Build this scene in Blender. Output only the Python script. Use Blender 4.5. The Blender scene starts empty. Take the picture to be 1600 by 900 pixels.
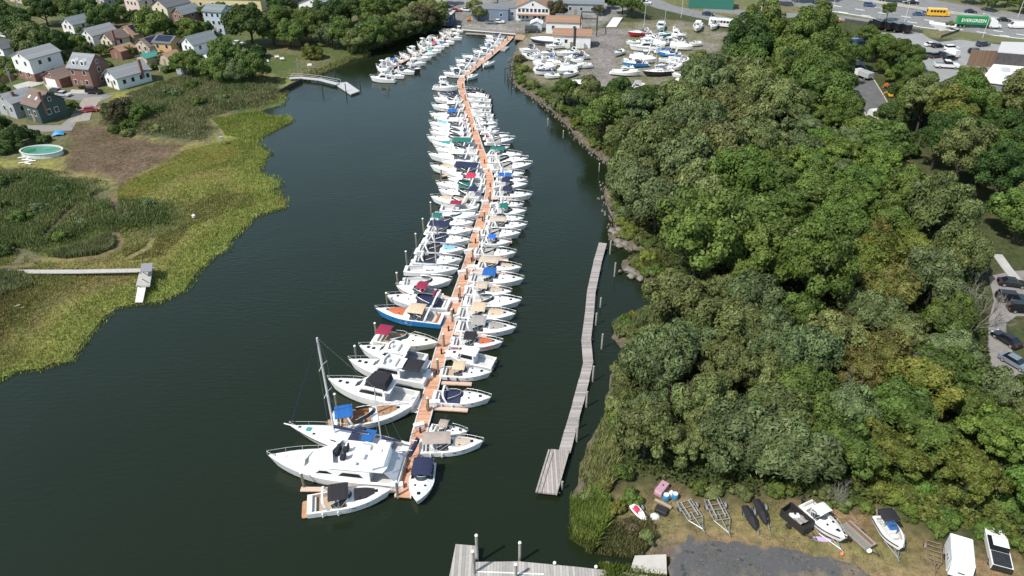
import bpy, math, random
import numpy as np
from mathutils import Vector, Matrix

# ------------------------------------------------------------------ camera, light, exposure
S = bpy.context.scene
COL = S.collection
PITCH = math.radians(33.7); FPX = 1150.0; CAMH = 74.0
cam = bpy.data.cameras.new('camera'); camo = bpy.data.objects.new('camera', cam); COL.objects.link(camo)
camo.location = (0, 0, CAMH); camo.rotation_euler = (math.pi/2 - PITCH, 0, 0)
cam.sensor_width = 36; cam.lens = 36*FPX/1600; cam.clip_start = 0.5; cam.clip_end = 8000
S.camera = camo
SUN_EL = math.radians(53); SHX, SHY = 0.80, 0.60           # shadows fall towards (SHX, SHY)
W = bpy.data.worlds.new('World'); S.world = W; W.use_nodes = True
nt = W.node_tree; bg = nt.nodes['Background']
sky = nt.nodes.new('ShaderNodeTexSky'); sky.sky_type = 'NISHITA'; sky.sun_disc = False
sky.dust_density = 1.6; sky.air_density = 1.15; sky.sun_elevation = SUN_EL; sky.sun_rotation = math.atan2(-SHX, -SHY)
# thin white haze low in the sky, fading out towards 50 degrees of elevation
tcw = nt.nodes.new('ShaderNodeTexCoord'); sepw = nt.nodes.new('ShaderNodeSeparateXYZ'); nt.links.new(tcw.outputs['Generated'], sepw.inputs[0])
mrw = nt.nodes.new('ShaderNodeMapRange'); mrw.interpolation_type = 'SMOOTHSTEP'; mrw.inputs[1].default_value = .22; mrw.inputs[2].default_value = .90; mrw.inputs[3].default_value = 1; mrw.inputs[4].default_value = 0
nt.links.new(sepw.outputs[2], mrw.inputs[0]); hzc = nt.nodes.new('ShaderNodeMix'); hzc.data_type = 'RGBA'; hzc.inputs[6].default_value = (0,0,0,1); hzc.inputs[7].default_value = (2.25,3.45,4.05,1)
nt.links.new(mrw.outputs[0], hzc.inputs[0]); addw = nt.nodes.new('ShaderNodeMix'); addw.data_type = 'RGBA'; addw.blend_type = 'ADD'; addw.inputs[0].default_value = 1
nt.links.new(sky.outputs[0], addw.inputs[6]); nt.links.new(hzc.outputs[2], addw.inputs[7])
nt.links.new(addw.outputs[2], bg.inputs[0]); bg.inputs[1].default_value = 0.11
sun = bpy.data.lights.new('sun', 'SUN'); suno = bpy.data.objects.new('sun', sun); COL.objects.link(suno)
sun.energy = 4.6; sun.angle = math.radians(0.53); sun.color = (1.0, 0.95, 0.87)
sd = Vector((SHX*math.cos(SUN_EL), SHY*math.cos(SUN_EL), -math.sin(SUN_EL)))
suno.rotation_euler = sd.to_track_quat('-Z', 'Y').to_euler()
S.view_settings.view_transform = 'Standard'; S.view_settings.look = 'None'
S.view_settings.exposure = 0.12; S.view_settings.gamma = 1.0
S.render.engine = 'CYCLES'
cy = S.cycles
cy.max_bounces = 5; cy.diffuse_bounces = 3; cy.glossy_bounces = 3; cy.transmission_bounces = 3
cy.transparent_max_bounces = 4; cy.caustics_reflective = False; cy.caustics_refractive = False
cy.use_denoising = True
try: cy.denoiser = 'OPENIMAGEDENOISE'; cy.denoising_prefilter = 'ACCURATE'
except Exception: pass

# ------------------------------------------------------------------ helpers
LAND = 1.2
def G(px, py, z=0.0):
    """the point of the place at height z seen at this spot of the 1600 x 900 photograph"""
    u = (px-800)/FPX; v = -(py-450)/FPX
    s, c = math.sin(PITCH), math.cos(PITCH)
    d = (u, v*s + c, v*c - s)
    t = (z-CAMH)/d[2]
    return Vector((d[0]*t, d[1]*t, z))
def PX(p):
    s, c = math.sin(PITCH), math.cos(PITCH)
    z = p[1]*c - (p[2]-CAMH)*s; up = p[1]*s + (p[2]-CAMH)*c
    return 800 + FPX*p[0]/z, 450 - FPX*up/z
def GP(poly, z=LAND): return [tuple(G(x, y, z)) for x, y in poly]

MATS = {}
def mat(name, col, rough=0.6, metal=0.0, noise=0.0, nscale=4.0, bump=0.0, coords='Object', spec=0.5, coat=0.0, jitter=0.0):
    """procedural principled material; noise = relative colour variation"""
    if name in MATS: return MATS[name]
    m = bpy.data.materials.new(name); m.use_nodes = True; MATS[name] = m
    n = m.node_tree.nodes; l = m.node_tree.links; b = n['Principled BSDF']
    b.inputs['Base Color'].default_value = (*col, 1); b.inputs['Roughness'].default_value = rough
    b.inputs['Metallic'].default_value = metal; b.inputs['Specular IOR Level'].default_value = spec
    if coat: b.inputs['Coat Weight'].default_value = coat
    if noise or bump:
        tc = n.new('ShaderNodeTexCoord'); nz = n.new('ShaderNodeTexNoise')
        nz.inputs['Scale'].default_value = nscale; nz.inputs['Detail'].default_value = 5; nz.inputs['Roughness'].default_value = 0.65
        l.new(tc.outputs[coords], nz.inputs['Vector'])
        if noise:
            mr = n.new('ShaderNodeMapRange'); mr.inputs[1].default_value = 0.3; mr.inputs[2].default_value = 0.7
            mr.inputs[3].default_value = 1-noise; mr.inputs[4].default_value = 1+noise*0.6
            mx = n.new('ShaderNodeMix'); mx.data_type = 'RGBA'; mx.blend_type = 'MULTIPLY'; mx.inputs[0].default_value = 1
            mx.inputs[6].default_value = (*col, 1); l.new(nz.outputs[0], mr.inputs[0]); l.new(mr.outputs[0], mx.inputs[7])
            src = mx.outputs[2]
            if jitter:
                oi = n.new('ShaderNodeObjectInfo'); jr = n.new('ShaderNodeMapRange'); jr.inputs[3].default_value = 1-jitter; jr.inputs[4].default_value = 1+jitter*.3; l.new(oi.outputs['Random'], jr.inputs[0])
                jm = n.new('ShaderNodeMix'); jm.data_type = 'RGBA'; jm.blend_type = 'MULTIPLY'; jm.inputs[0].default_value = 1; l.new(src, jm.inputs[6]); l.new(jr.outputs[0], jm.inputs[7]); src = jm.outputs[2]
            l.new(src, b.inputs['Base Color'])
        if bump:
            bp = n.new('ShaderNodeBump'); bp.inputs['Strength'].default_value = bump; bp.inputs['Distance'].default_value = 0.1
            l.new(nz.outputs[0], bp.inputs['Height']); l.new(bp.outputs[0], b.inputs['Normal'])
    return m

def striped(name, col, col2, axis=0, scale=6.0, width=0.12, rough=0.75, noise=0.25, coords='Object', nscale=3.0, bands=0.0, stretch=None):
    """boards, shingle courses or siding: thin darker lines across one axis plus tonal variation per board"""
    if name in MATS: return MATS[name]
    m = bpy.data.materials.new(name); m.use_nodes = True; MATS[name] = m
    n = m.node_tree.nodes; l = m.node_tree.links; b = n['Principled BSDF']; b.inputs['Roughness'].default_value = rough
    tc = n.new('ShaderNodeTexCoord'); sp = n.new('ShaderNodeSeparateXYZ'); l.new(tc.outputs[coords], sp.inputs[0])
    mu = n.new('ShaderNodeMath'); mu.operation = 'MULTIPLY'; mu.inputs[1].default_value = scale; l.new(sp.outputs[axis], mu.inputs[0])
    fr = n.new('ShaderNodeMath'); fr.operation = 'FRACT'; l.new(mu.outputs[0], fr.inputs[0])
    lt = n.new('ShaderNodeMath'); lt.operation = 'LESS_THAN'; lt.inputs[1].default_value = width; l.new(fr.outputs[0], lt.inputs[0])
    fl = n.new('ShaderNodeMath'); fl.operation = 'FLOOR'; l.new(mu.outputs[0], fl.inputs[0])
    wn = n.new('ShaderNodeTexWhiteNoise'); wn.noise_dimensions = '1D'; l.new(fl.outputs[0], wn.inputs['W'])
    nz = n.new('ShaderNodeTexNoise'); nz.inputs['Scale'].default_value = nscale; nz.inputs['Detail'].default_value = 4; l.new(tc.outputs[coords], nz.inputs[0])
    ad = n.new('ShaderNodeMath'); ad.operation = 'ADD'; l.new(wn.outputs[0], ad.inputs[0]); l.new(nz.outputs[0], ad.inputs[1])
    mr = n.new('ShaderNodeMapRange'); mr.inputs[1].default_value = 0.4; mr.inputs[2].default_value = 1.6
    mr.inputs[3].default_value = 1-noise; mr.inputs[4].default_value = 1+noise; l.new(ad.outputs[0], mr.inputs[0])
    mx = n.new('ShaderNodeMix'); mx.data_type = 'RGBA'; mx.inputs[6].default_value = (*col, 1); mx.inputs[7].default_value = (*col2, 1); l.new(lt.outputs[0], mx.inputs[0])
    m2 = n.new('ShaderNodeMix'); m2.data_type = 'RGBA'; m2.blend_type = 'MULTIPLY'; m2.inputs[0].default_value = 1
    l.new(mx.outputs[2], m2.inputs[6]); l.new(mr.outputs[0], m2.inputs[7]); l.new(m2.outputs[2], b.inputs['Base Color'])
    return m

class MB:
    """collects shapes into one mesh"""
    def __init__(s): s.v = []; s.f = []
    def add(s, vs, fs):
        o = len(s.v); s.v += [tuple(p) for p in vs]; s.f += [tuple(i+o for i in f) for f in fs]; return s
    def box(s, x0, x1, y0, y1, z0, z1):
        return s.add([(x0,y0,z0),(x1,y0,z0),(x1,y1,z0),(x0,y1,z0),(x0,y0,z1),(x1,y0,z1),(x1,y1,z1),(x0,y1,z1)],
                     [(0,3,2,1),(4,5,6,7),(0,1,5,4),(1,2,6,5),(2,3,7,6),(3,0,4,7)])
    def rbox(s, x0, x1, y0, y1, z0, z1, c=0.08):
        """box with chamfered vertical and top edges"""
        def ring(i, z): return [(x0+i+c,y0+i,z),(x1-i-c,y0+i,z),(x1-i,y0+i+c,z),(x1-i,y1-i-c,z),(x1-i-c,y1-i,z),(x0+i+c,y1-i,z),(x0+i,y1-i-c,z),(x0+i,y0+i+c,z)]
        return s.loft([ring(0, z0), ring(0, z1-c), ring(c*0.9, z1)])
    def obox(s, c, ux, hx, hy, z0, z1):
        """box about c with half sizes hx along the direction ux (2D) and hy across"""
        ux = Vector(ux).normalized(); uy = Vector((-ux.y, ux.x))
        q = [Vector(c[:2]) + ux*a*hx + uy*b*hy for a, b in ((-1,-1),(1,-1),(1,1),(-1,1))]
        return s.prism([(p.x, p.y) for p in q], z0, z1)
    def prism(s, poly, z0, z1):
        n = len(poly)
        if sum(poly[i][0]*poly[(i+1)%n][1]-poly[(i+1)%n][0]*poly[i][1] for i in range(n)) < 0: poly = poly[::-1]
        vs = [(p[0],p[1],z0) for p in poly] + [(p[0],p[1],z1) for p in poly]
        return s.add(vs, [tuple(range(n-1,-1,-1)), tuple(range(n,2*n))] + [(i,(i+1)%n,n+(i+1)%n,n+i) for i in range(n)])
    def loft(s, rings, closed=True, caps=True):
        n = len(rings[0]); vs = [p for r in rings for p in r]; fs = []
        for k in range(len(rings)-1):
            for i in range(n if closed else n-1):
                j = (i+1) % n; fs.append((k*n+i, k*n+j, (k+1)*n+j, (k+1)*n+i))
        if caps and closed: fs += [tuple(range(n-1,-1,-1)), tuple((len(rings)-1)*n+i for i in range(n))]
        return s.add(vs, fs)
    def sheet(s, rows, t=0.04):
        """a grid of points given a thickness t downwards"""
        m = len(rows); n = len(rows[0])
        top = [p for r in rows for p in r]; bot = [(p[0],p[1],p[2]-t) for p in top]; N = m*n; fs = []
        for i in range(m-1):
            for j in range(n-1):
                a = i*n+j; fs.append((a,a+1,a+n+1,a+n)); fs.append((N+a,N+a+n,N+a+n+1,N+a+1))
        edge = [j for j in range(n)] + [i*n+n-1 for i in range(1,m)] + [(m-1)*n+j for j in range(n-2,-1,-1)] + [i*n for i in range(m-2,0,-1)]
        for a, b in zip(edge, edge[1:]+edge[:1]): fs.append((b,a,N+a,N+b))
        return s.add(top+bot, fs)
    def tube(s, pts, r, n=5, r2=None):
        rings = []; pts = [Vector(p) for p in pts]
        for k, p in enumerate(pts):
            d = (pts[min(k+1,len(pts)-1)] - pts[max(k-1,0)]).normalized()
            a = d.cross(Vector((0,0,1)) if abs(d.z) < 0.9 else Vector((1,0,0))).normalized(); b = d.cross(a)
            rr = r if r2 is None else r + (r2-r)*k/max(1,len(pts)-1)
            rings.append([p + (a*math.cos(2*math.pi*i/n) + b*math.sin(2*math.pi*i/n))*rr for i in range(n)])
        return s.loft(rings)
    def disc(s, c, r, h, n=12, r2=None):
        r2 = r if r2 is None else r2
        return s.loft([[(c[0]+q*math.cos(2*math.pi*i/n), c[1]+q*math.sin(2*math.pi*i/n), z) for i in range(n)] for q, z in ((r,c[2]),(r2,c[2]+h))])
    def wheel(s, c, r, w, n=14):
        """disc on edge, axle along y"""
        return s.loft([[(c[0]+q*math.cos(2*math.pi*i/n), y, c[2]+q*math.sin(2*math.pi*i/n)) for i in range(n)]
                       for q, y in ((r*.82,c[1]-w/2),(r,c[1]-w*.35),(r,c[1]+w*.35),(r*.82,c[1]+w/2))])
    def dome(s, c, rx, ry, rz, n=12, m=5):
        rings = [[(c[0]+rx*math.cos(a)*math.cos(2*math.pi*i/n), c[1]+ry*math.cos(a)*math.sin(2*math.pi*i/n), c[2]+rz*math.sin(a)) for i in range(n)]
                 for a in [math.pi/2*k/m*0.97 for k in range(m+1)]]
        return s.loft(rings)
    def mesh(s, name, smooth=False):
        me = bpy.data.meshes.new(name); me.from_pydata(s.v, [], s.f); me.update()
        if smooth: me.polygons.foreach_set('use_smooth', [True]*len(me.polygons))
        me.materials.append(None); return me

def add_obj(name, me, m, parent=None, loc=None, rot=None):
    o = bpy.data.objects.new(name, me); COL.objects.link(o)
    if not me.materials: me.materials.append(None)
    o.material_slots[0].link = 'OBJECT'; o.material_slots[0].material = m
    if parent is not None: o.parent = parent
    if loc is not None: o.location = loc
    if rot is not None: o.rotation_euler = rot
    return o
def part(name, mb, m, parent=None, smooth=False, **k):
    return add_obj(name, mb.mesh(name, smooth) if isinstance(mb, MB) else mb, m, parent, **k)
def tag(o, label, cat, group=None):
    o['label'] = label; o['category'] = cat
    if group: o['group'] = group
    return o
def thing(name, label, cat, loc=(0,0,0), rz=0.0, group=None, scale=1.0):
    o = bpy.data.objects.new(name, None); COL.objects.link(o); o.empty_display_size = 0.2
    o.location = loc; o.rotation_euler = (0,0,rz)
    o.scale = (scale,)*3 if not isinstance(scale, (tuple, list)) else scale
    return tag(o, label, cat, group)
def struct(name, mb, m): o = part(name, mb, m); o['kind'] = 'structure'; return o
def stuff(o): o['kind'] = 'stuff'; return o
def clone(o, parent=None):
    """a thing with its parts and their sub-parts"""
    c = o.copy(); COL.objects.link(c); c.parent = parent
    for ch in o.children: clone(ch, c)
    return c
def np_mesh(name, verts, nper, cols=None, smooth=False):
    """mesh from an (N, nper, 3) array of separate polygons, optional per-polygon colour attribute"""
    verts = np.asarray(verts, np.float32); N = verts.shape[0]
    me = bpy.data.meshes.new(name)
    me.vertices.add(N*nper); me.vertices.foreach_set('co', verts.ravel())
    me.loops.add(N*nper); me.loops.foreach_set('vertex_index', np.arange(N*nper, dtype=np.int32))
    me.polygons.add(N); me.polygons.foreach_set('loop_start', np.arange(0, N*nper, nper, dtype=np.int32))
    me.polygons.foreach_set('loop_total', np.full(N, nper, np.int32))
    me.update(calc_edges=True)
    if cols is not None:
        at = me.attributes.new('tint', 'FLOAT_COLOR', 'FACE')
        c = np.ones((N, 4), np.float32); c[:, :3] = cols; at.data.foreach_set('color', c.ravel())
    me.materials.append(None)
    return me
def inside(P, poly):
    """vectorised point in polygon; P (N,2)"""
    x, y = P[:,0], P[:,1]; c = np.zeros(len(P), bool); n = len(poly)
    for i in range(n):
        x0, y0 = poly[i][:2]; x1, y1 = poly[(i+1)%n][:2]
        if y0 == y1: continue
        c ^= ((y0 > y) != (y1 > y)) & (x < (x1-x0)*(y-y0)/(y1-y0)+x0)
    return c
def seg_dist(P, line, closed=False):
    d = np.full(len(P), 1e9); L = list(line) + ([line[0]] if closed else [])
    for a, b in zip(L, L[1:]):
        a = np.array(a[:2]); b = np.array(b[:2]); ab = b-a
        t = np.clip(((P-a)@ab)/max(ab@ab, 1e-9), 0, 1); q = a + t[:,None]*ab
        d = np.minimum(d, np.hypot(*(P-q).T))
    return d
def vnoise(P, scale, seed=0, octaves=3):
    """value noise in 0..1 over points (N,2)"""
    r = np.random.RandomState(seed); T = r.rand(256, 256); out = np.zeros(len(P)); amp = 1; tot = 0
    for o in range(octaves):
        q = P*scale*(2**o) + 37.3*o; i = np.floor(q).astype(int); f = q-i; f = f*f*(3-2*f)
        a = T[i[:,0]&255, i[:,1]&255]; b = T[(i[:,0]+1)&255, i[:,1]&255]; c = T[i[:,0]&255, (i[:,1]+1)&255]; d = T[(i[:,0]+1)&255, (i[:,1]+1)&255]
        out += amp*((a*(1-f[:,0])+b*f[:,0])*(1-f[:,1]) + (c*(1-f[:,0])+d*f[:,0])*f[:,1]); tot += amp; amp *= .5
    return out/tot
ORD = 'nearest,second nearest,third nearest,fourth nearest,fifth nearest,sixth nearest,seventh nearest,eighth nearest,ninth nearest,tenth nearest,eleventh nearest,twelfth nearest'.split(',')
NTH = 'first,second,third,fourth,fifth,sixth,seventh,eighth,ninth,tenth,eleventh,twelfth,thirteenth,fourteenth,fifteenth,sixteenth,seventeenth,eighteenth,nineteenth,twentieth'.split(',')
def nth(i):
    if i < 20: return NTH[i]
    t = {20:'twenty',30:'thirty',40:'forty',50:'fifty',60:'sixty',70:'seventy',80:'eighty',90:'ninety'}[((i+1)//10)*10]; u = (i+1)%10
    return (t[:-1]+'ieth' if t.endswith('y') else t) if u == 0 else t+'-'+NTH[u-1]
rng = random.Random(11)
# ------------------------------------------------------------------ the ground, water, roads
WEST = [(-420,760),(-200,680),(0,592),(30,578),(62,578),(75,567),(112,563),(122,548),(128,535),(150,512),(168,490),(180,480),(215,474),(248,472),(290,452),(312,420),(328,404),(352,390),(362,372),(385,352),(398,336),
        (448,322),(446,312),(425,304),(420,297),(440,290),(432,280),(408,272),(404,262),(420,240),(402,226),(404,214),(430,200),(456,188),(452,181),(420,184),(398,184),(410,172),(440,164),(446,152),(436,146),(462,130),(480,122),(500,112),(545,92),(578,84),(574,80),(560,78),(590,72),(640,56),(680,46),(722,44)]
NORTH = [(722,44),(805,52)]
EAST = [(805,52),(812,62),(806,78),(800,92),(801,112),(803,130),(815,140),(838,155),(862,172),(886,196),(905,218),(925,236),(948,254),(962,265),(950,284),(944,304),(952,330),(965,350),(956,358),(956,374),(975,388),(1005,392),(1000,400),(972,408),(972,420),(992,434),(1022,444),(1029,456),(1026,474),(1010,484),(975,496),(960,506),(958,530),(978,548),(974,566),(956,586),(948,622),(946,650),(934,672),(922,690),(910,720),(905,745),(896,782),(892,820),(900,842),(918,852),(990,868),(1040,872),(1040,892),(985,893),(940,880),(930,890),(925,920),(900,1100)]
LWEST = GP(WEST, 0); LEAST = GP(EAST, 0); LNORTH = GP(NORTH, 0)
WATERPOLY = LWEST + LNORTH[1:] + LEAST[1:] + [(LEAST[-1][0]+2, -60, 0), (-400, -60, 0), (-400, LWEST[0][1], 0)]
def land_z(P):
    """ground height for points (N,2)"""
    w = inside(P, WATERPOLY); d = np.minimum(seg_dist(P, LWEST), seg_dist(P, LEAST)); dn = seg_dist(P, LNORTH)
    west = seg_dist(P, LWEST) < seg_dist(P, LEAST)
    z = np.where(west, np.clip(0.10+0.06*d, 0, LAND), np.clip(0.08+0.32*d, 0, LAND))
    z = np.where((dn < 14) & (d > 2.0), LAND, z)
    return np.where(w, -np.clip(0.05+0.16*np.minimum(d, dn), 0, 2.0), z), np.where(w, -d, d), west

xs = np.concatenate([[-4000,-1500,-700,-420], np.arange(-270, 271, 1.2), [420,700,1500,4000]])
ys = np.concatenate([[-600,-150], np.arange(28, 392, 1.2), [520,800,1600,5000]])
XX, YY = np.meshgrid(xs, ys); GPT = np.stack([XX.ravel(), YY.ravel()], 1)
ZZ, SD, ISW = land_z(GPT)
ZZ = ZZ + np.where(SD > 3, (vnoise(GPT, .12, 3)-.5)*0.12, 0)
def zone(poly, z=LAND, soft=1.5):
    q = GP(poly, z); ins = inside(GPT, q); d = seg_dist(GPT, q, True)
    nz = (vnoise(GPT, .35, 5, 3)-.5)*soft*2.4
    return np.clip(0.5 + (np.where(ins, d, -d)+nz)/max(soft, .1)/2, 0, 1)
BASE = np.where(GPT[:,0] < 0, 1.0, 0.0)
C = np.zeros((len(GPT), 3))
def paint(w, col, col2=None, sc=.3, seed=1):
    global C
    col = np.array(col)[None]
    if col2 is not None:
        k = np.clip((vnoise(GPT, sc, seed, 4)-.35)/.3, 0, 1)[:,None]; col = col*(1-k) + np.array(col2)[None]*k
    C = C*(1-w[:,None]) + col*w[:,None]
Z_MARSH = [(-420,780),(-100,640),(0,600),(62,582),(125,545),(180,484),(290,455),(352,392),(398,340),(448,325),(430,280),(410,265),(420,240),(404,220),(456,190),(440,165),(446,150),(460,130),(430,118),(360,112),(290,118),(240,138),(175,150),(150,195),(140,215),(90,250),(0,255),(-300,260)]
Z_DIRT = [(100,205),(120,192),(160,196),(200,214),(285,226),(276,242),(240,262),(196,284),(182,296),(176,282),(140,270),(96,268),(104,240)]
Z_LAWN = [(178,300),(190,286),(245,262),(285,236),(330,222),(400,205),(398,226),(380,250),(330,262),(280,275),(240,300),(215,312),(180,312)]
Z_REED = [[(-60,262),(25,262),(100,272),(172,288),(182,308),(285,318),(294,345),(286,358),(245,376),(230,374),(150,372),(120,392),(70,402),(40,412),(-60,410)],
          [(150,196),(158,170),(220,140),(290,118),(360,112),(430,118),(452,140),(440,158),(400,170),(350,178),(330,186),(345,200),(320,222),(240,218),(190,210)]]
Z_BROWN = [[(-60,400),(40,402),(60,415),(210,424),(212,432),(140,450),(90,470),(60,500),(30,560),(-60,590)],[(120,392),(190,372),(240,380),(200,402),(130,412)]]
Z_STRAW = [[(290,330),(318,312),(352,300),(390,300),(400,318),(360,330),(310,350),(280,362)],[(190,395),(230,380),(300,350),(280,376),(250,402),(200,410)]]
Z_YARD = [(812,60),(850,44),(910,40),(960,44),(968,36),(1000,34),(1040,30),(1100,38),(1140,52),(1120,80),(1090,140),(1010,150),(960,140),(920,152),(880,142),(836,128),(808,112),(803,92)]
Z_GRAVEL = [(908,52),(945,44),(985,46),(975,70),(965,95),(958,120),(972,128),(985,140),(950,142),(915,135),(916,110),(922,95),(934,70),(905,64)]
Z_NORTH = [(600,-40),(722,44),(806,53),(850,44),(930,44),(968,26),(1010,-10),(1020,-60),(600,-60)]
Z_CLEAR = [(905,852),(930,822),(950,800),(962,780),(1000,765),(1060,762),(1100,778),(1180,785),(1260,782),(1345,790),(1365,782),(1390,800),(1440,835),(1490,860),(1600,868),(1800,880),(1800,1300),(880,1300),(900,900),(940,880),(1000,868),(960,858)]
Z_CLGRASS = [[(1130,800),(1200,800),(1330,840),(1380,860),(1420,880),(1480,905),(1390,900),(1310,872),(1180,845),(1110,825)],[(930,825),(1000,812),(1030,830),(1010,862),(940,860)]]
Z_HWY = [(930,-60),(1000,-60),(1005,-2),(1060,10),(1110,28),(1200,24),(1300,22),(1400,46),(1440,58),(1540,66),(1640,74),(1900,100),(1900,-200),(930,-200)]
marsh = zone(Z_MARSH, .6, 1.5)
west_all = ISW.astype(float)
paint(np.ones(len(GPT)), (.05,.062,.022), (.065,.068,.03), .25, 2)                    # forest floor
paint(west_all, (.075,.10,.03), (.13,.125,.06), .12, 4)                              # yards of the houses
paint(zone(Z_NORTH, LAND, 1.5), (.25,.24,.22), (.17,.165,.15), .2, 6)
paint(zone(Z_YARD), (.20,.18,.145), (.13,.13,.065), .22, 7)
paint(zone(Z_GRAVEL), (.215,.195,.18), (.165,.15,.135), .25, 8)
paint(zone(Z_HWY), (.12,.13,.05), (.17,.145,.08), .12, 9)
paint(marsh, (.20,.205,.055), (.20,.165,.065), .1, 10)
edge = np.clip(1-(SD-1.5)/9, 0, 1)*marsh
paint(edge, (.17,.21,.05), (.22,.235,.065), .15, 11)
for q in Z_REED: paint(zone(q), (.085,.10,.05), (.12,.10,.06), .3, 12)
for q in Z_BROWN: paint(zone(q)*.8, (.14,.10,.05), (.10,.10,.04), .25, 13)
for q in Z_STRAW: paint(zone(q)*.9, (.24,.22,.09), (.15,.15,.05), .25, 14)
paint(zone(Z_LAWN), (.115,.14,.03), (.145,.14,.03), .12, 15)
paint(zone(Z_DIRT), (.135,.094,.064), (.10,.075,.042), .2, 16)
paint(zone(Z_CLEAR), (.215,.15,.085), (.15,.13,.058), .22, 17)
for q in Z_CLGRASS: paint(zone(q)*.75, (.14,.15,.05), (.22,.18,.08), .4, 18)
TRAILS = [GP(t, LAND) for t in ([(178,366),(188,378),(182,390),(150,402),(100,408),(55,404),(35,392),(-10,386)], [(36,395),(18,424)], [(70,372),(84,356),(100,340),(112,328)], [(180,332),(178,306),(176,284)], [(60,404),(40,416),(-20,420)], [(200,402),(230,386),(238,372)])]
td = np.min([seg_dist(GPT, t) for t in TRAILS], axis=0)
paint(np.clip(1.2-td/1.0, 0, 1)*(GPT[:,0] < 0)*.45, (.17,.13,.085), (.12,.095,.06), .5, 24)
Z_PATH = [(1396,228),(1412,250),(1428,256),(1440,284),(1476,322),(1500,350),(1530,400),(1510,400),(1470,345),(1420,322),(1400,290),(1396,262)]
paint(zone(Z_PATH, LAND, 1), (.165,.165,.06), (.20,.165,.085), .3, 23)
bankr = np.clip(1-np.abs(SD-.6)/2.2, 0, 1)*(~ISW)*(GPT[:,1] > 52)
paint(bankr, (.16,.13,.10), (.10,.08,.06), .6, 19)
nx, ny = len(xs), len(ys)
me = bpy.data.meshes.new('ground')
idx = np.arange(nx*ny).reshape(ny, nx)
Q = np.stack([idx[:-1,:-1], idx[:-1,1:], idx[1:,1:], idx[1:,:-1]], -1).reshape(-1, 4)
me.vertices.add(nx*ny); me.vertices.foreach_set('co', np.column_stack([GPT, ZZ]).astype(np.float32).ravel())
me.loops.add(len(Q)*4); me.loops.foreach_set('vertex_index', Q.astype(np.int32).ravel())
me.polygons.add(len(Q)); me.polygons.foreach_set('loop_start', np.arange(0, len(Q)*4, 4, dtype=np.int32)); me.polygons.foreach_set('loop_total', np.full(len(Q), 4, np.int32))
me.update(calc_edges=True)
at = me.attributes.new('tint', 'FLOAT_COLOR', 'POINT'); cc = np.ones((len(GPT), 4), np.float32); cc[:,:3] = np.clip(C, .01, 1); at.data.foreach_set('color', cc.ravel())
me.polygons.foreach_set('use_smooth', np.ones(len(Q), bool))
def tint_mat(name, rough=.9, nscale=1.2, noise=.35, trans=0.0, jitter=0.0, spec=.2, fine=9.0):
    """soil or foliage whose own colour comes from the mesh's tint attribute, broken up by noise"""
    if name in MATS: return MATS[name]
    m = bpy.data.materials.new(name); m.use_nodes = True; MATS[name] = m
    n = m.node_tree.nodes; l = m.node_tree.links; b = n['Principled BSDF']
    b.inputs['Roughness'].default_value = rough; b.inputs['Specular IOR Level'].default_value = spec
    a = n.new('ShaderNodeAttribute'); a.attribute_name = 'tint'
    geo = n.new('ShaderNodeNewGeometry')
    out = a.outputs['Color']
    for sc, amt in ((nscale, noise), (fine, noise*.7)):
        nz = n.new('ShaderNodeTexNoise'); nz.inputs['Scale'].default_value = sc; nz.inputs['Detail'].default_value = 4; l.new(geo.outputs['Position'], nz.inputs[0])
        mr = n.new('ShaderNodeMapRange'); mr.inputs[1].default_value = .3; mr.inputs[2].default_value = .7; mr.inputs[3].default_value = 1-amt; mr.inputs[4].default_value = 1+amt
        l.new(nz.outputs[0], mr.inputs[0])
        mx = n.new('ShaderNodeMix'); mx.data_type = 'RGBA'; mx.blend_type = 'MULTIPLY'; mx.inputs[0].default_value = 1
        l.new(out, mx.inputs[6]); l.new(mr.outputs[0], mx.inputs[7]); out = mx.outputs[2]
    l.new(out, b.inputs['Base Color'])
    if trans:
        tr = n.new('ShaderNodeBsdfTranslucent'); l.new(out, tr.inputs[0]); ms = n.new('ShaderNodeMixShader'); ms.inputs[0].default_value = trans
        l.new(b.outputs[0], ms.inputs[1]); l.new(tr.outputs[0], ms.inputs[2]); l.new(ms.outputs[0], n['Material Output'].inputs[0])
    return m
o = add_obj('ground', me, tint_mat('soil')); o['kind'] = 'structure'

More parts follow.
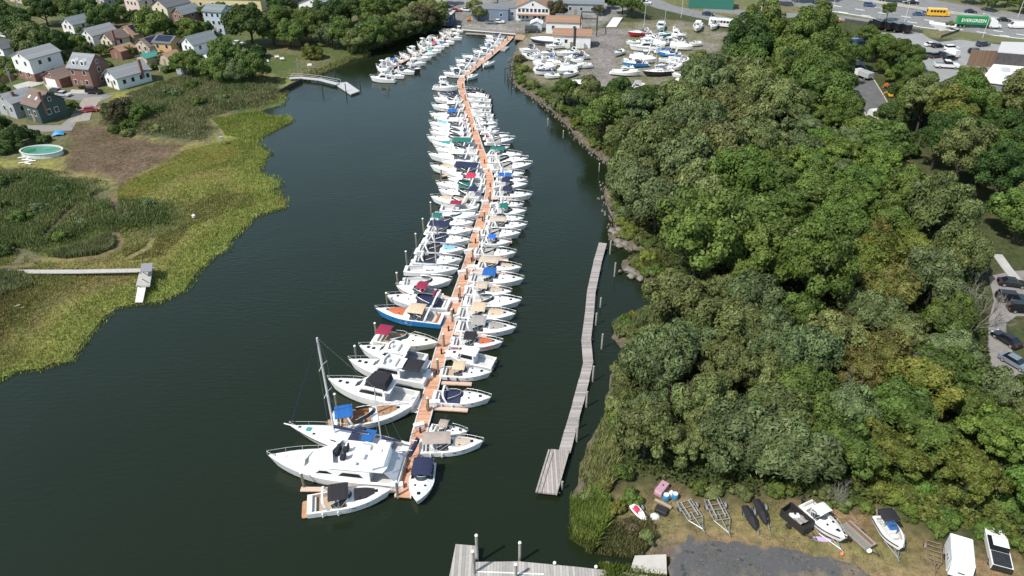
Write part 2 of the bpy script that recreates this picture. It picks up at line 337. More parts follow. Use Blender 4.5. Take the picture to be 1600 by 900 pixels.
# water: murky green body under a rippled surface
def water_mat():
    m = bpy.data.materials.new('creek_water'); m.use_nodes = True
    n = m.node_tree.nodes; l = m.node_tree.links; b = n['Principled BSDF']
    b.inputs['IOR'].default_value = 1.36
    geo = n.new('ShaderNodeNewGeometry')
    nz0 = n.new('ShaderNodeTexNoise'); nz0.inputs['Scale'].default_value = .02; nz0.inputs['Detail'].default_value = 3; l.new(geo.outputs['Position'], nz0.inputs[0])
    cr = n.new('ShaderNodeMix'); cr.data_type = 'RGBA'; cr.inputs[6].default_value = (.0098,.0158,.0072,1); cr.inputs[7].default_value = (.0125,.0192,.0092,1)
    l.new(nz0.outputs[0], cr.inputs[0]); l.new(cr.outputs[2], b.inputs['Base Color'])
    mp = n.new('ShaderNodeMapping'); mp.inputs['Scale'].default_value = (.45,1.5,1); mp.inputs['Rotation'].default_value = (0,0,math.radians(8)); l.new(geo.outputs['Position'], mp.inputs[0])
    nz = n.new('ShaderNodeTexNoise'); nz.inputs['Scale'].default_value = 1.1; nz.inputs['Detail'].default_value = 5; nz.inputs['Roughness'].default_value = .55; l.new(mp.outputs[0], nz.inputs[0])
    nb = n.new('ShaderNodeTexNoise'); nb.inputs['Scale'].default_value = .06; nb.inputs['Detail'].default_value = 2; l.new(geo.outputs['Position'], nb.inputs[0])
    mr = n.new('ShaderNodeMapRange'); mr.inputs[1].default_value = .35; mr.inputs[2].default_value = .65; mr.inputs[3].default_value = .35; mr.inputs[4].default_value = 1; l.new(nb.outputs[0], mr.inputs[0])
    rr = n.new('ShaderNodeMapRange'); rr.inputs[1].default_value = .35; rr.inputs[2].default_value = .65; rr.inputs[3].default_value = .05; rr.inputs[4].default_value = .15; l.new(nb.outputs[0], rr.inputs[0]); l.new(rr.outputs[0], b.inputs['Roughness'])
    ml = n.new('ShaderNodeMath'); ml.operation = 'MULTIPLY'; l.new(nz.outputs[0], ml.inputs[0]); l.new(mr.outputs[0], ml.inputs[1])
    bp = n.new('ShaderNodeBump'); bp.inputs['Strength'].default_value = .5; bp.inputs['Distance'].default_value = .16; l.new(ml.outputs[0], bp.inputs['Height']); l.new(bp.outputs[0], b.inputs['Normal'])
    return m
wb = MB()
q = [(p[0], p[1]) for p in WATERPOLY]
wb.add([(-420,-60,0),(200,-60,0),(200,330,0),(-420,330,0)], [(0,1,2,3)])
struct('water', wb, water_mat())

ASPH = mat('asphalt_grey', (.20,.20,.195), .9, noise=.22, nscale=.6, coords='Object')
PARKA = mat('park_asphalt', (.125,.125,.125), .9, noise=.25, nscale=.5)
ASPH2 = mat('asphalt_dark', (.078,.077,.077), .9, noise=.3, nscale=.5, coords='Object')
LOT = mat('parking_asphalt', (.27,.27,.265), .9, noise=.15, nscale=.3, coords='Object')
CONC = mat('concrete', (.42,.41,.38), .85, noise=.18, nscale=.5)
KERB = mat('kerb_concrete', (.45,.43,.40), .85, noise=.15, nscale=.7)
PAINTW = mat('road_paint', (.75,.75,.72), .7)
def sheet_poly(name, poly, m, dz=.10, z=LAND, thick=.3):
    q = GP(poly, z); return struct(name, MB().prism([(p[0],p[1]) for p in q], z+dz-thick, z+dz), m)
def strip(poly, w, z=LAND, off=0.0):
    """left and right edge points of a band of width w along a pixel polyline"""
    P = [G(x, y, z) for x, y in poly]; Lp, Rp = [], []
    for k, p in enumerate(P):
        d = P[min(k+1,len(P)-1)] - P[max(k-1,0)]; n = Vector((-d.y, d.x, 0)).normalized()
        Lp.append(p + n*(off+w/2)); Rp.append(p + n*(off-w/2))
    return Lp, Rp
def band(mb, poly, w, z0, z1, z=LAND, off=0.0):
    Lp, Rp = strip(poly, w, z, off)
    mb.loft([[(a.x,a.y,z0),(b.x,b.y,z0),(b.x,b.y,z1),(a.x,a.y,z1)] for a, b in zip(Lp, Rp)]); return mb
# ------------------------------------------------------------------ vegetation
def leaf_mat(name, c1, c2, trans=.28, spec=.25, sc=.5):
    if name in MATS: return MATS[name]
    m = bpy.data.materials.new(name); m.use_nodes = True; MATS[name] = m
    n = m.node_tree.nodes; l = m.node_tree.links; b = n['Principled BSDF']
    b.inputs['Roughness'].default_value = .55; b.inputs['Specular IOR Level'].default_value = spec
    a = n.new('ShaderNodeAttribute'); a.attribute_name = 'tint'; geo = n.new('ShaderNodeNewGeometry'); oi = n.new('ShaderNodeObjectInfo')
    nz = n.new('ShaderNodeTexNoise'); nz.inputs['Scale'].default_value = sc; nz.inputs['Detail'].default_value = 3; l.new(geo.outputs['Position'], nz.inputs[0])
    mr = n.new('ShaderNodeMapRange'); mr.inputs[1].default_value = .35; mr.inputs[2].default_value = .65; l.new(nz.outputs[0], mr.inputs[0])
    mx = n.new('ShaderNodeMix'); mx.data_type = 'RGBA'; mx.inputs[6].default_value = (*c1,1); mx.inputs[7].default_value = (*c2,1); l.new(mr.outputs[0], mx.inputs[0])
    mu = n.new('ShaderNodeMix'); mu.data_type = 'RGBA'; mu.blend_type = 'MULTIPLY'; mu.inputs[0].default_value = 1; l.new(mx.outputs[2], mu.inputs[6]); l.new(a.outputs['Color'], mu.inputs[7])
    hs = n.new('ShaderNodeHueSaturation'); l.new(mu.outputs[2], hs.inputs['Color'])
    for inp, lo, hi, src in (('Value', .8, 1.2, None), ('Hue', .485, .512, 1)):
        r = n.new('ShaderNodeMapRange'); r.inputs[3].default_value = lo; r.inputs[4].default_value = hi
        if src is None: l.new(oi.outputs['Random'], r.inputs[0])
        else:
            q = n.new('ShaderNodeMath'); q.operation = 'MULTIPLY'; q.inputs[1].default_value = 7.31; l.new(oi.outputs['Random'], q.inputs[0])
            fr = n.new('ShaderNodeMath'); fr.operation = 'FRACT'; l.new(q.outputs[0], fr.inputs[0]); l.new(fr.outputs[0], r.inputs[0])
        l.new(r.outputs[0], hs.inputs[inp])
    l.new(hs.outputs[0], b.inputs['Base Color'])
    tr = n.new('ShaderNodeBsdfTranslucent'); l.new(hs.outputs[0], tr.inputs[0]); ms = n.new('ShaderNodeMixShader'); ms.inputs[0].default_value = trans
    l.new(b.outputs[0], ms.inputs[1]); l.new(tr.outputs[0], ms.inputs[2]); l.new(ms.outputs[0], n['Material Output'].inputs[0])
    return m
LEAF = {
 'dark green':   leaf_mat('leaf_dark', (0.048,0.087,0.021), (0.073,0.119,0.029)),
 'mid green':    leaf_mat('leaf_mid', (0.088,0.141,0.029), (0.125,0.178,0.041)),
 'bright green': leaf_mat('leaf_bright', (0.101,0.171,0.032), (0.134,0.203,0.041)),
 'olive':        leaf_mat('leaf_olive', (.132,.164,.052), (.178,.202,.074)),
 'grey-green':   leaf_mat('leaf_grey', (.118,.164,.060), (.160,.202,.088)),
 'yellow-green': leaf_mat('leaf_yellow', (0.132,0.169,0.029), (0.176,0.188,0.042)),
 'rusty':        leaf_mat('leaf_rusty', (0.138,0.150,0.037), (0.165,0.146,0.044)),
 'brownish':     leaf_mat('leaf_brownish', (0.094,0.097,0.039), (0.116,0.097,0.050)),
 'blue-green':   leaf_mat('leaf_blue', (0.061,0.100,0.077), (0.094,0.135,0.110)),
}
BARK = mat('bark', (.06,.05,.038), .95, noise=.3, nscale=3, bump=.4)
BARKG = mat('bare_wood', (.23,.21,.19), .95, noise=.2, nscale=3)
def unit(v): return v/np.maximum(np.linalg.norm(v, axis=-1, keepdims=True), 1e-9)
def leaf_quads(P, N, size, r, aspect=1.7):
    """a rhombus of foliage at each point, facing roughly N"""
    n = len(P); T = unit(np.cross(N, unit(r.normal(size=(n,3))))); B = np.cross(N, T)
    s = (size*r.uniform(.65, 1.35, n))[:,None]; a = T*s*aspect*.5; b = B*s*.5
    return np.stack([P-a, P-b*1.0+N*s*.12, P+a, P+b+N*s*.12], 1)
def crown_mesh(name, seed, kind='round', n=5200, leaf=.085):
    r = np.random.RandomState(seed)
    hz = {'round': .78, 'tall': 1.15, 'flat': .55, 'weep': .85, 'shrub': .62, 'feather': .7}[kind]
    nl = {'round': 52, 'tall': 58, 'flat': 44, 'weep': 56, 'shrub': 26, 'feather': 60}[kind]
    d = unit(r.normal(size=(nl*4, 3))); d = d[d[:,2] > (-.25 if kind != 'shrub' else .0)][:nl]; nl = len(d)
    rad = r.uniform(.48, .80, nl)*(1 + .16*np.sin(np.arctan2(d[:,1], d[:,0])*r.randint(2,4)+r.uniform(0,6)))
    cen = d*rad[:,None]*np.array([1,1,hz]); lr = r.uniform(.10, .31, nl)
    if kind == 'feather': lr *= .75
    cen = np.vstack([cen, [[0,0,hz*.25]]]); lr = np.append(lr, .5)
    w = lr**2; pick = r.choice(len(lr), n, p=w/w.sum())
    D = unit(r.normal(size=(n,3)) + unit(cen[pick]+1e-6)*.75 + np.array([0,0,.35]))
    squash = np.array([1, 1, .62 if kind == 'feather' else .8])
    P = cen[pick] + D*squash*(lr[pick]*r.uniform(.70, 1.08, n))[:,None]
    N = unit(D + r.normal(size=(n,3))*.45)
    if kind == 'weep':
        k = r.rand(n) < .55; P[k,2] -= np.abs(r.normal(size=k.sum()))*.14; N[k,2] *= .35; N = unit(N)
    V = leaf_quads(P, N, leaf*(.8 if kind == 'feather' else 1), r, 2.6 if kind == 'weep' else 1.6)
    ln = r.uniform(.72, 1.28, len(lr)); g = (ln[pick]*r.uniform(.78, 1.22, n))[:,None]
    col = g*np.array([1,1,1]) + r.normal(size=(n,1))*np.array([[.05,.0,-.03]])
    V[:,:,2] += (hz*.95 if kind != 'shrub' else hz*.42)
    return np_mesh(name, V, 4, np.clip(col, .2, 2))
def conifer_mesh(name, seed, n=3800, leaf=.075):
    r = np.random.RandomState(seed); t = r.rand(n)**.7; z = t*2.2
    ph = r.rand(n)*2*np.pi; tier = np.sin(z*22)*.07; R = (1-t)*(.95+.2*np.sin(ph*5+z*6)) + tier*(1-t) + .03
    rr = R*r.uniform(.6, 1.05, n); P = np.stack([rr*np.cos(ph), rr*np.sin(ph), 2.3-2.2*(1-t) - rr*.22], 1)
    N = unit(np.stack([np.cos(ph)*.8, np.sin(ph)*.8, np.full(n,.6)], 1) + r.normal(size=(n,3))*.4)
    return np_mesh(name, leaf_quads(P, N, leaf, r, 2.2), 4, r.uniform(.75,1.25,(n,1))*np.ones((1,3)))
def trunk_mesh(name, seed, h=1.0, limbs=6, spread=.65, base=.06):
    r = random.Random(seed); mb = MB(); bend = (r.uniform(-.08,.08), r.uniform(-.08,.08))
    mb.tube([(0,0,-.05),(0,0,.15*h),(bend[0],bend[1],.55*h),(bend[0]*2,bend[1]*2,h*1.05)], base, 6, base*.35)
    for i in range(limbs):
        a = 2*math.pi*i/limbs + r.uniform(-.4,.4); z0 = h*r.uniform(.35,.75); q = spread*r.uniform(.6,1)
        mb.tube([(bend[0]*z0/h,bend[1]*z0/h,z0),(q*.5*math.cos(a),q*.5*math.sin(a),z0+.25*h),(q*math.cos(a+.2),q*math.sin(a+.2),z0+.45*h)], base*.45, 4, base*.12)
    return mb.mesh(name)
def bare_mesh(name, seed):
    r = random.Random(seed); mb = MB()
    def grow(p, d, L, rad, k):
        q = p + d*L; m = p + d*L*.5 + Vector((r.uniform(-1,1), r.uniform(-1,1), r.uniform(-.3,.5)))*L*.08
        mb.tube([p, m, q], rad, 4, rad*.62)
        if k == 0: return
        for _ in range(3 if k > 1 else 4):
            e = (d + Vector((r.uniform(-1,1), r.uniform(-1,1), r.uniform(-.25,.75)))*.75).normalized(); grow(q if r.random() < .7 else m, e, L*r.uniform(.55,.8), rad*.6, k-1)
    for _ in range(4): grow(Vector((r.uniform(-.06,.06),r.uniform(-.06,.06),0)), Vector((r.uniform(-.6,.6), r.uniform(-.6,.6), 1)).normalized(), .62, .019, 4)
    return mb.mesh(name)
PROTO = {k: [crown_mesh('crown_'+k, 10*i+j, k, n, lf) for j in range(c)] for i, (k, c, n, lf) in enumerate(
    [('round',5,11000,.054), ('tall',4,12000,.052), ('flat',2,8500,.056), ('weep',4,11500,.049), ('shrub',4,3800,.086), ('feather',4,10000,.054)])}
PROTO['conifer'] = [conifer_mesh('crown_conifer', 77), conifer_mesh('crown_conifer', 78)]
HZ = {'round': .78, 'tall': 1.15, 'flat': .55, 'weep': .85, 'shrub': .62, 'feather': .7, 'conifer': 1.1}
TRUNKS = [trunk_mesh('trunk', 5+i) for i in range(4)]; STEMS = [trunk_mesh('stem', 15+i, .35, 5, .45, .035) for i in range(2)]
BARE = [bare_mesh('bare_branches', 3), bare_mesh('bare_branches', 8)]
FORM = {'round': 'rounded', 'tall': 'tall domed', 'flat': 'spreading', 'weep': 'wispy', 'shrub': 'low bushy', 'feather': 'feathery', 'conifer': 'pointed conifer'}
TREES = []      # (object, colour, form, x, y, radius)
def tree(x, y, R, kind, colour, zs=1.0, z=LAND, group=None, label=None, lift=0.0, name=None):
    """crown radius R; lift raises the crown on a longer trunk (metres)"""
    nm = name or ('shrub' if kind == 'shrub' else 'conifer_tree' if kind == 'conifer' else 'tree')
    o = thing(nm, label or 'tree', 'shrub' if kind == 'shrub' else 'tree', (x, y, z), rng.uniform(0, 6.28), group)
    c = add_obj('crown', rng.choice(PROTO[kind]), LEAF[colour], o, (0,0,lift)); c.scale = (R*rng.uniform(.92,1.2), R*rng.uniform(.85,1.1), R*zs)
    t = add_obj('stem' if kind == 'shrub' else 'trunk', rng.choice(STEMS if kind == 'shrub' else TRUNKS), BARK, o)
    th = lift + R*zs*(HZ[kind]*1.0); t.scale = (R, R, th if kind != 'shrub' else R)
    if kind == 'shrub': t.scale = (R,R,R)
    TREES.append((o, colour, kind, x, y, R, label is not None)); return o
def bare_tree(px, py, h, label, z=LAND):
    p = G(px, py, z); o = thing('bare_tree', label, 'tree', p, rng.uniform(0,6)); t = add_obj('branches', rng.choice(BARE), BARKG, o); t.scale = (h*.5,)*3; return o
def tpx(px, py, R, kind, colour, zs=1.0, lift=0.0, group=None, z=LAND, label=None):
    p = G(px, py, z); return tree(p.x, p.y, R, kind, colour, zs, z, group, label, lift)

# -- the wood on the east bank: every tree its own object
Z_WOOD = [(838,152),(866,168),(890,186),(915,215),(940,238),(968,258),(975,280),(958,300),(966,325),(985,345),(1005,372),(1030,400),(1042,440),(1046,480),(1018,505),(1000,545),(990,590),(980,640),(970,690),(985,735),(1020,752),(1100,768),(1190,775),(1300,782),(1400,792),(1470,812),(1560,815),(1600,850),(1720,860),(1800,640),(1570,612),(1545,575),(1540,520),(1538,470),(1528,440),(1505,398),(1480,360),(1440,350),(1408,315),(1396,270),(1380,250),(1350,215),(1335,190),(1318,150),(1318,120),(1300,106),(1275,100),(1185,100),(1140,116),(1112,140),(1085,158),(1040,172),(960,160),(900,160)]
WW = [p[:2] for p in GP(Z_WOOD)]
SPOTS = [  # (px, py, reach in px, colours, forms, size factor) - the stands one can tell apart
 (1080,610,150,['olive','olive','grey-green'],['weep','round','feather'],.82), (1190,690,90,['olive','grey-green','mid green'],['weep','round'],.8),
 (1110,235,110,['olive','olive','grey-green'],['round','weep','feather'],1.15), (1010,315,60,['olive','grey-green'],['weep','round'],.95),
 (1200,110,120,['mid green','mid green','dark green'],['tall','round'],1.25), (1180,190,80,['mid green','bright green'],['tall','feather'],1.15),
 (1120,450,100,['dark green','mid green','mid green'],['tall','round'],1.2), (1180,360,80,['mid green','dark green','bright green'],['feather','round'],1.05),
 (1260,300,120,['bright green','mid green','grey-green'],['feather','feather','round'],.95), (1330,250,60,['bright green','mid green'],['round','feather'],1),
 (1370,470,90,['rusty','yellow-green','olive','grey-green','mid green'],['round','feather','weep'],.82), (1330,560,80,['yellow-green','olive','rusty','mid green'],['round','feather'],.8),
 (1330,640,100,['grey-green','olive','mid green','yellow-green'],['weep','round'],.78), (1450,640,110,['mid green','bright green','grey-green'],['round','feather'],.8),
 (1500,560,60,['mid green','bright green'],['round','flat'],.85), (1450,400,60,['grey-green','olive'],['weep'],1.1), (1480,750,150,['yellow-green','bright green','olive','mid green'],['round','shrub','feather'],.7),(1390,700,90,['yellow-green','bright green','olive'],['round','feather'],.72),
 (920,170,60,['mid green','dark green','olive'],['round','feather'],.8), (1010,180,60,['mid green','grey-green','dark green'],['round','feather'],.85),
 (1060,420,50,['yellow-green','mid green','bright green'],['round','feather'],.8), (1020,730,60,['mid green','dark green'],['round'],.75),
]
KEEP = [p[:2] for p in GP([(1312,88),(1340,84),(1362,130),(1378,175),(1398,215),(1330,215)], LAND)]
TURN = [p[:2] for p in GP([(1538,425),(1620,405),(1760,405),(1760,650),(1600,612),(1562,604),(1536,565)], LAND)]
PATHW = [p[:2] for p in GP([(1404,258),(1428,258),(1436,286),(1470,322),(1452,336),(1416,318),(1404,290)], LAND)]
def fill(poly, n, rmin, rmax, colours, forms, group, dens=.74, keep=(), seed=1, height=(.95,1.25), lift=.14, size=None):
    r = random.Random(seed); x0 = min(p[0] for p in poly); x1 = max(p[0] for p in poly); y0 = min(p[1] for p in poly); y1 = max(p[1] for p in poly); placed = []
    for tries in range(n*90):
        if len(placed) >= n: break
        x, y = r.uniform(x0,x1), r.uniform(y0,y1); P = np.array([[x,y]])
        if not inside(P, poly)[0] or any(inside(P, k)[0] for k in keep): continue
        px, py = PX((x,y,LAND)); c, f, k = colours, forms, 1.0
        if size:
            k = .98
            for sx, sy, rr, sc, sf, sz in size:
                if math.hypot(px-sx, (py-sy)*1.2) < rr: c, f, k = sc, sf, sz; break
        t = 1-tries/(n*90); R = (rmin + (rmax-rmin)*(t**1.5)*r.uniform(.75,1))*k
        if min(seg_dist(P, poly, True)[0], 99) < R*.35: continue
        if any((x-a)**2+(y-b)**2 < ((R+s)*dens)**2 for a,b,s in placed): continue
        for kp in keep:
            if seg_dist(P, kp, True)[0] < R*(.4 if kp is KEEP else 1.0 if kp is TURN else .6): break
        else:
            placed.append((x,y,R)); kd = r.choice(f); lf = 0 if kd == 'shrub' else R*lift*r.uniform(.5,1.5)
            tree(x, y, R, kd, r.choice(c), r.uniform(*height), LAND, group, None, lf)
    return placed
fill(WW, 152, 2.7, 7.0, ['mid green','mid green','dark green','bright green','olive'], ['round','round','feather','tall','weep'], 'trees of the wood on the east bank', .61, [KEEP, PATHW, TURN], 21, size=SPOTS)
# brambles and saplings closing the wood's floor
r_ = np.random.RandomState(4); n_ = 170000
bx0, bx1 = min(p[0] for p in WW), max(p[0] for p in WW); by0, by1 = min(p[1] for p in WW), max(p[1] for p in WW)
P_ = np.stack([r_.uniform(bx0,bx1,n_), r_.uniform(by0,by1,n_)], 1); P_ = P_[inside(P_, WW) & ~inside(P_, KEEP) & ~inside(P_, PATHW)]
h_ = r_.rand(len(P_))**1.5*(0.6+1.8*vnoise(P_, .25, 9)); N_ = unit(r_.normal(size=(len(P_),3))*.6+np.array([0,0,1]))
V_ = leaf_quads(np.column_stack([P_, LAND+.1+h_]), N_, .34, r_)
g_ = vnoise(P_, .12, 12)[:,None]; c_ = (np.array([[.045,.075,.02]])*(1-g_) + np.array([[.085,.10,.03]])*g_)*r_.uniform(.7,1.3,(len(P_),1))
UND = add_obj('undergrowth', np_mesh('undergrowth', V_, 4, c_), tint_mat('undergrowth_leaves', .6, .8, .25, .2)); stuff(UND)
UND['label'] = 'brambles and low leaves covering the floor of the wood'

Z_BRAM = [(1190,765),(1340,745),(1420,735),(1620,690),(1700,700),(1700,880),(1590,862),(1500,822),(1470,836),(1440,818),(1400,792),(1345,790),(1290,775)]
QB = GP(Z_BRAM); A_ = np.array([p[:2] for p in QB]); P_ = r_.uniform(A_.min(0), A_.max(0), (52000,2)); P_ = P_[inside(P_, QB)]
hm_ = vnoise(P_, .33, 61, 3); h_ = np.clip(hm_-.25, 0, 1)*3.4*r_.rand(len(P_))**.5; N_ = unit(r_.normal(size=(len(P_),3))*.55+np.array([0,0,1]))
g_ = np.clip((vnoise(P_, .2, 62, 4)-.35)/.3, 0, 1)[:,None]; c_ = (np.array([[.075,.115,.026]])*(1-g_) + np.array([[.13,.15,.036]])*g_)*r_.uniform(.7,1.3,(len(P_),1))
o = add_obj('bramble_thicket', np_mesh('bramble_thicket', leaf_quads(np.column_stack([P_, LAND+.1+h_]), N_, .34, r_), 4, c_), tint_mat('undergrowth_leaves')); stuff(o); o['label'] = 'yellow-green brambles between the trailers and the wood'

# -- marsh grass and reeds
def blades(name, poly, n, h, w, col, col2, seed, lean=.35, wind=(.07,.03), zfun=True, noise_h=.5, dens=0.0, clumps=0, soft=0):
    """upright tapering blades over a polygon given in world coordinates"""
    r = np.random.RandomState(seed); A = np.array([p[:2] for p in poly]); lo, hi = A.min(0), A.max(0)
    P = r.uniform(lo, hi, (n, 2))
    if clumps: P = P[vnoise(P, clumps, seed+3, 3) > .42]
    P = P[inside(P, poly)]; P = P[np.min([seg_dist(P, t) for t in TRAILS], axis=0) > .75]; ed = seg_dist(P, poly, True)
    if soft: k = (ed/soft + (vnoise(P, .22, seed+7, 3)-.5)*1.6) > r.rand(len(P))*.55; P, ed = P[k], ed[k]
    if dens: P = P[vnoise(P, .5, seed+1, 2) > dens]
    m = len(P); z, d, _w = land_z(P); ok = z > -.45; P, z, ed = P[ok], np.maximum(z[ok], -.1), ed[ok]; m = len(P)
    hh = (np.clip(ed/5, .3, 1) if soft else 1)*h*(1-noise_h + 2*noise_h*vnoise(P, .18, seed+2, 3))*r.uniform(.6, 1.15, m)
    ph = r.rand(m)*np.pi*2; L = np.stack([np.cos(ph), np.sin(ph)],1)*(r.rand(m,1)*lean) + np.array(wind)
    ww = w*r.uniform(.6,1.3,m); T = np.stack([-np.sin(ph), np.cos(ph), np.zeros(m)],1)*ww[:,None]*.5
    B0 = np.column_stack([P, z-.05]); B1 = B0 + np.column_stack([L*.45*hh[:,None], hh*.6]); B2 = B0 + np.column_stack([L*hh[:,None], hh])
    V = np.stack([B0-T*.7, B1-T, B2, B1+T], 1)
    return V, P, r
def grass(name, specs, label):
    Vs, Cs = [], []
    for poly, n, h, w, c1, c2, seed, kw in specs:
        V, P, r = blades(name, poly, n, h, w, c1, c2, seed, **kw)
        g = np.clip((vnoise(P, .11, seed+5, 4)-.32)/.36, 0, 1)[:,None]
        Vs.append(V); Cs.append((np.array([c1])*(1-g)+np.array([c2])*g)*r.uniform(.75,1.25,(len(V),1)))
    o = add_obj(name, np_mesh(name, np.concatenate(Vs), 4, np.concatenate(Cs)), tint_mat('grass_blades', .6, .7, .22, .35)); stuff(o); o['label'] = label; return o
WG = lambda poly: GP(poly, .6)
SHORE_BAND = [p for p in WEST if p[0] < 470 and p[1] > 140]
sb = [G(x,y,0) for x,y in SHORE_BAND]
def offset_band(line, d0, d1):
    a, b = [], []
    for k, p in enumerate(line):
        t = line[min(k+1,len(line)-1)]-line[max(k-1,0)]; n = Vector((-t.y,t.x,0)).normalized(); a.append(p+n*d0); b.append(p+n*d1)
    return a + b[::-1]
ZM = [(-160,700),(0,590),(30,576),(62,576),(112,561),(122,546),(150,510),(180,478),(250,470),(290,450),(328,402),(362,372),(398,338),(448,322),(440,290),(408,268),(420,240),(402,222),(398,236),(335,258),(285,276),(250,298),(222,316),(180,312),(-60,410),(-160,420)]
grass('marsh_grass', [
   (WG(ZM), 120000, .52, .15, (.20,.250,.055), (.32,.31,.095), 31, {}),
   (WG([(402,216),(456,188),(440,180),(400,172),(330,186),(342,198),(352,212),(380,214)]), 16000, .55, .16, (.20,.255,.052), (.30,.30,.08), 36, {}),
   (offset_band(sb, -1.2, 6.5), 60000, .74, .14, (.205,.285,.06), (.29,.335,.09), 32, dict(lean=.5)),
   (WG(Z_BROWN[0]), 30000, .7, .14, (.19,.145,.07), (.17,.19,.06), 33, dict(soft=6)),
   (WG(Z_STRAW[0]), 9000, .5, .14, (.26,.25,.10), (.18,.18,.06), 34, dict(lean=.9)),
   (WG(Z_STRAW[1]), 9000, .5, .14, (.24,.23,.09), (.16,.16,.05), 35, dict(lean=.9)),
  ], 'yellow-green marsh grass along the creek')
grass('reed_bed', [
   (WG(Z_REED[0]), 85000, 1.25, .20, (.135,.180,.062), (.22,.235,.095), 41, dict(lean=.5, soft=7)),
   (WG(Z_REED[1]), 90000, 1.5, .24, (.145,.185,.070), (.225,.225,.105), 42, dict(lean=.5, soft=6)),
   (WG([(70,408),(120,392),(180,372),(186,395),(150,405),(95,410)]), 14000, 1.3, .18, (.15,.19,.07), (.21,.23,.10), 43, {}),
   (WG([(-60,425),(40,432),(60,450),(0,470),(-60,480)]), 9000, 1.3, .18, (.15,.19,.07), (.21,.23,.10), 44, {}),
  ], 'dark grey-green reeds standing in the marsh')
grass('lawn_grass', [(GP(Z_LAWN), 30000, .2, .12, (.145,.18,.035), (.22,.19,.04), 45, {}), (GP(Z_DIRT), 9000, .3, .12, (.19,.15,.07), (.12,.12,.04), 46, dict(clumps=.25)),
   ([G(x,y,LAND) for x,y in Z_CLEAR[:17]], 26000, .28, .07, (.20,.17,.07), (.13,.15,.05), 47, dict(clumps=.5))], 'short dry grass')
# reeds on the east bank
RE = [[(905,742),(930,690),(948,640),(965,640),(958,700),(965,740),(950,775),(925,780)], [(892,785),(925,775),(950,790),(945,830),(925,860),(893,842)], [(955,505),(1030,478),(1045,500),(1000,520),(965,530)],
      [(975,545),(1010,520),(1040,505),(1010,600),(955,640),(955,600)], [(930,825),(1010,812),(1025,840),(1000,866),(915,856)], [(930,884),(970,886),(1010,892),(1040,894),(1030,930),(920,930)], [(988,395),(1040,400),(1050,440),(1010,425)]]
grass('bank_reeds', [(GP(RE[0],.5), 11000, 1.45, .15, (.20,.235,.085), (.29,.29,.12), 51, dict(lean=.6)), (GP(RE[1],.4), 13000, 1.6, .15, (.18,.25,.055), (.27,.31,.085), 52, dict(lean=.6)), (GP(RE[2],.4), 5000, 1.4, .13, (.18,.22,.09), (.25,.27,.12), 53, {}),
   (GP(RE[3],.5), 13000, 1.6, .15, (.16,.19,.065), (.26,.24,.10), 54, {}), (GP(RE[4],1), 7000, 1.0, .15, (.14,.16,.06), (.2,.19,.085), 55, {}), (GP(RE[5],.3), 4500, .9, .12, (.13,.19,.03), (.18,.22,.05), 56, {}), (GP(RE[6],1.2), 3500, 1.0, .14, (.11,.14,.035), (.17,.16,.05), 57, {})],
   'light green reeds along the east bank')
# shrubs hanging over the east bank and standing in the wood's edge
for x, y, R, c in [(832,136,2.4,'olive'),(820,112,2.2,'yellow-green'),(812,96,2.0,'brownish'),(850,150,2.2,'mid green'),(868,166,2.5,'olive'),(884,178,2.3,'mid green'),(905,196,2.2,'yellow-green'),(935,226,2.2,'mid green'),
   (985,362,1.6,'yellow-green'),(1000,350,1.8,'rusty'),(1010,405,1.8,'yellow-green'),(1025,425,1.7,'mid green'),(1040,440,1.7,'yellow-green'),(975,336,2.0,'grey-green'),(966,312,2.2,'olive'),(960,292,2.0,'olive'),
   (1000,530,1.8,'yellow-green'),(985,560,1.6,'olive'),(972,600,2.0,'olive'),(963,640,1.9,'olive'),(975,670,1.9,'mid green'),(955,705,1.7,'olive'),(970,745,2.0,'mid green'),(945,760,1.5,'yellow-green'),(985,782,1.6,'mid green'),(960,800,1.4,'yellow-green'),(985,826,1.2,'brownish'),(1010,842,1.0,'olive'),
   (1350,795,1.3,'mid green'),(1310,790,1.6,'bright green'),(1420,805,1.5,'bright green'),(1460,830,1.5,'mid green'),(1480,815,1.8,'bright green'),(1540,835,1.8,'bright green'),(1575,845,1.7,'yellow-green'),(1600,865,2.0,'mid green'),
   (1395,785,1.9,'yellow-green'),(1370,770,1.9,'yellow-green'),(1440,770,2.0,'bright green'),(1500,780,2.2,'mid green'),(1210,770,1.8,'mid green'),(1160,772,1.6,'olive'),(1115,775,1.3,'olive'),(1090,768,1.4,'mid green'),(1280,770,1.9,'olive'),(1570,800,2.0,'mid green')]:
    tpx(x, y, R, 'shrub', c, rng.uniform(.9,1.2), 0, 'shrubs at the edge of the wood')
LB = [Vector(p) for p in LEAST]
rb_ = random.Random(5)
for i0, i1, off, cs in ((3, 23, 1.7, ['mid green','olive','yellow-green','mid green','olive']), (23, 33, 1.9, ['yellow-green','mid green','olive','rusty']), (33, 46, 1.7, ['olive','yellow-green','olive','mid green'])):
    seg = LB[i0:i1]
    for a, b in zip(seg, seg[1:]):
        d = b-a; n = Vector((-d.y, d.x, 0)).normalized(); n = n if not inside(np.array([[(a+n*2).x, (a+n*2).y]]), WATERPOLY)[0] else -n
        for k in range(max(1, int(d.length/2.1))):
            p = a + d*(k+rb_.random())/max(1, int(d.length/2.1)) + n*(off+rb_.uniform(-.6,1.6))
            if not inside(np.array([[p.x,p.y]]), WATERPOLY)[0]: tree(p.x, p.y, rb_.uniform(1.0,2.1), 'shrub', rb_.choice(cs), rb_.uniform(.85,1.25), .5, 'shrubs overhanging the east bank')
tpx(968,258,3.0,'conifer','dark green',1.05,0,None,LAND,'dark pointed evergreen at the water edge below the boatyard')
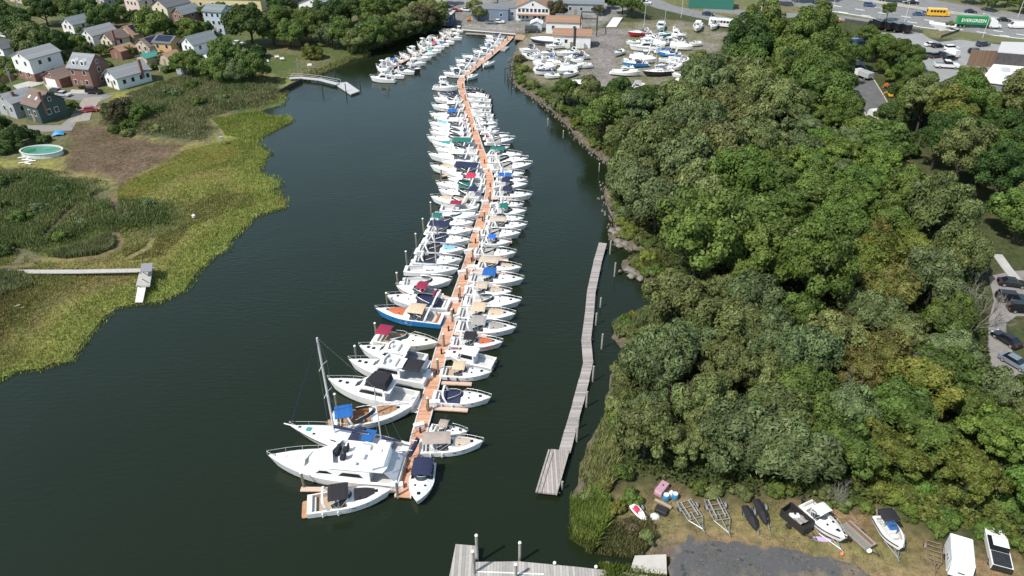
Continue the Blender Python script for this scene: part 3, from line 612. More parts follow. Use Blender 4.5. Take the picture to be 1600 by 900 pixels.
tpx(1442,196,3.0,'conifer','blue-green',1.1,0,None,LAND,'blue-grey spruce beside the park road')
for x, y, R, c in [(1392,240,2.6,'mid green'),(1418,246,2.4,'mid green'),(1404,250,1.8,'olive'),(1400,310,2.0,'bright green'),(1432,330,2.4,'mid green'),(1460,350,2.6,'olive'),(1380,222,2.6,'mid green'),(1416,232,2.8,'dark green'),(1490,372,2.2,'grey-green')]: tpx(x,y,R,'round',c,1,0,'trees around the park road')
bare_tree(1515,520,11,'leafless grey tree at the edge of the cars\' turning area')
bare_tree(1300,790,6,'leafless grey sapling behind the cabin boat on its trailer')
bare_tree(1245,750,6,'leafless grey stem among the olive trees above the black trailer')
bare_tree(1330,640,9,'thin bare tree poking out of the middle of the wood')
for x, y, h, lb in [(1070,640,7.5,'dead grey branches among the pale olive trees behind the pink tub'),(1180,560,9,'dead grey treetop left of the rusty-tinted crowns'),(1120,330,11,'bare grey treetop in the dense green upper wood'),(1420,600,9,'bare grey treetop above the yellow-green brambles'),(1000,300,8,'bare twigs among the olive trees at the water bend'),(1290,430,11,'bare grey treetop near the middle of the wood, uphill of the thin one')]: bare_tree(x,y,h,lb)
# -- trees between the park road and the lot, and by the highway
for x, y, R, k, c, lf in [(1372,100,4.2,'round','bright green',2),(1395,115,4.5,'round','mid green',2),(1422,112,3.6,'round','mid green',1.2),(1412,140,3.8,'tall','mid green',1),(1410,170,4.0,'round','dark green',1.5),
   (1503,160,3.8,'tall','mid green',.6),(1490,200,4.4,'round','olive',1),(1530,200,4.5,'round','mid green',1.5),(1560,205,4.5,'round','mid green',1.5),(1590,190,4.8,'round','dark green',1.5),(1620,200,4.8,'round','mid green',1.5),(1560,240,4.4,'round','mid green',1.0),
   (1385,205,4.2,'round','dark green',1.2),(1405,225,3.6,'round','yellow-green',.8),(1450,240,5.2,'flat','mid green',1.5),(1480,255,5,'round','mid green',1.5),(1445,285,4.6,'round','dark green',1),(1500,285,5.4,'round','mid green',1.5),(1540,275,5.2,'round','mid green',1.5),(1575,300,5.4,'round','yellow-green',1.6),(1610,290,5.2,'round','mid green',1.6),
   (1500,330,5,'round','dark green',1.5),(1545,340,5.2,'round','mid green',1.6),(1590,350,5,'round','mid green',1.6),(1630,340,5,'round','dark green',1.2),(1566,385,2.4,'round','bright green',.4),
   (1330,110,4,'round','mid green',1.5),(1310,75,3.2,'round','mid green',1),(1350,75,3.4,'round','mid green',1.5),(1270,68,3.2,'round','dark green',1.2),(1240,60,3.6,'round','mid green',1.3),(1215,62,3.4,'round','olive',1.2),(1290,64,2.8,'round','mid green',.8)]:
    if y < 215 or x > 1590: tpx(x, y, R*1.2, k, c, rng.uniform(.9,1.15), lf*.8, 'trees around the park road')
Z_EASTW = [(1402,150),(1440,186),(1478,190),(1494,168),(1520,172),(1532,196),(1600,204),(1720,206),(1720,385),(1600,385),(1550,375),(1512,350),(1478,322),(1447,285),(1436,255),(1420,235),(1396,190)]
fill([p[:2] for p in GP(Z_EASTW)], 34, 3.6, 6.6, ['mid green','mid green','dark green','mid green','olive','yellow-green'], ['round','round','tall','feather'], 'trees around the park road', .66, [KEEP, PATHW, TURN], 33, lift=.2)
tpx(1384,33,3.2,'round','mid green',1.0,2.2,None,LAND,'lone round tree on the grass between highway and black lorries')
tpx(1483,46,1.7,'round','olive',1.0,.6,None,LAND,'small pale tree on the highway island beside the container lorry')
for x, y, R, c in [(1215,8,4.5,'mid green'),(1245,4,4.6,'dark green'),(1270,6,4.2,'mid green'),(1290,2,4,'olive')]: tpx(x,y,R,'round',c,1.0,2.5,'trees beside the highway slip road')
for k in range(10): tpx(1505+k*17+rng.uniform(-4,4), 12+k*.9+rng.uniform(-8,4), rng.uniform(3.4,4.6), 'round', rng.choice(['mid green','dark green','olive']), 1, 1, 'trees beyond the highway')
for x, y, R, c, lf in [(870,32,3.6,'brownish',1),(985,28,4.2,'mid green',1.6),(972,22,4.0,'mid green',1.6),(742,24,2.8,'olive',.8),(748,32,2.6,'olive',.6),(778,8,3.4,'mid green',1),(812,5,3.4,'mid green',1.2),(950,14,2.6,'dark green',.8),(690,8,4.5,'mid green',1.5),(800,-8,3.2,'mid green',1.2),(935,24,1.8,'brownish',.3)]:
    tpx(x, y, R*1.3, 'round', c, rng.uniform(.9,1.1), lf*.6, 'trees around the marina buildings')
for x, y, R, k, c in [(1082,146,4.6,'round','olive'),(1100,132,5.0,'round','grey-green'),(1090,112,4.6,'round','olive'),(1122,116,4.0,'feather','mid green'),(1068,156,3.6,'round','olive')]: tpx(x,y,R,k,c,1.0,0,'trees of the wood on the east bank')
for x, y, R, c in [(1378,114,3.0,'mid green'),(1392,130,3.0,'bright green'),(1402,122,3.2,'mid green'),(1366,94,2.8,'mid green'),(1398,150,2.8,'olive'),(1385,98,3,'mid green')]: tpx(x,y,R,'round',c,1,0,'trees around the park road')
for x, y, R, c in [(985,374,1.5,'yellow-green'),(1000,378,1.6,'olive'),(1016,386,1.7,'mid green'),(1000,418,1.4,'yellow-green'),(1022,432,1.6,'olive'),(1036,452,1.6,'mid green'),(1034,470,1.5,'yellow-green'),(1020,490,1.6,'olive'),(958,300,1.5,'olive'),(962,318,1.6,'mid green'),(968,336,1.6,'olive'),(972,350,1.5,'yellow-green')]: tpx(x,y,R,'shrub',c,1.1,0,'shrubs overhanging the east bank',.6)
LW = [Vector(p) for p in GP([(470,112),(500,104),(545,86),(572,76),(592,68),(640,52),(682,42),(700,40)], LAND)]
for a, b in zip(LW, LW[1:]):
    nb_ = max(1, int((b-a).length/2.0))
    for k in range(nb_):
        if a.x > LW[2].x - 1: p = a+(b-a)*(k+rng.random())/nb_; tree(p.x+rng.uniform(-1,.5), p.y+rng.uniform(.5,2.5), rng.uniform(2.0,3.4), 'shrub', rng.choice(['mid green','dark green','olive','mid green']), rng.uniform(1.1,1.7), .8, 'shrubs along the wooded west bank')
grass('waterside_reeds', [(GP([(470,118),(500,106),(545,88),(578,80),(580,88),(548,98),(505,116),(482,126)], .6), 9000, 1.1, .2, (.17,.20,.06), (.24,.24,.09), 58, {})], 'green reeds below the waterside lawn')
# -- trees of the west bank and between the houses
for x, y, R, k, c, lf in [(190,190,3.7,'round','brownish',.6),(222,190,3.0,'round','mid green',.4),(246,178,2.4,'shrub','dark green',0),(172,182,2.4,'shrub','mid green',0),(205,200,2.2,'shrub','mid green',0),(302,120,3.6,'round','mid green',.5),(340,128,4.2,'round','mid green',.6),(372,130,4.4,'round','grey-green',.6),(398,128,3.8,'round','mid green',.5),(356,112,4.4,'round','mid green',1.2),(290,112,2.6,'round','bright green',.3),
   (395,72,5.8,'round','dark green',1.6),(428,70,4.2,'round','mid green',1.2),(402,92,3.2,'shrub','dark green',0),(243,66,4.6,'round','mid green',1.6),(262,60,3.2,'round','grey-green',1),(215,42,2.6,'round','dark green',.6),(60,92,5.2,'round','olive',2.2),(40,70,5,'round','dark green',2),(90,95,4.2,'round','dark green',1.5),(20,58,5,'round','dark green',2),(130,42,4.4,'round','dark green',1.5),(165,48,4.4,'round','mid green',1.5),(108,36,4.2,'round','mid green',1.5),(75,40,4.6,'round','dark green',1.5),(182,34,3.2,'round','mid green',1),
   (300,62,3.6,'round','mid green',1),(318,58,2.6,'round','bright green',.6),(285,56,2.4,'round','bright green',.5),(455,74,4,'round','mid green',1.2),(468,66,3.8,'round','mid green',1),(500,62,4.4,'round','mid green',1.4),(520,72,3.6,'round','grey-green',.6),(540,74,4.2,'round','mid green',.6),(560,80,3.8,'round','olive',.6),(575,76,4.6,'round','mid green',1.2),(590,72,4.2,'round','mid green',.8),(608,66,4.2,'round','mid green',.8),(620,60,4,'round','olive',.6),(636,56,4.2,'round','olive',.8),(655,48,4.2,'round','brownish',.6),(668,42,4.4,'round','olive',1),(680,36,4,'round','yellow-green',1),
   (520,44,5,'round','dark green',1.6),(550,40,4.8,'round','dark green',1.6),(580,38,4.8,'round','mid green',1.6),(605,32,4.6,'round','mid green',1.6),(640,26,4.6,'round','dark green',1.4),(660,16,4.2,'round','mid green',1.2),(440,44,4,'round','mid green',1.4),(478,46,3.6,'round','mid green',1),(440,24,3.8,'round','dark green',1.2),(545,12,4.2,'round','dark green',1.4),(585,8,4.2,'round','mid green',1.4),(620,6,4,'round','dark green',1.4),
   (10,238,3.2,'shrub','dark green',0),(30,228,3.2,'round','dark green',.2),(5,215,3.4,'round','dark green',.4),(52,215,2.0,'shrub','dark green',0),(70,222,1.8,'shrub','dark green',0),(5,292,2.6,'shrub','dark green',0),(22,286,1.8,'shrub','dark green',0),(2,325,2.2,'shrub','mid green',0),(30,345,2.0,'shrub','mid green',0),(100,300,2.0,'shrub','dark green',0),(60,330,1.8,'shrub','grey-green',0),(165,330,1.8,'shrub','dark green',0),(95,375,1.9,'shrub','mid green',0),(12,395,1.9,'shrub','dark green',0),(130,350,1.7,'shrub','grey-green',0),(200,345,1.6,'shrub','grey-green',0),(230,322,1.6,'shrub','grey-green',0),
   (15,112,2.6,'round','olive',.4),(8,122,2.0,'shrub','yellow-green',0),(110,165,1.6,'shrub','yellow-green',0),(128,138,1.0,'shrub','dark green',0),(236,108,1.8,'shrub','mid green',0),(262,112,1.6,'shrub','bright green',0),(270,150,2.4,'shrub','grey-green',0),(310,165,2.2,'shrub','mid green',0),(345,158,2.0,'shrub','grey-green',0),(200,212,1.8,'shrub','olive',0),(245,205,1.8,'shrub','olive',0),(180,208,1.8,'shrub','mid green',0),(300,140,2.4,'shrub','mid green',0)]:
    tpx(x, y, R*(1.45 if y < 130 and x < 700 else 1.15), k, c, rng.uniform(.9,1.12), lf*(.0 if x > 425 or y > 95 else .25), 'trees of the west bank' if k != 'shrub' else 'shrubs of the west bank')
for x, y, R, c in [(35,118,2.6,'mid green'),(75,112,2.4,'dark green'),(110,128,2.2,'mid green'),(100,108,3.0,'dark green'),(125,82,3.0,'mid green'),(135,95,2.6,'dark green'),(165,88,2.4,'mid green'),(195,70,2.6,'dark green'),(205,88,2.0,'mid green'),(228,82,2.4,'mid green'),(250,80,2.8,'dark green'),(256,98,2.0,'mid green'),(285,84,2.6,'mid green'),(170,112,1.8,'bright green'),(215,112,1.8,'mid green'),(245,40,3.2,'dark green'),(285,24,3.0,'mid green'),(325,34,3.0,'dark green'),(372,36,3.4,'mid green'),(335,80,2.6,'mid green'),(200,12,3.2,'dark green'),(140,20,3.4,'dark green'),(60,16,3.6,'mid green'),(8,30,3.6,'dark green'),(300,4,3.2,'mid green'),(350,16,3,'mid green'),(140,62,2.8,'dark green'),(172,66,2.6,'mid green'),(112,76,2.8,'dark green'),(86,78,3.0,'mid green'),(226,64,2.4,'dark green'),(296,76,2.6,'mid green'),(318,80,2.6,'dark green'),(276,66,2.4,'mid green'),(47,150,1.4,'bright green'),(8,150,2.0,'mid green'),(120,176,1.3,'mid green'),(5,170,1.8,'dark green')]:
    tpx(x, y, R*1.25, 'round', c, rng.uniform(.9,1.1), .0, 'trees between the houses')
tpx(487,88,4.2,'round','yellow-green',1.0,-2.4,None,LAND,'clipped round green bush alone on the waterside lawn')
bare_tree(238,95,7,'bare twiggy tree between the orange house and the brown roofs')
# ------------------------------------------------------------------ roads, lots and pavements
H1 = [(1230,-12),(1330,0),(1450,18),(1600,38),(1800,62),(1800,92),(1600,62),(1520,53),(1440,44),(1350,27),(1260,12),(1180,2)]
H2 = [(1290,-27),(1400,-10),(1500,7),(1600,22),(1800,46),(1800,58),(1600,35.5),(1450,15.5),(1330,-2.5),(1230,-14)]
sheet_poly('highway_road', H1, ASPH, .04); sheet_poly('highway_road', H2, ASPH, .04)
sheet_poly('parking_lot', [(1362,50),(1400,52),(1440,52),(1452,60),(1468,66),(1500,62),(1545,68),(1600,74),(1800,90),(1800,170),(1600,150),(1540,140),(1505,112),(1470,128),(1445,122),(1436,98),(1426,78),(1390,66),(1360,58)], LOT, .048)
o = struct('road', band(MB(), [(985,-14),(1012,0),(1040,11),(1080,20),(1130,31),(1180,43),(1250,58),(1310,76)], 9.5, LAND-.2, LAND+.056), ASPH)
struct('road', band(MB(), [(1100,14),(1200,23),(1300,26),(1370,36),(1432,52)], 8, LAND-.2, LAND+.062), ASPH)
struct('park_road', band(MB(), [(1312,74),(1325,92),(1338,112),(1352,136),(1366,162),(1380,190),(1400,222),(1412,240)], 7.4, LAND-.2, LAND+.05), PARKA)
for sg in (-1, 1): struct('kerb', band(MB(), [(1318,84),(1338,112),(1352,136),(1366,162),(1380,190),(1400,222)], .3, LAND-.2, LAND+.14, LAND, sg*3.85), KERB)
sheet_poly('turning_area', [(1545,432),(1580,424),(1640,420),(1760,425),(1760,500),(1620,494),(1588,494),(1572,505),(1572,530),(1590,565),(1604,582),(1700,606),(1700,650),(1605,602),(1572,598),(1550,576),(1543,540),(1545,500),(1553,470)], mat('worn_asphalt', (.24,.225,.21), .9, noise=.25, nscale=.5), .04)
struct('pavement', band(MB(), [(1558,398),(1572,418),(1588,438)], 1.8, LAND-.2, LAND+.13), CONC)
def yard_asphalt():
    """old asphalt with soil washed over it and darker repaired patches"""
    m = bpy.data.materials.new('yard_asphalt'); m.use_nodes = True; n = m.node_tree.nodes; l = m.node_tree.links; b = n['Principled BSDF']; b.inputs['Roughness'].default_value = .92
    geo = n.new('ShaderNodeNewGeometry'); out = None
    for sc, lo, hi, c in ((.35,.50,.62,(.17,.135,.095)), (.9,.60,.66,(.045,.045,.046)), (2.6,.58,.70,(.125,.12,.112))):
        nz = n.new('ShaderNodeTexNoise'); nz.inputs['Scale'].default_value = sc; nz.inputs['Detail'].default_value = 6; l.new(geo.outputs['Position'], nz.inputs[0])
        mr = n.new('ShaderNodeMapRange'); mr.inputs[1].default_value = lo; mr.inputs[2].default_value = hi; l.new(nz.outputs[0], mr.inputs[0])
        mx = n.new('ShaderNodeMix'); mx.data_type = 'RGBA'; mx.inputs[7].default_value = (*c,1); l.new(mr.outputs[0], mx.inputs[0])
        if out is None: mx.inputs[6].default_value = (.085,.084,.086,1)
        else: l.new(out, mx.inputs[6])
        out = mx.outputs[2]
    l.new(out, b.inputs['Base Color']); return m
def jag(poly, amp=.35, seg=.8, seed=3):
    r = random.Random(seed); P = [Vector(p) for p in GP(poly)]; out = []
    for a, b in zip(P, P[1:]+P[:1]):
        n = max(1, int((b-a).length/seg))
        for i in range(n):
            p = a+(b-a)*i/n; out.append((p.x+r.uniform(-amp,amp), p.y+r.uniform(-amp,amp)))
    return out
struct('boat_yard_asphalt', MB().prism(jag([(1048,864),(1058,852),(1080,838),(1112,845),(1180,851),(1250,864),(1300,872),(1335,884),(1358,904),(1372,940),(1380,1040),(1036,1040),(1044,900)]), LAND-.2, LAND+.05), yard_asphalt())
rq = [G(992,868,.95), G(1041,866,LAND+.06), G(1042,897,LAND+.06), G(984,892,.85)]
struct('slipway', MB().sheet([[rq[0],rq[1]],[rq[3],rq[2]]], .5), mat('slip_concrete', (.46,.44,.40), .85, noise=.12, nscale=.8))
struct('street', band(MB(), [(60,155),(90,151),(118,149),(148,153),(165,155)], 6.5, LAND-.2, LAND+.05), ASPH)
struct('street', band(MB(), [(146,152),(136,166),(128,178),(124,190)], 5, LAND-.2, LAND+.056), mat('gravel_track', (.30,.27,.23), .95, noise=.2, nscale=1))
sheet_poly('driveway', [(40,196),(95,196),(108,185),(122,186),(112,204),(70,206),(45,204)], mat('drive_grey', (.24,.23,.22), .9, noise=.2), .048)
for q in ([(20,134),(45,127),(70,130),(30,142)],[(66,128),(80,126),(96,140),(80,146)],[(112,140),(152,142),(150,147),(108,146)]): sheet_poly('pavement', q, CONC, .07)
for k in range(9): sheet_poly('road_marking', [(1300+k*36,8+k*5.6),(1315+k*36,10.3+k*5.6),(1315+k*36,11+k*5.6),(1300+k*36,8.7+k*5.6)], PAINTW, .046, LAND, .01)
for k in range(9): sheet_poly('road_marking', [(1310+k*36,18+k*5.2),(1325+k*36,20.2+k*5.2),(1325+k*36,20.9+k*5.2),(1310+k*36,18.7+k*5.2)], PAINTW, .046, LAND, .01)
sheet_poly('road_marking', [(1260,11.2),(1350,26),(1440,43),(1520,52),(1600,61),(1600,60.3),(1520,51.3),(1440,42.3),(1350,25.3),(1260,10.6)], PAINTW, .046, LAND, .01)
sheet_poly('road_marking', [(1452,33),(1500,40),(1490,43),(1452,37)], PAINTW, .05, LAND, .01)
sheet_poly('traffic_island', [(1455,38),(1478,42),(1486,47),(1470,49),(1462,45)], CONC, .16)
sheet_poly('traffic_island', [(1468,58),(1498,49),(1540,54),(1600,64),(1600,70),(1545,66),(1500,57),(1476,62)], mat('verge_grass', (.12,.125,.05), .95, noise=.3), .15)
br = thing('median_barrier', 'long pale concrete barrier dividing the highway', 'barrier'); part('wall', band(MB(), [(1232,-13),(1330,-1.2),(1450,16.7),(1600,36.7),(1800,60)], .6, LAND, LAND+.95), CONC, br)
def fence(name, poly, h, label, m, post=3.0, z=LAND, cat='fence'):
    o = thing(name, label, cat); part('panel', band(MB(), poly, .08, z+.1, z+h, z), m, o); P = [G(x,y,z) for x,y in poly]
    for a, b in zip(P, P[1:]):
        n = max(1, int((b-a).length/post))
        for i in range(n+1): p = a+(b-a)*i/n; part('post', MB().box(p.x-.07,p.x+.07,p.y-.07,p.y+.07,z,z+h+.1), m, o)
WHITEF = mat('white_fence', (.72,.72,.70), .6); BROWNF = striped('brown_fence', (.22,.15,.10), (.1,.07,.05), 0, 4, .1)
fence('fence', [(0,133),(24,124)], 1.7, 'dark brown board fence left of the white two-storey house', BROWNF)
fence('fence', [(432,70),(470,72)], 1.8, 'brown board fence behind the clipped round bush', BROWNF)
fence('fence', [(250,112),(272,108),(285,104)], 1.6, 'white fence below the orange house', WHITEF)
fence('fence', [(1320,34),(1440,52)], 1.2, 'dark railing behind the black lorries', mat('dark_rail', (.06,.065,.06), .6))
fence('fence', [(1470,60),(1498,50)], 1.1, 'thin dark railing on the verge by the lot entrance', mat('dark_rail', (.06,.065,.06)))

# ------------------------------------------------------------------ houses and other buildings
def wallm(n, c): return striped('siding_'+n, c, tuple(v*.72 for v in c), 2, 4.0, .12, .8, .06)
SID = {n: wallm(n, c) for n, c in {'white': (.74,.74,.73), 'cream': (.66,.58,.42), 'orange': (.60,.38,.17), 'green': (.055,.085,.075), 'grey': (.34,.36,.38), 'blue': (.16,.22,.30), 'tan': (.48,.40,.30), 'pale blue': (.45,.52,.58), 'pink': (.66,.52,.47), 'yellow': (.66,.56,.32), 'darkgreen': (.03,.16,.12), 'navy': (.05,.09,.16)}.items()}
def brickm():
    m = bpy.data.materials.new('red_brick'); m.use_nodes = True; n = m.node_tree.nodes; l = m.node_tree.links; b = n['Principled BSDF']; b.inputs['Roughness'].default_value = .9
    tc = n.new('ShaderNodeTexCoord'); mp = n.new('ShaderNodeMapping'); mp.inputs['Rotation'].default_value = (math.pi/2,0,.6); bt = n.new('ShaderNodeTexBrick'); bt.inputs['Scale'].default_value = 3.5
    bt.inputs['Color1'].default_value = (.24,.11,.085,1); bt.inputs['Color2'].default_value = (.19,.085,.065,1); bt.inputs['Mortar'].default_value = (.30,.25,.21,1); bt.inputs['Mortar Size'].default_value = .012
    l.new(tc.outputs['Object'], mp.inputs[0]); l.new(mp.outputs[0], bt.inputs[0]); l.new(bt.outputs[0], b.inputs['Base Color']); return m
SID['brick'] = brickm()
ROOF = {n: striped('shingles_'+n.replace(' ','_'), c, tuple(v*.75 for v in c), 2, 5.0, .15, .9, .16, nscale=1.5) for n, c in {'grey': (.24,.25,.26), 'dark': (.12,.125,.135), 'brown': (.17,.125,.105), 'rust': (.30,.18,.12), 'tan': (.34,.26,.20), 'slate': (.17,.20,.21), 'teal': (.05,.22,.19), 'white': (.66,.66,.65), 'green': (.05,.16,.12)}.items()}
TRIM = mat('white_trim', (.74,.74,.73), .6); PANE = mat('window_pane', (.03,.04,.05), .08, spec=.6)
SOLAR = striped('solar_cells', (.012,.018,.045), (.10,.11,.14), 0, 1.0, .06, .25, .05)
def house(corner, w, d, h, rot, wall, roof, label, ridge='y', rh=2.4, name='house', cat='house', base=None, wins=((.2,.5,.8),(.25,.55,.85)), floors=2, chimney=None, dormers=0, flat=False, door=True, porch=None, solar=None, sky=(), z=LAND, garage=False, over=.35):
    if name == 'house': d *= .86; h *= .94; w *= .97; rh *= .92
    p = G(corner[0], corner[1], z); o = thing(name, label, cat, (p.x,p.y,z), math.radians(rot))
    mb = MB(); gx = rh if ridge == 'x' else 0
    if flat: mb.box(-w,0,0,d,0,h)
    elif ridge == 'y': mb.loft([[(-w,y,0),(0,y,0),(0,y,h),(-w/2,y,h+rh-.06),(-w,y,h)] for y in (0,d)])
    else: mb.loft([[(x,0,0),(x,d,0),(x,d,h),(x,d/2,h+rh-.06),(x,0,h)] for x in (-w,0)])
    wl = part('wall', mb, SID[wall], o)
    if base: part('base_wall', MB().box(-w-.03,.03,-.03,d+.03,0,base[1]), SID[base[0]], o)
    e = over; t = .16; rb = MB()
    if flat: rb.box(-w-.15,.15,-.15,d+.15,h+.003,h+.22)
    elif ridge == 'y':
        k = rh/(w/2)
        for a in (-1,1): rb.loft([[(-w/2,y,h+rh),(-w/2+a*(w/2+e),y,h-e*k),(-w/2+a*(w/2+e),y,h-e*k+t),(-w/2,y,h+rh+t)] for y in (-e,d+e)])
    else:
        k = rh/(d/2)
        for a in (-1,1): rb.loft([[(x,d/2,h+rh),(x,d/2+a*(d/2+e),h-e*k),(x,d/2+a*(d/2+e),h-e*k+t),(x,d/2,h+rh+t)] for x in (-w-e,e)])
    rf = part('roof', rb, ROOF[roof], o)
    def win(face, u, zc, ww=.95, hh=1.25):
        if face == 'f': q = lambda g, o0, o1: MB().box(-w*(1-u)-g, -w*(1-u)+g, -o1, -o0, zc-hh/2*g/(ww/2), zc+hh/2*g/(ww/2))
        else: q = lambda g, o0, o1: MB().box(o0, o1, d*u-g, d*u+g, zc-hh/2*g/(ww/2), zc+hh/2*g/(ww/2))
        f = part('window', q(ww/2+.09, -.02, .05), TRIM, o); part('pane', q(ww/2, .0, .065), PANE, f)
    fh = h/floors
    for fl in range(floors):
        for u in wins[0]:
            if fl == 0 and door and abs(u-.5) < .06: continue
            win('f', u, fh*fl+fh*.55)
        for u in wins[1]: win('s', u, fh*fl+fh*.55)
    if door: dr = part('door', MB().box(-w*.5-.5,-w*.5+.5,-.06,.02,.1,2.15), mat('door_paint', (.30,.22,.16), .6), o)
    if garage: part('garage_door', MB().box(-w*.85,-w*.25,-.06,.02,.05,2.3), TRIM, o)
    if not flat and ridge == 'y' and rh > 1.6: win('f', .5, h+rh*.35, .7, .9)
    if not flat and ridge == 'x' and rh > 1.6: win('s', .5, h+rh*.35, .7, .9)
    if chimney: cx, cyy, ch = chimney; part('chimney', MB().box(-w*(1-cx)-.4,-w*(1-cx)+.4,d*cyy-.35,d*cyy+.35,h*.5,h+rh+ch), SID['brick'], rf)
    for i in range(dormers):
        x = -w*(.3+.4*i/(max(dormers-1,1))); k = rh/(d/2); y0 = d*.08; zz = h+k*y0
        dm = part('dormer', MB().loft([[(x-.7,y0,zz),(x+.7,y0,zz),(x+.7,y0,zz+1.2),(x,y0,zz+1.9),(x-.7,y0,zz+1.2)],[(x-.7,y0+2.2,zz),(x+.7,y0+2.2,zz),(x+.7,y0+2.2,zz+1.2),(x,y0+2.2,zz+1.9),(x-.7,y0+2.2,zz+1.2)]]), TRIM, o)
        part('dormer_window', MB().box(x-.38,x+.38,y0-.05,y0+.02,zz+.35,zz+1.2), PANE, dm)
    if porch: part('porch', MB().box(-w*.95,-w*.05,-porch,-.01,2.4,2.55), ROOF[roof], o); [part('porch_post', MB().box(x-.08,x+.08,-porch+.1,-porch+.26,0,2.4), TRIM, o) for x in (-w*.92,-w*.5,-w*.08)]
    if solar:
        k = rh/(w/2 if ridge == 'y' else d/2)
        if ridge == 'y': part('solar_panel', MB().sheet([[(-.4,y,h+.4*k+.32),(-w/2+.5,y,h+rh-.5*k+.32)] for y in (d*.15,d*.85)], .05), SOLAR, rf)
        else: part('solar_panel', MB().sheet([[(x,.5,h+.5*k+.32),(x,d/2-.4,h+rh-.4*k+.32)] for x in (-w*.9,-w*.1)], .05), SOLAR, rf)
    for u, v in sky:
        k = rh/(d/2); part('skylight', MB().sheet([[(-w*(1-u)-.3,d*v-.35,h+k*(d*v-.35)+.25),(-w*(1-u)+.3,d*v-.35,h+k*(d*v-.35)+.25)],[(-w*(1-u)-.3,d*v+.35,h+k*(d*v+.35)+.25),(-w*(1-u)+.3,d*v+.35,h+k*(d*v+.35)+.25)]], .06), TRIM, rf)
    return o
house((57,128), 9, 12, 7.2, -28, 'white', 'grey', 'white two-storey house with brick lower floor and pale grey roof', base=('brick',2.3), rh=1.9, wins=((.25,.72),(.3,.6)), floors=2)
house((97,138), 8, 11, 3.0, -26, 'brick', 'brown', 'low brown-roofed brick wing between the white and the brick house', rh=1.9, floors=1, garage=True, door=False, wins=((),(.5,)))
house((147,138), 7.5, 9.5, 6.2, -14, 'brick', 'grey', 'red brick house with grey roof and two white dormers', ridge='x', rh=3.4, dormers=2, wins=((.2,.75),(.5,)), floors=2)
house((187,141), 7, 12.5, 3.9, -36, 'white', 'grey', 'white ranch house with grey roof and tall brick chimney at the marsh edge', rh=2.2, chimney=(1.02,.75,1.6), wins=((.25,.75),(.2,.45,.7,.9)), floors=1, over=.5)
house((67,194), 7, 9, 5.0, -30, 'green', 'brown', 'dark green house with brown roof and white-trimmed windows', ridge='x', rh=3.2, chimney=(.96,.25,.6), sky=((.25,.22),(.7,.22)), wins=((.35,.72),(.35,.62)), floors=1, z=LAND)
house((28,186), 8, 8, 4.6, -30, 'grey', 'grey', 'grey house at the left edge beside the dark green house', rh=2.0, chimney=(.7,.3,.5), wins=((.4,.8),(.3,.7)), floors=1)
house((12,100), 7, 9, 5.0, -28, 'white', 'dark', 'white house with dark roof at the left edge of the street', rh=2.0, wins=((.3,.7),(.5,)))
house((150,77), 6.5, 11, 4.8, -30, 'white', 'grey', 'white house with long grey roof behind the brick house', rh=2.2, wins=((.3,.7),(.4,.8)))
house((180,84), 6.0, 8, 4.6, -28, 'cream', 'brown', 'cream gabled house with brown roof and dark chimney', rh=2.4, chimney=(.95,.2,1.0), wins=((.3,.7),(.5,)))
house((213,74), 9, 10, 4.4, -32, 'tan', 'rust', 'brown-roofed house carrying dark solar panels', rh=2.6, solar=True, wins=((.3,.7),(.5,)))
house((238,92), 8, 9, 4.2, -32, 'tan', 'brown', 'tan house with brown roof left of the orange house', rh=2.2, solar=True, wins=((.3,.7),(.5,)))
house((272,92), 7, 8, 5.4, -14, 'orange', 'dark', 'orange-yellow house with dark solar roof', ridge='x', rh=1.6, solar=True, wins=((.25,.75),(.5,)))
house((308,98), 6.5, 11, 6.0, -34, 'white', 'slate', 'white two-storey house with dark grey roof at the edge of the reeds', rh=2.4, wins=((.35,.7),(.25,.6)))
house((330,106), 5, 7, 2.9, -30, 'white', 'white', 'low white porch building with curved pale roof beside the reeds', rh=.9, floors=1, wins=((.25,.5,.75),(.3,.7)), door=False)
house((222,26), 9, 13, 6.4, -30, 'pink', 'grey', 'large pale pink-white house near the top with grey roof', rh=2.4, wins=((.25,.5,.75),(.3,.6)))
house((266,36), 9, 13, 6.0, -30, 'cream', 'dark', 'cream house with long dark roof near the top', rh=2.6, wins=((.3,.7),(.3,.6)))
house((290,42), 6.5, 10, 4.8, -30, 'brick', 'slate', 'brick-fronted house with dark gable beside the cream house', rh=2.4, wins=((.3,.7),(.5,)))
house((352,54), 8, 9, 8.4, -16, 'pale blue', 'slate', 'tall grey-blue house on posts with outside stairs', ridge='x', rh=1.8, floors=3, wins=((.2,.5,.8),(.4,.7)))
house((410,20), 34, 12, 5.2, -6, 'yellow', 'tan', 'long low yellow building with brown roof at the top', ridge='x', rh=1.8, wins=((.1,.25,.4,.55,.7,.85),(.5,)), name='long_building', cat='building', floors=1, door=False)
house((120,60), 7, 9, 5, -30, 'white', 'slate', 'white house half hidden by the large olive tree', rh=2.2, wins=((.3,.7),(.5,)))
house((510,32), 12, 11, 6.0, -20, 'white', 'grey', 'white house with pale grey hip-like roof behind the bank trees', rh=2.4, wins=((.3,.7),(.5,)))
house((232,104), 5, 5, 2.6, -30, 'tan', 'teal', 'small shed with teal roof below the orange house', rh=.8, floors=1, wins=((),()), name='shed', cat='shed')
house((192,94), 5.5, 6, 2.8, -28, 'brick', 'rust', 'small rust-roofed garage behind the ranch house', rh=1.2, floors=1, wins=((),()), name='garage', cat='garage')
house((268,104), 5.5, 5, 2.6, -28, 'tan', 'rust', 'rust-roofed shed in front of the orange house', rh=1.2, floors=1, wins=((),()), name='shed', cat='shed')
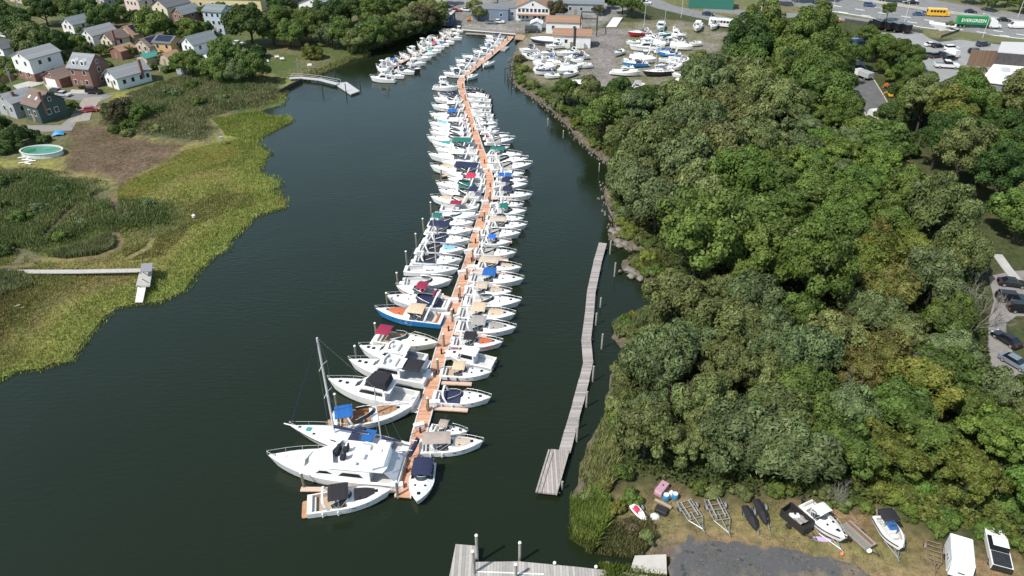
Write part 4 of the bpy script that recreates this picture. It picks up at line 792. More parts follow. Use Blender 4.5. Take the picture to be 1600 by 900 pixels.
house((288,118), 3.2, 3, 2.2, -28, 'grey', 'grey', 'tiny grey garden shed at the reeds', rh=.7, floors=1, wins=((),()), name='shed', cat='shed', door=False)
house((35,6), 9, 11, 5.5, -30, 'tan', 'dark', 'dark-roofed house in the top left corner', rh=2.4); house((100,14), 9, 11, 5.5, -30, 'white', 'slate', 'white house among the trees at top left', rh=2.4); house((165,10), 9, 11, 5.5, -30, 'grey', 'dark', 'grey house with dark roof at the top edge', rh=2.4)
house((318,8), 10, 11, 5.5, -25, 'blue', 'slate', 'blue-grey house at the top edge behind the pale blue one', rh=2.2); house((448,10), 10, 10, 5.5, -20, 'brick', 'grey', 'brick house at the top edge right of the yellow building', rh=2.2)
# marina buildings
house((706,41), 6, 6, 4.2, -10, 'navy', 'white', 'dark blue waterside hut with white roof', flat=True, floors=1, wins=((.3,.7),(.5,)), name='hut', cat='hut')
house((794,33), 14, 9, 4.2, -8, 'blue', 'grey', 'blue-grey flat wing of the restaurant with white entrance', flat=True, floors=1, wins=((.15,.35,.8),(.5,)), name='restaurant_wing', cat='building')
house((822,32), 12, 9, 4.4, -8, 'grey', 'grey', 'grey middle part of the restaurant', flat=True, floors=1, wins=((.15,.35,.55,.8),(.5,)), door=False, name='restaurant_wing', cat='building')
house((858,33), 13, 14, 5.0, -6, 'white', 'rust', 'restaurant hall with orange-brown gable roof and glazed white front', rh=3.0, floors=2, wins=((.1,.22,.34,.46,.58,.70,.82,.92),(.3,.6)), name='restaurant', cat='building', porch=2.4)
house((942,24), 22, 9, 4.2, -6, 'grey', 'slate', 'long grey shop building right of the restaurant', ridge='x', rh=1.6, floors=1, wins=((.2,.4,.6,.8),(.5,)), name='shop_building', cat='building')
house((908,54), 13, 7, 4.2, -6, 'white', 'rust', 'white boatyard office with orange-brown roof, farther one', ridge='x', rh=1.4, floors=1, wins=((.2,.5,.8),(.5,)), name='office', cat='building')
house((922,76), 13, 7, 4.2, -6, 'white', 'rust', 'white boatyard workshop with orange-brown roof and red doors', ridge='x', rh=1.5, floors=1, wins=((.15,.35),(.5,)), name='workshop', cat='building', garage=True)
house((1145,16), 18, 8, 5.0, -12, 'darkgreen', 'grey', 'dark green shed beside the upper road', flat=True, floors=1, wins=((),(.5,)), name='road_shed', cat='building', door=False)
house((880,47), 3, 3, 5.0, -6, 'blue', 'slate', 'small tall blue tower hut behind the yard office', flat=True, floors=1, wins=((.5,),()), door=False, name='tower_hut', cat='hut')
house((846,50), 4, 4, 3.0, -6, 'pale blue', 'white', 'pale little shed at the head of the creek', rh=.9, floors=1, wins=((),()), name='shed', cat='shed')
# warehouse at the right edge
q = [tuple(G(x,y,LAND)) for x, y in ((1524,152),(1700,176),(1700,122),(1552,116))]
wh = thing('warehouse', 'large low warehouse with bright white flat roof', 'warehouse'); pr = [(p[0],p[1]) for p in q]
part('wall', MB().prism(pr, LAND, LAND+4.6), mat('grey_wall', (.22,.22,.23), .85, noise=.1), wh)
cx = sum(p[0] for p in pr)/4; cyy = sum(p[1] for p in pr)/4
part('roof', MB().prism([(cx+(x-cx)*1.02, cyy+(y-cyy)*1.02) for x,y in pr], LAND+4.602, LAND+4.9), mat('white_membrane', (.78,.78,.77), .7, noise=.06, nscale=.3), wh)
bp = [G(x,y,LAND+4.9) for x, y in ((1552,100),(1700,112),(1700,88),(1558,84))]
part('upper_storey', MB().prism([(p.x,p.y) for p in bp], LAND+4.91, LAND+8.4), mat('dark_cladding', (.07,.062,.062), .8, noise=.4, nscale=.8), wh)
part('upper_roof', MB().prism([(p.x,p.y) for p in bp], LAND+8.402, LAND+8.7), mat('grey_membrane', (.5,.5,.49), .8, noise=.15), wh)
part('skylight', MB().obox(G(1590,121,LAND+4.9), (1,-.1), 3.2, 1.6, LAND+4.91, LAND+5.2), mat('pale_skylight', (.40,.52,.55), .2), wh)
for x in (1531,1543,1555): part('window', MB().obox(G(x,147+(x-1531)*.14,LAND+2.6), (1,-.12), 1.1, .9, LAND+2.0, LAND+3.6), TRIM, wh)
for x, y in ((1570,112),(1600,130),(1625,118)): part('roof_unit', MB().obox(G(x,y,LAND+4.9), (1,0), 1.0, .8, LAND+4.91, LAND+6.0), mat('unit_grey', (.5,.5,.5), .6), wh)
nb = thing('lattice_screen', 'brown slatted screen next to the warehouse roof', 'screen'); part('panel', MB().obox(G(1532,104,LAND), (1,-.2), 4.2, .2, LAND, LAND+5.2), BROWNF, nb)
# ------------------------------------------------------------------ boats
GEL = mat('white_gelcoat', (.84,.84,.83), .28, noise=.07, nscale=.8, coat=.3, jitter=.10)
GEL2 = mat('cream_gelcoat', (.76,.72,.62), .3, noise=.05, nscale=.8, coat=.3)
DECKW = mat('deck_white', (.80,.80,.785), .55, noise=.09, nscale=1.5, jitter=.10)
SOLE = {'white': mat('cockpit_sole', (.55,.55,.54), .7, noise=.12), 'grey': mat('cockpit_grey', (.30,.31,.33), .7, noise=.15), 'tan': mat('cockpit_tan', (.45,.35,.25), .7, noise=.12),
        'teak': striped('teak_deck', (.42,.23,.12), (.16,.09,.05), 1, 7, .14, .7, .12)}
TEAK = SOLE['teak']
GLASS = mat('tinted_glass', (.035,.05,.06), .08, spec=.6)
DARKG = mat('black_glass', (.012,.014,.018), .08, spec=.6)
STEEL = mat('stainless_rail', (.62,.63,.64), .35, .3)
ALU = mat('aluminium_spar', (.72,.72,.71), .35, .3)
BLACK = mat('black_engine', (.02,.02,.022), .35)
CUSH = mat('white_vinyl', (.66,.65,.62), .6)
CANVAS = {n: mat('canvas_'+n.replace(' ','_'), c, .85, noise=.12, nscale=1.2) for n, c in {
  'navy': (.016,.022,.065), 'blue': (.012,.11,.36), 'black': (.016,.016,.020), 'beige': (.50,.42,.33), 'tan': (.60,.45,.31), 'grey': (.33,.31,.29), 'green': (.010,.14,.11), 'maroon': (.26,.016,.055),
  'red': (.55,.03,.08), 'white': (.74,.74,.73), 'teal': (.03,.30,.27), 'light blue': (.20,.50,.66), 'bright blue': (.02,.13,.55), 'pale grey': (.58,.60,.63), 'orange': (.50,.13,.05), 'taupe': (.36,.30,.26)}.items()}
HULLC = {'white': GEL, 'cream': GEL2, 'blue': mat('blue_hull', (.030,.22,.52), .25, coat=.4), 'black': mat('dark_hull', (.020,.022,.028), .25, coat=.4), 'navy': mat('navy_hull', (.015,.022,.07), .25, coat=.4), 'red': mat('red_hull', (.40,.03,.04), .3), 'teal': mat('teal_hull', (.03,.22,.25), .3), 'green': mat('green_hull', (.02,.12,.07), .3)}
BMESH = {}
class Shape:
    """the lines of one hull; x forward, origin amidships at the waterline"""
    def __init__(s, L, B, fs=1.0, fb=1.5, full=.9, tmax=.45, pw=2.1, rake=.08):
        s.L, s.B, s.fs, s.fb, s.full, s.tmax, s.pw, s.rake = L, B, fs, fb, full, tmax, pw, rake
    def hb(s, t):
        if t <= s.tmax: return s.B/2*(s.full + (1-s.full)*t/s.tmax)
        return max(.03, s.B/2*(1-((t-s.tmax)/(1-s.tmax))**s.pw))
    def sz(s, t): return s.fs + (s.fb-s.fs)*t**1.7
    def x(s, t): return -s.L/2 + s.L*t
    def crown(s, t, yy, hc, tc, te):
        """height of the domed foredeck at fraction yy of the half beam"""
        u = (t-tc)/(te-tc) if te > tc else 0
        k = max(0, min(1, 1-u))**.8 if u >= 0 else 1
        return s.sz(t) + hc*k*max(0, 1-(abs(yy)/.80)**3.2) + .05*(1-yy*yy)
    def hull(s):
        mb = MB(); rings = []
        for k in range(15):
            t = (k/14)**.85; w = s.hb(t); z = s.sz(t); x = s.x(t); rk = s.rake*s.L
            zc = .12 + .55*max(0, t-.5)**2*s.fb; wc = w*(.90-.30*max(0,t-.4)); zk = -.35 + .5*max(0, t-.75)**1.5*4
            xc = x - rk*.75*t**5*(1); xk = x - rk*1.5*t**5
            rings.append([(xk,0,min(zk,zc-.02)), (xc,-wc,zc), (x,-w,z-.12), (x,-w*1.015,z-.06), (x,-w,z), (x,w,z), (x,w*1.015,z-.06), (x,w,z-.12), (xc,wc,zc)])
        n = 9; vs = [p for r in rings for p in r]; fs = []
        for k in range(len(rings)-1):
            for i in range(n):
                if i == 4: continue
                j = (i+1)%n; fs.append((k*n+i,(k+1)*n+i,(k+1)*n+j,k*n+j))
        fs.append(tuple(range(n))); fs.append(tuple((len(rings)-1)*n+i for i in range(n-1,-1,-1)))
        return mb.add(vs, fs)
    def deck(s, t0, tc, hc, te=.93, rim=.2):
        """side decks round the cockpit and the domed foredeck, one surface"""
        mb = MB(); ys = [-1,-.9,-.72,-.45,0,.45,.72,.9,1]; rows = []
        m = 12
        for k in range(m+1):
            t = tc + (1-tc)*k/m; w = s.hb(t)*.995
            rows.append([(s.x(t), y*w, s.crown(t,y,hc,tc,te)-(.05 if abs(y)==1 else 0)) for y in ys])
        mb.sheet(rows, .05)
        for sg in (-1, 1):
            rows = []
            for k in range(7):
                t = t0 + (tc-t0)*k/6; w = s.hb(t)*.998; z = s.sz(t)+.015; rows.append([(s.x(t), sg*(w-rim), z+.03), (s.x(t), sg*w, z)][::sg])
            mb.sheet(rows, .05)
        w = s.hb(t0)*.998; mb.box(s.x(0)+.01, s.x(t0)+.02, -w, w, s.sz(0)-.05, s.sz(0)+.03)
        return mb
    def well(s, t0, tc, sole, hc, rim=.2):
        """cockpit walls, sole and bulkhead"""
        mb = MB(); rows = []
        for k in range(7):
            t = t0 + (tc-t0)*k/6; w = s.hb(t)-rim; x = s.x(t); z = s.sz(t)
            rows.append([(x,-w,z),(x,-w+.04,sole),(x,w-.04,sole),(x,w,z)])
        mb.sheet(rows, .03)
        w = s.hb(tc)-rim; mb.box(s.x(tc)-.03, s.x(tc), -w, w, sole, s.sz(tc)+hc*.6)
        w = s.hb(t0)-rim; mb.box(s.x(t0), s.x(t0)+.03, -w, w, sole, s.sz(t0))
        return mb
    def rail(s, t0=.5, h=.55, r=.022):
        mb = MB()
        for sg in (-1, 1):
            pts = [(s.x(t), sg*max(s.hb(t)*.94, .04), s.sz(t)+h*min(1, (t-t0)/.06+.1)) for t in [t0+(1.0-t0)*k/8 for k in range(9)]]
            pts[-1] = (s.x(1)+.12, sg*.05, pts[-1][2]); mb.tube(pts, r, 4)
            for k in (2,4,6,8): mb.tube([(pts[k][0],pts[k][1],s.sz(t0+(1-t0)*k/8)), pts[k]], r*.8, 4)
        return mb
    def pad(s, t0, t1, y, hc, tc, te=.93, dz=.07):
        rows = []
        for k in range(6):
            t = t0+(t1-t0)*k/5; w = s.hb(t); yy = y*(1-.35*max(0,(k-3)/2)); rows.append([(s.x(t), q*yy*w, s.crown(t,q*yy,hc,tc,te)+dz) for q in (-1,-.5,0,.5,1)])
        return MB().sheet(rows, .06)
    def hatch(s, t, hc, tc, sz=.26, te=.93, y=0.0):
        x = s.x(t); z = s.crown(t,y,hc,tc,te); z2 = s.crown(min(1,t+sz/s.L),y,hc,tc,te); yc = y*s.hb(t)
        return MB().sheet([[(x-sz,yc-sz,z+.06),(x-sz,yc+sz,z+.06)],[(x+sz,yc-sz,z2+.05),(x+sz,yc+sz,z2+.05)]], .06)
    def arch(s, t, h, w=.34, sweep=.6, lean=.0):
        """radar arch: two legs swept aft or forward and a bridge"""
        z = s.sz(t); x = s.x(t); b = s.hb(t)-.06; mb = MB(); rings = []
        for yy, zz, xx in [(-b,z-.02,x+sweep),(-b*.98,z+h*.55,x+sweep*.35),(-b*.86,z+h*.92,x),(-b*.5,z+h,x-.06),(b*.5,z+h,x-.06),(b*.86,z+h*.92,x),(b*.98,z+h*.55,x+sweep*.35),(b,z-.02,x+sweep)]:
            ww = w*(1.25 if abs(yy) >= b*.98 else 1); n = Vector((0, yy/b, .35 if abs(yy) < b*.6 else .1)).normalized()*.06
            rings.append([(xx-ww/2,yy-n.y,zz-n.z),(xx+ww/2,yy-n.y,zz-n.z),(xx+ww/2,yy+n.y,zz+n.z),(xx-ww/2,yy+n.y,zz+n.z)])
        return mb.loft(rings)
    def screen(s, t, hc, h=.5, back=.16, rk=.35):
        """wrap-round windscreen standing on the deck"""
        w = s.hb(t)*.80; x = s.x(t); rows = []
        lo, hi = [], []
        for k in range(9):
            a = -1+k/4; bx = x + .22*s.L*.35*(1-a*a) - back*s.L*(abs(a)**3); z = s.crown(t, a*.78, hc, t, .93)-.03
            lo.append((bx, a*w, z)); hi.append((bx-rk*(1-.5*abs(a)), a*w*.93, z+h))
        return MB().sheet([lo, hi], .03), MB().tube(hi, .035, 4)
    def bimini(s, t0, t1, h, w=.82, arch=.16, drop=.06):
        z = s.sz(.3)+h; rows = []; b = s.hb((t0+t1)/2)*w
        for k in range(7):
            u = k/6; x = s.x(t0)+(s.x(t1)-s.x(t0))*u; e = -drop if k in (0,6) else 0
            rows.append([(x, q*b, z + arch*(1-q*q) + .05*math.sin(u*math.pi*3)**2*.4 + e - (.05 if abs(q)==1 else 0)) for q in (-1,-.8,-.4,0,.4,.8,1)])
        return MB().sheet(rows, .045)
    def bows(s, t0, t1, h, sg, w=.82):
        mb = MB(); z = s.sz(.3)+h; b = s.hb((t0+t1)/2)*w; tm = (t0+t1)/2
        base = (s.x(tm), sg*(s.hb(tm)-.08), s.sz(tm))
        for t in (t0, tm, t1): mb.tube([base, (s.x(t), sg*b, z)], .02, 4)
        return mb
    def cover(s, t0, t1, z0, z1, w=.97, sag=.12):
        """canvas drawn over the cockpit, higher at the front"""
        rows = []
        for k in range(8):
            u = k/7; t = t0+(t1-t0)*u; b = s.hb(t)*w; zt = z0+(z1-z0)*u + .06*math.sin(u*9)
            rows.append([(s.x(t), q*b, s.sz(t)+.02+(zt)*(1-abs(q)**2.6)) for q in (-1,-.85,-.55,0,.55,.85,1)])
        return MB().sheet(rows, .05)
def bm(key, fn):
    """meshes of one kind of part are built once and shared by every boat that has the same part"""
    if key not in BMESH:
        r = fn(); BMESH[key] = [q.mesh(key[-1], key[-1] in SMOOTH) for q in (r if isinstance(r, (tuple, list)) else [r])]
    return BMESH[key]
SMOOTH = ()
BOATS = []
def boat(kind, bow, stern, label, group, c='navy', hull='white', z=0.0, B=None, top='bimini', sole='white', pad=None, platform='white', arch=True, stripe=None, name=None, motor=0, cushion=True, extra=None, roll=0.0, far=False, Lmin=0.0, zref=.9):
    a, b = G(bow[0], bow[1], z+zref), G(stern[0], stern[1], z+zref); d = a-b; L = max(d.length, Lmin); rz = math.atan2(d.y, d.x); mid = (a+b)/2
    nm = name or {'express':'motor_cruiser','open':'open_boat','console':'fishing_boat','bridge':'flybridge_cruiser','sail':'sailboat','pilot':'pilothouse_boat','wrap':'covered_boat'}[kind]
    Lq = max(4.5, round(L*2)/2); k = L/Lq
    root = thing(nm, label, 'boat' if kind != 'sail' else 'sailboat', (mid.x, mid.y, z), rz, group, (k,)*3); root.rotation_euler.x = roll
    BEAM = {'express': .335, 'open': .37, 'console': .34, 'bridge': .335, 'sail': .29, 'pilot': .37, 'wrap': .34}[kind]
    Bq = B or min(Lq*BEAM, 2.1+Lq*.125)
    s = Shape(Lq, Bq, .62+.045*Lq*(1.0 if kind != 'open' else .7), .85+.075*Lq, .9 if kind != 'sail' else .72, .45, 2.1 if kind != 'sail' else 1.8, .08 if kind != 'sail' else .1)
    if kind == 'bridge': s.fs, s.fb = .75+.05*Lq, 1.0+.09*Lq
    K = lambda *q: (kind, Lq, Bq) + q
    A = lambda nm, m, fn, key=(), par=root: add_obj(nm, bm(K(*key, nm), fn)[0], m, par)
    hm = HULLC[hull]
    A('hull', hm, s.hull)
    if stripe: A('boot_stripe', CANVAS.get(stripe) or HULLC[stripe], lambda: stripe_mb(s))
    def seats(t0, tc, sole_z):
        w = s.hb(t0)-.3
        A('stern_seat', CUSH if cushion is True else CANVAS[cushion], lambda: MB().rbox(s.x(t0)+.06, s.x(t0)+.62, -w, w, sole_z, sole_z+.48, .07).rbox(s.x(t0)+.04, s.x(t0)+.2, -w, w, sole_z+.4, sole_z+.85, .05))
        A('helm_seat', CUSH if cushion is True else CANVAS[cushion], lambda: MB().rbox(s.x(tc)-1.35, s.x(tc)-.8, -w*.85, -.15, sole_z, sole_z+.6, .07).rbox(s.x(tc)-1.42, s.x(tc)-1.28, -w*.85, -.15, sole_z+.5, sole_z+1.05, .05))
    def platform_part(l=.07):
        w = s.hb(0)*.88; q = l*Lq
        A('swim_platform', TEAK if platform == 'teak' else DECKW, lambda: MB().prism([(s.x(0)-q+.12,-w),(s.x(0)-.005,-w),(s.x(0)-.005,w),(s.x(0)-q+.12,w),(s.x(0)-q,w-.25),(s.x(0)-q,-w+.25)], .22, .30))
    def motors(n):
        for i in range(n):
            y = (i-(n-1)/2)*.6
            A('outboard_motor', BLACK, lambda y=y: MB().rbox(s.x(0)-.55, s.x(0)-.08, y-.2, y+.2, s.sz(0)-.1, s.sz(0)+.5, .08).rbox(s.x(0)-.42, s.x(0)-.2, y-.09, y+.09, -.3, s.sz(0)-.08, .03), (i, n))
    if kind in ('express', 'open'):
        t0, tc, hc = .05, (.46 if kind == 'express' else .55), (.055*Lq if kind == 'express' else .12); sl = .48
        A('deck', DECKW if hull != 'cream' else GEL2, lambda: s.deck(t0, tc, hc)); A('cockpit', SOLE[sole], lambda: s.well(t0, tc, sl, hc))
        seats(t0, tc, sl)
        ws = bm(K('windscreen'), lambda: s.screen(tc, hc, .42+.012*Lq)); g = add_obj('windscreen', ws[0], GLASS, root); add_obj('windscreen_frame', ws[1], STEEL, g)
        if not motor: platform_part()
        A('bow_rail', STEEL, lambda: s.rail(.52))
        if kind == 'express':
            for t, y in ((.82,0),(.63,.42),(.63,-.42)): A('hatch', DARKG, lambda t=t,y=y: s.hatch(t, hc, tc, .22 if y == 0 else .13, .93, y), (t, y))
        if pad: A('sun_pad', CANVAS.get(pad) or TEAK, lambda: s.pad(.56,.80,.62,hc,tc), (pad == 'teak',))
        H = 1.12+.035*Lq
        if top == 'bimini': A('bimini_top', CANVAS[c], lambda: s.bimini(.26,.50,H), ('b',)); [A('bimini_frame', STEEL, lambda sg=sg: s.bows(.26,.50,H,sg), (sg,)) for sg in (-1,1)]
        elif top == 'aft': A('bimini_top', CANVAS[c], lambda: s.bimini(.04,.26,H), ('a',)); [A('bimini_frame', STEEL, lambda sg=sg: s.bows(.04,.26,H,sg), (sg,9)) for sg in (-1,1)]
        elif top == 'double':
            for q, (u, v) in enumerate(((.08,.27),(.29,.50))): A('bimini_top', CANVAS[c], lambda u=u,v=v: s.bimini(u,v,H), (q,)); [A('bimini_frame', STEEL, lambda u=u,v=v,sg=sg: s.bows(u,v,H,sg), (q,sg,7)) for sg in (-1,1)]
        elif top == 'long': A('bimini_top', CANVAS[c], lambda: s.bimini(.06,.50,H), ('l',)); [A('bimini_frame', STEEL, lambda sg=sg: s.bows(.06,.50,H,sg), (sg,8)) for sg in (-1,1)]
        elif top == 'cover': A('cockpit_cover', CANVAS[c], lambda: s.cover(.17,tc+.03,.45,.72), ('c',))
        elif top == 'tonneau': A('cockpit_cover', CANVAS[c], lambda: s.cover(.02,.9,.2,.5), ('t',))
        if kind == 'express':
            for sg in (-1,1): A('hull_window', DARKG, lambda sg=sg: MB().loft([[(s.x(t),sg*(s.hb(t)*q+o),s.sz(t)-dz) for t,q,dz in ((.52,.985,.30),(.70,.968,.30),(.73,.955,.42),(.54,.965,.46))] for o in (-.06,.012)]), (sg,))
            if Lq > 7.5:
                for t in (.18,.36): A('fender', CANVAS['white' if (int(Lq*2))%2 else 'navy'], lambda t=t: MB().tube([(s.x(t),-s.hb(t)-.12,.95),(s.x(t),-s.hb(t)-.12,.35)], .11, 6), (t,))
        if arch and top != 'tonneau': A('radar_arch', hm if hull in ('white','cream') else GEL, lambda: s.arch(.20, H-.06, .26, .55))
        if motor: motors(motor)
    elif kind == 'console':
        t0, tc = .06, .80; sl = .42
        A('deck', DECKW, lambda: s.deck(t0, tc, .06)); A('cockpit', SOLE[sole], lambda: s.well(t0, tc, sl, .06)); xm = s.x(.45)
        A('console', GEL, lambda: MB().rbox(xm-.35,xm+.45,-.48,.48,sl,sl+1.1,.1)); A('console_screen', GLASS, lambda: MB().sheet([[(xm+.4,-.45,sl+1.1),(xm+.4,.45,sl+1.1)],[(xm+.1,-.4,sl+1.5),(xm+.1,.4,sl+1.5)]], .03))
        A('leaning_post', CUSH, lambda: MB().rbox(xm-1.25,xm-.75,-.5,.5,sl,sl+.85,.07)); A('bow_seat', CUSH, lambda: MB().rbox(xm+.5,xm+1.1,-.4,.4,sl,sl+.45,.07))
        if top == 'stern': A('canvas_top', CANVAS[c], lambda: s.bimini(.03,.40,1.3,.9)); [A('bimini_frame', STEEL, lambda sg=sg: s.bows(.03,.40,1.3,sg,.9), (sg,)) for sg in (-1,1)]; A('console_cover', CANVAS['blue' if cushion is True else cushion], lambda: MB().rbox(xm-.42,xm+.52,-.55,.55,sl+1.12,sl+1.3,.08))
        elif top: A('hard_top', GEL if c == 'white' else CANVAS[c], lambda: s.bimini(.27,.56,1.45,.62,.06,.02)); A('top_legs', ALU, lambda: tleg(s))
        A('bow_rail', STEEL, lambda: s.rail(.6,.3)); motors(motor or 1)
    elif kind == 'bridge':
        t0, tc, hc = .04, .30, 0.05; sl = .62; h1 = 1.05+.02*Lq
        A('deck', DECKW, lambda: s.deck(t0, tc, .35, .95)); A('cockpit', SOLE[sole], lambda: s.well(t0, tc, sl, 0)); seats(t0, tc, sl) if Lq < 11 else None
        def house():
            mb = MB(); rings = []
            for t, zz, wk in ((tc-.0,0,.80),(.36,0,.80),(.60,0,.78),(.72,.0,.66)): pass
            zb = s.sz(.45)-.02; zt = zb+h1; xa, xf, xr = s.x(tc), s.x(.70), s.x(.57); wa, wf = s.hb(.4)*.80, s.hb(.66)*.70
            mb.loft([[(xa,-wa,zb),(xf,-wf,zb+.15),(xf+.25,-wf*.5,zb+.15),(xf+.25,wf*.5,zb+.15),(xf,wf,zb+.15),(xa,wa,zb)],[(xa,-wa*.93,zt),(xr,-wa*.86,zt),(xr+.2,-wa*.45,zt),(xr+.2,wa*.45,zt),(xr,wa*.86,zt),(xa,wa*.93,zt)]]); return mb
        dh = A('deckhouse', GEL, house)
        def sidewin(sg):
            zb = s.sz(.45)-.02; wa = s.hb(.4)*.80; x0, x1 = s.x(tc)+.4, s.x(.60)
            yb = lambda z: sg*(wa*(1-.07*(z-zb)/h1)+.012)
            mb = MB(); lo, hi = zb+h1*.38, zb+h1*.80
            q = [(x0,yb(lo),lo),(x1,yb(lo)-sg*.06*wa,lo),(x1-.5,yb(hi)-sg*.05*wa,hi),(x0,yb(hi),hi)]
            return mb.loft([[(x,y-sg*.03,z) for x,y,z in q],[(x,y+sg*.012,z) for x,y,z in q]])
        for sg in (-1,1): A('side_window', DARKG, lambda sg=sg: sidewin(sg), (sg,), dh)
        def frontwin():
            zb = s.sz(.45)-.02; xf, xr = s.x(.70), s.x(.57); wa, wf = s.hb(.4)*.80, s.hb(.66)*.70
            p = lambda u, y0: (xf+.25+(xr+.2-xf-.25)*u+.02, y0, zb+.15+(h1-.15)*u+.02)
            return MB().sheet([[p(.3,-wf*.46),p(.3,wf*.46)],[p(.86,-wa*.42),p(.86,wa*.42)]], .03)
        A('windscreen', DARKG, frontwin, (), dh)
        zt = s.sz(.45)-.02+h1
        def bridge():
            xa, xf = s.x(tc-.06), s.x(.56); w = s.hb(.4)*.78; mb = MB(); mb.prism([(xa,-w),(xf-.3,-w),(xf,-w*.5),(xf,w*.5),(xf-.3,w),(xa,w)], zt+.003, zt+.10)
            for sg in (-1,1): mb.loft([[(x,sg*(w-.02*q),z) for x,z,q in ((xa+.9,zt+.1,0),(xf-.3,zt+.1,0),(xf-.55,zt+.62,3),(xa+1.1,zt+.45,3))],[(x,sg*(w-.02*q-.08),z) for x,z,q in ((xa+.9,zt+.1,0),(xf-.3,zt+.1,0),(xf-.55,zt+.62,3),(xa+1.1,zt+.45,3))]])
            mb.loft([[(xf-.3,-w,zt+.1),(xf,-w*.5,zt+.1),(xf,w*.5,zt+.1),(xf-.3,w,zt+.1),(xf-.42,w-.1,zt+.1),(xf-.1,0,zt+.1),(xf-.42,-w+.1,zt+.1)],[(xf-.55,-w*.94,zt+.64),(xf-.3,-w*.46,zt+.70),(xf-.3,w*.46,zt+.70),(xf-.55,w*.94,zt+.64),(xf-.66,w*.85,zt+.64),(xf-.42,0,zt+.68),(xf-.66,-w*.85,zt+.64)]]); return mb
        fb = A('flybridge', GEL, bridge)
        A('bridge_seat', CUSH, lambda: MB().rbox(s.x(.36),s.x(.36)+.5,-.9,.9,zt+.12,zt+.55,.07).rbox(s.x(.46),s.x(.46)+.45,-.35,.35,zt+.12,zt+.6,.07), (), fb)
        if top == 'bimini': A('bimini_top', CANVAS[c], lambda: s.bimini(.27,.52,zt+1.5-s.sz(.3),.66)); A('bimini_frame', STEEL, lambda: tleg(s, zt+1.5, zt+.4))
        elif top == 'enclosure':
            A('bridge_enclosure', CANVAS[c], lambda: MB().loft([[(s.x(.28),-s.hb(.4)*.74,zt+.4),(s.x(.53),-s.hb(.4)*.74,zt+.5),(s.x(.55),0,zt+.6),(s.x(.53),s.hb(.4)*.74,zt+.5),(s.x(.28),s.hb(.4)*.74,zt+.4)],[(s.x(.29),-s.hb(.4)*.62,zt+1.55),(s.x(.47),-s.hb(.4)*.6,zt+1.6),(s.x(.485),0,zt+1.66),(s.x(.47),s.hb(.4)*.6,zt+1.6),(s.x(.29),s.hb(.4)*.62,zt+1.55)]]))
            A('clear_panel', GLASS, lambda: MB().loft([[(s.x(.32),-s.hb(.4)*.738,zt+.62),(s.x(.49),-s.hb(.4)*.732,zt+.68),(s.x(.46),-s.hb(.4)*.655,zt+1.32),(s.x(.32),-s.hb(.4)*.655,zt+1.30)],[(s.x(.32),-s.hb(.4)*.70,zt+.62),(s.x(.49),-s.hb(.4)*.69,zt+.68),(s.x(.46),-s.hb(.4)*.62,zt+1.32),(s.x(.32),-s.hb(.4)*.62,zt+1.30)]]))
        elif top == 'hard': A('hard_top', GEL, lambda: s.bimini(.27,.55,zt+1.55-s.sz(.3),.68,.08,.02)); A('top_legs', ALU, lambda: tleg(s, zt+1.55, zt+.4))
        if arch: A('radar_arch', GEL, lambda: MB().loft([[(xx-.16,yy,zz),(xx+.16,yy,zz),(xx+.16,yy*.97,zz+.08),(xx-.16,yy*.97,zz+.08)] for xx,yy,zz in ((s.x(.34),-s.hb(.4)*.80,zt+.1),(s.x(.29),-s.hb(.4)*.72,zt+1.2),(s.x(.29),s.hb(.4)*.72,zt+1.2),(s.x(.34),s.hb(.4)*.80,zt+.1))]))
        A('bow_rail', STEEL, lambda: s.rail(.5)); platform_part(.055)
        for t in (.86,.78): A('hatch', DARKG, lambda t=t: s.hatch(t, .35, tc, .24, .95), (t,))
        if extra == 'aft_canvas': A('aft_awning', CANVAS[c], lambda: s.bimini(.05,.27,1.75,.8))
        if extra == 'maroon_aft': A('aft_awning', CANVAS['maroon'], lambda: s.bimini(.0,.26,1.75,.85))
    elif kind == 'pilot':
        t0, tc = .05, .70; sl = .45
        A('deck', DECKW, lambda: s.deck(t0, tc, .25)); A('cockpit', SOLE[sole], lambda: s.well(t0, tc, sl, .1))
        def ph():
            xa, xf = s.x(.36), s.x(.66); w = s.hb(.5)*.68; return MB().loft([[(xa,-w,sl+.02),(xf,-w*.95,sl+.02),(xf,w*.95,sl+.02),(xa,w,sl+.02)],[(xa+.1,-w*.93,2.35),(xf-.3,-w*.88,2.35),(xf-.3,w*.88,2.35),(xa+.1,w*.93,2.35)]])
        w = A('wheelhouse', GEL, ph); A('roof', GEL, lambda: MB().rbox(s.x(.36)-.35,s.x(.66)-.1,-s.hb(.5)*.7,s.hb(.5)*.7,2.353,2.45,.08))
        def win(sg):
            xa, xf = s.x(.36), s.x(.66); ww = s.hb(.5)*.68; return MB().loft([[(xa+.3,sg*(ww*.975+o),1.55),(xf-.2,sg*(ww*.93+o),1.55),(xf-.4,sg*(ww*.90+o),2.15),(xa+.3,sg*(ww*.945+o),2.15)] for o in (-.02,.03)])
        for sg in (-1,1): A('side_window', DARKG, lambda sg=sg: win(sg), (sg,), w)
        A('windscreen', DARKG, lambda: MB().sheet([[(s.x(.66)-.1,-s.hb(.5)*.58,1.5),(s.x(.66)-.1,s.hb(.5)*.58,1.5)],[(s.x(.66)-.26,-s.hb(.5)*.55,2.2),(s.x(.66)-.26,s.hb(.5)*.55,2.2)]], .03), (), w)
        A('stern_seat', CUSH, lambda: MB().rbox(s.x(t0)+.06,s.x(t0)+.5,-.8,.8,sl,sl+.45,.06)); A('bow_rail', STEEL, lambda: s.rail(.6)); A('hatch', DARKG, lambda: s.hatch(.8,.25,tc,.22))
        motors(motor or 1)
    elif kind == 'sail':
        t0, tc = .06, .36; sl = .5
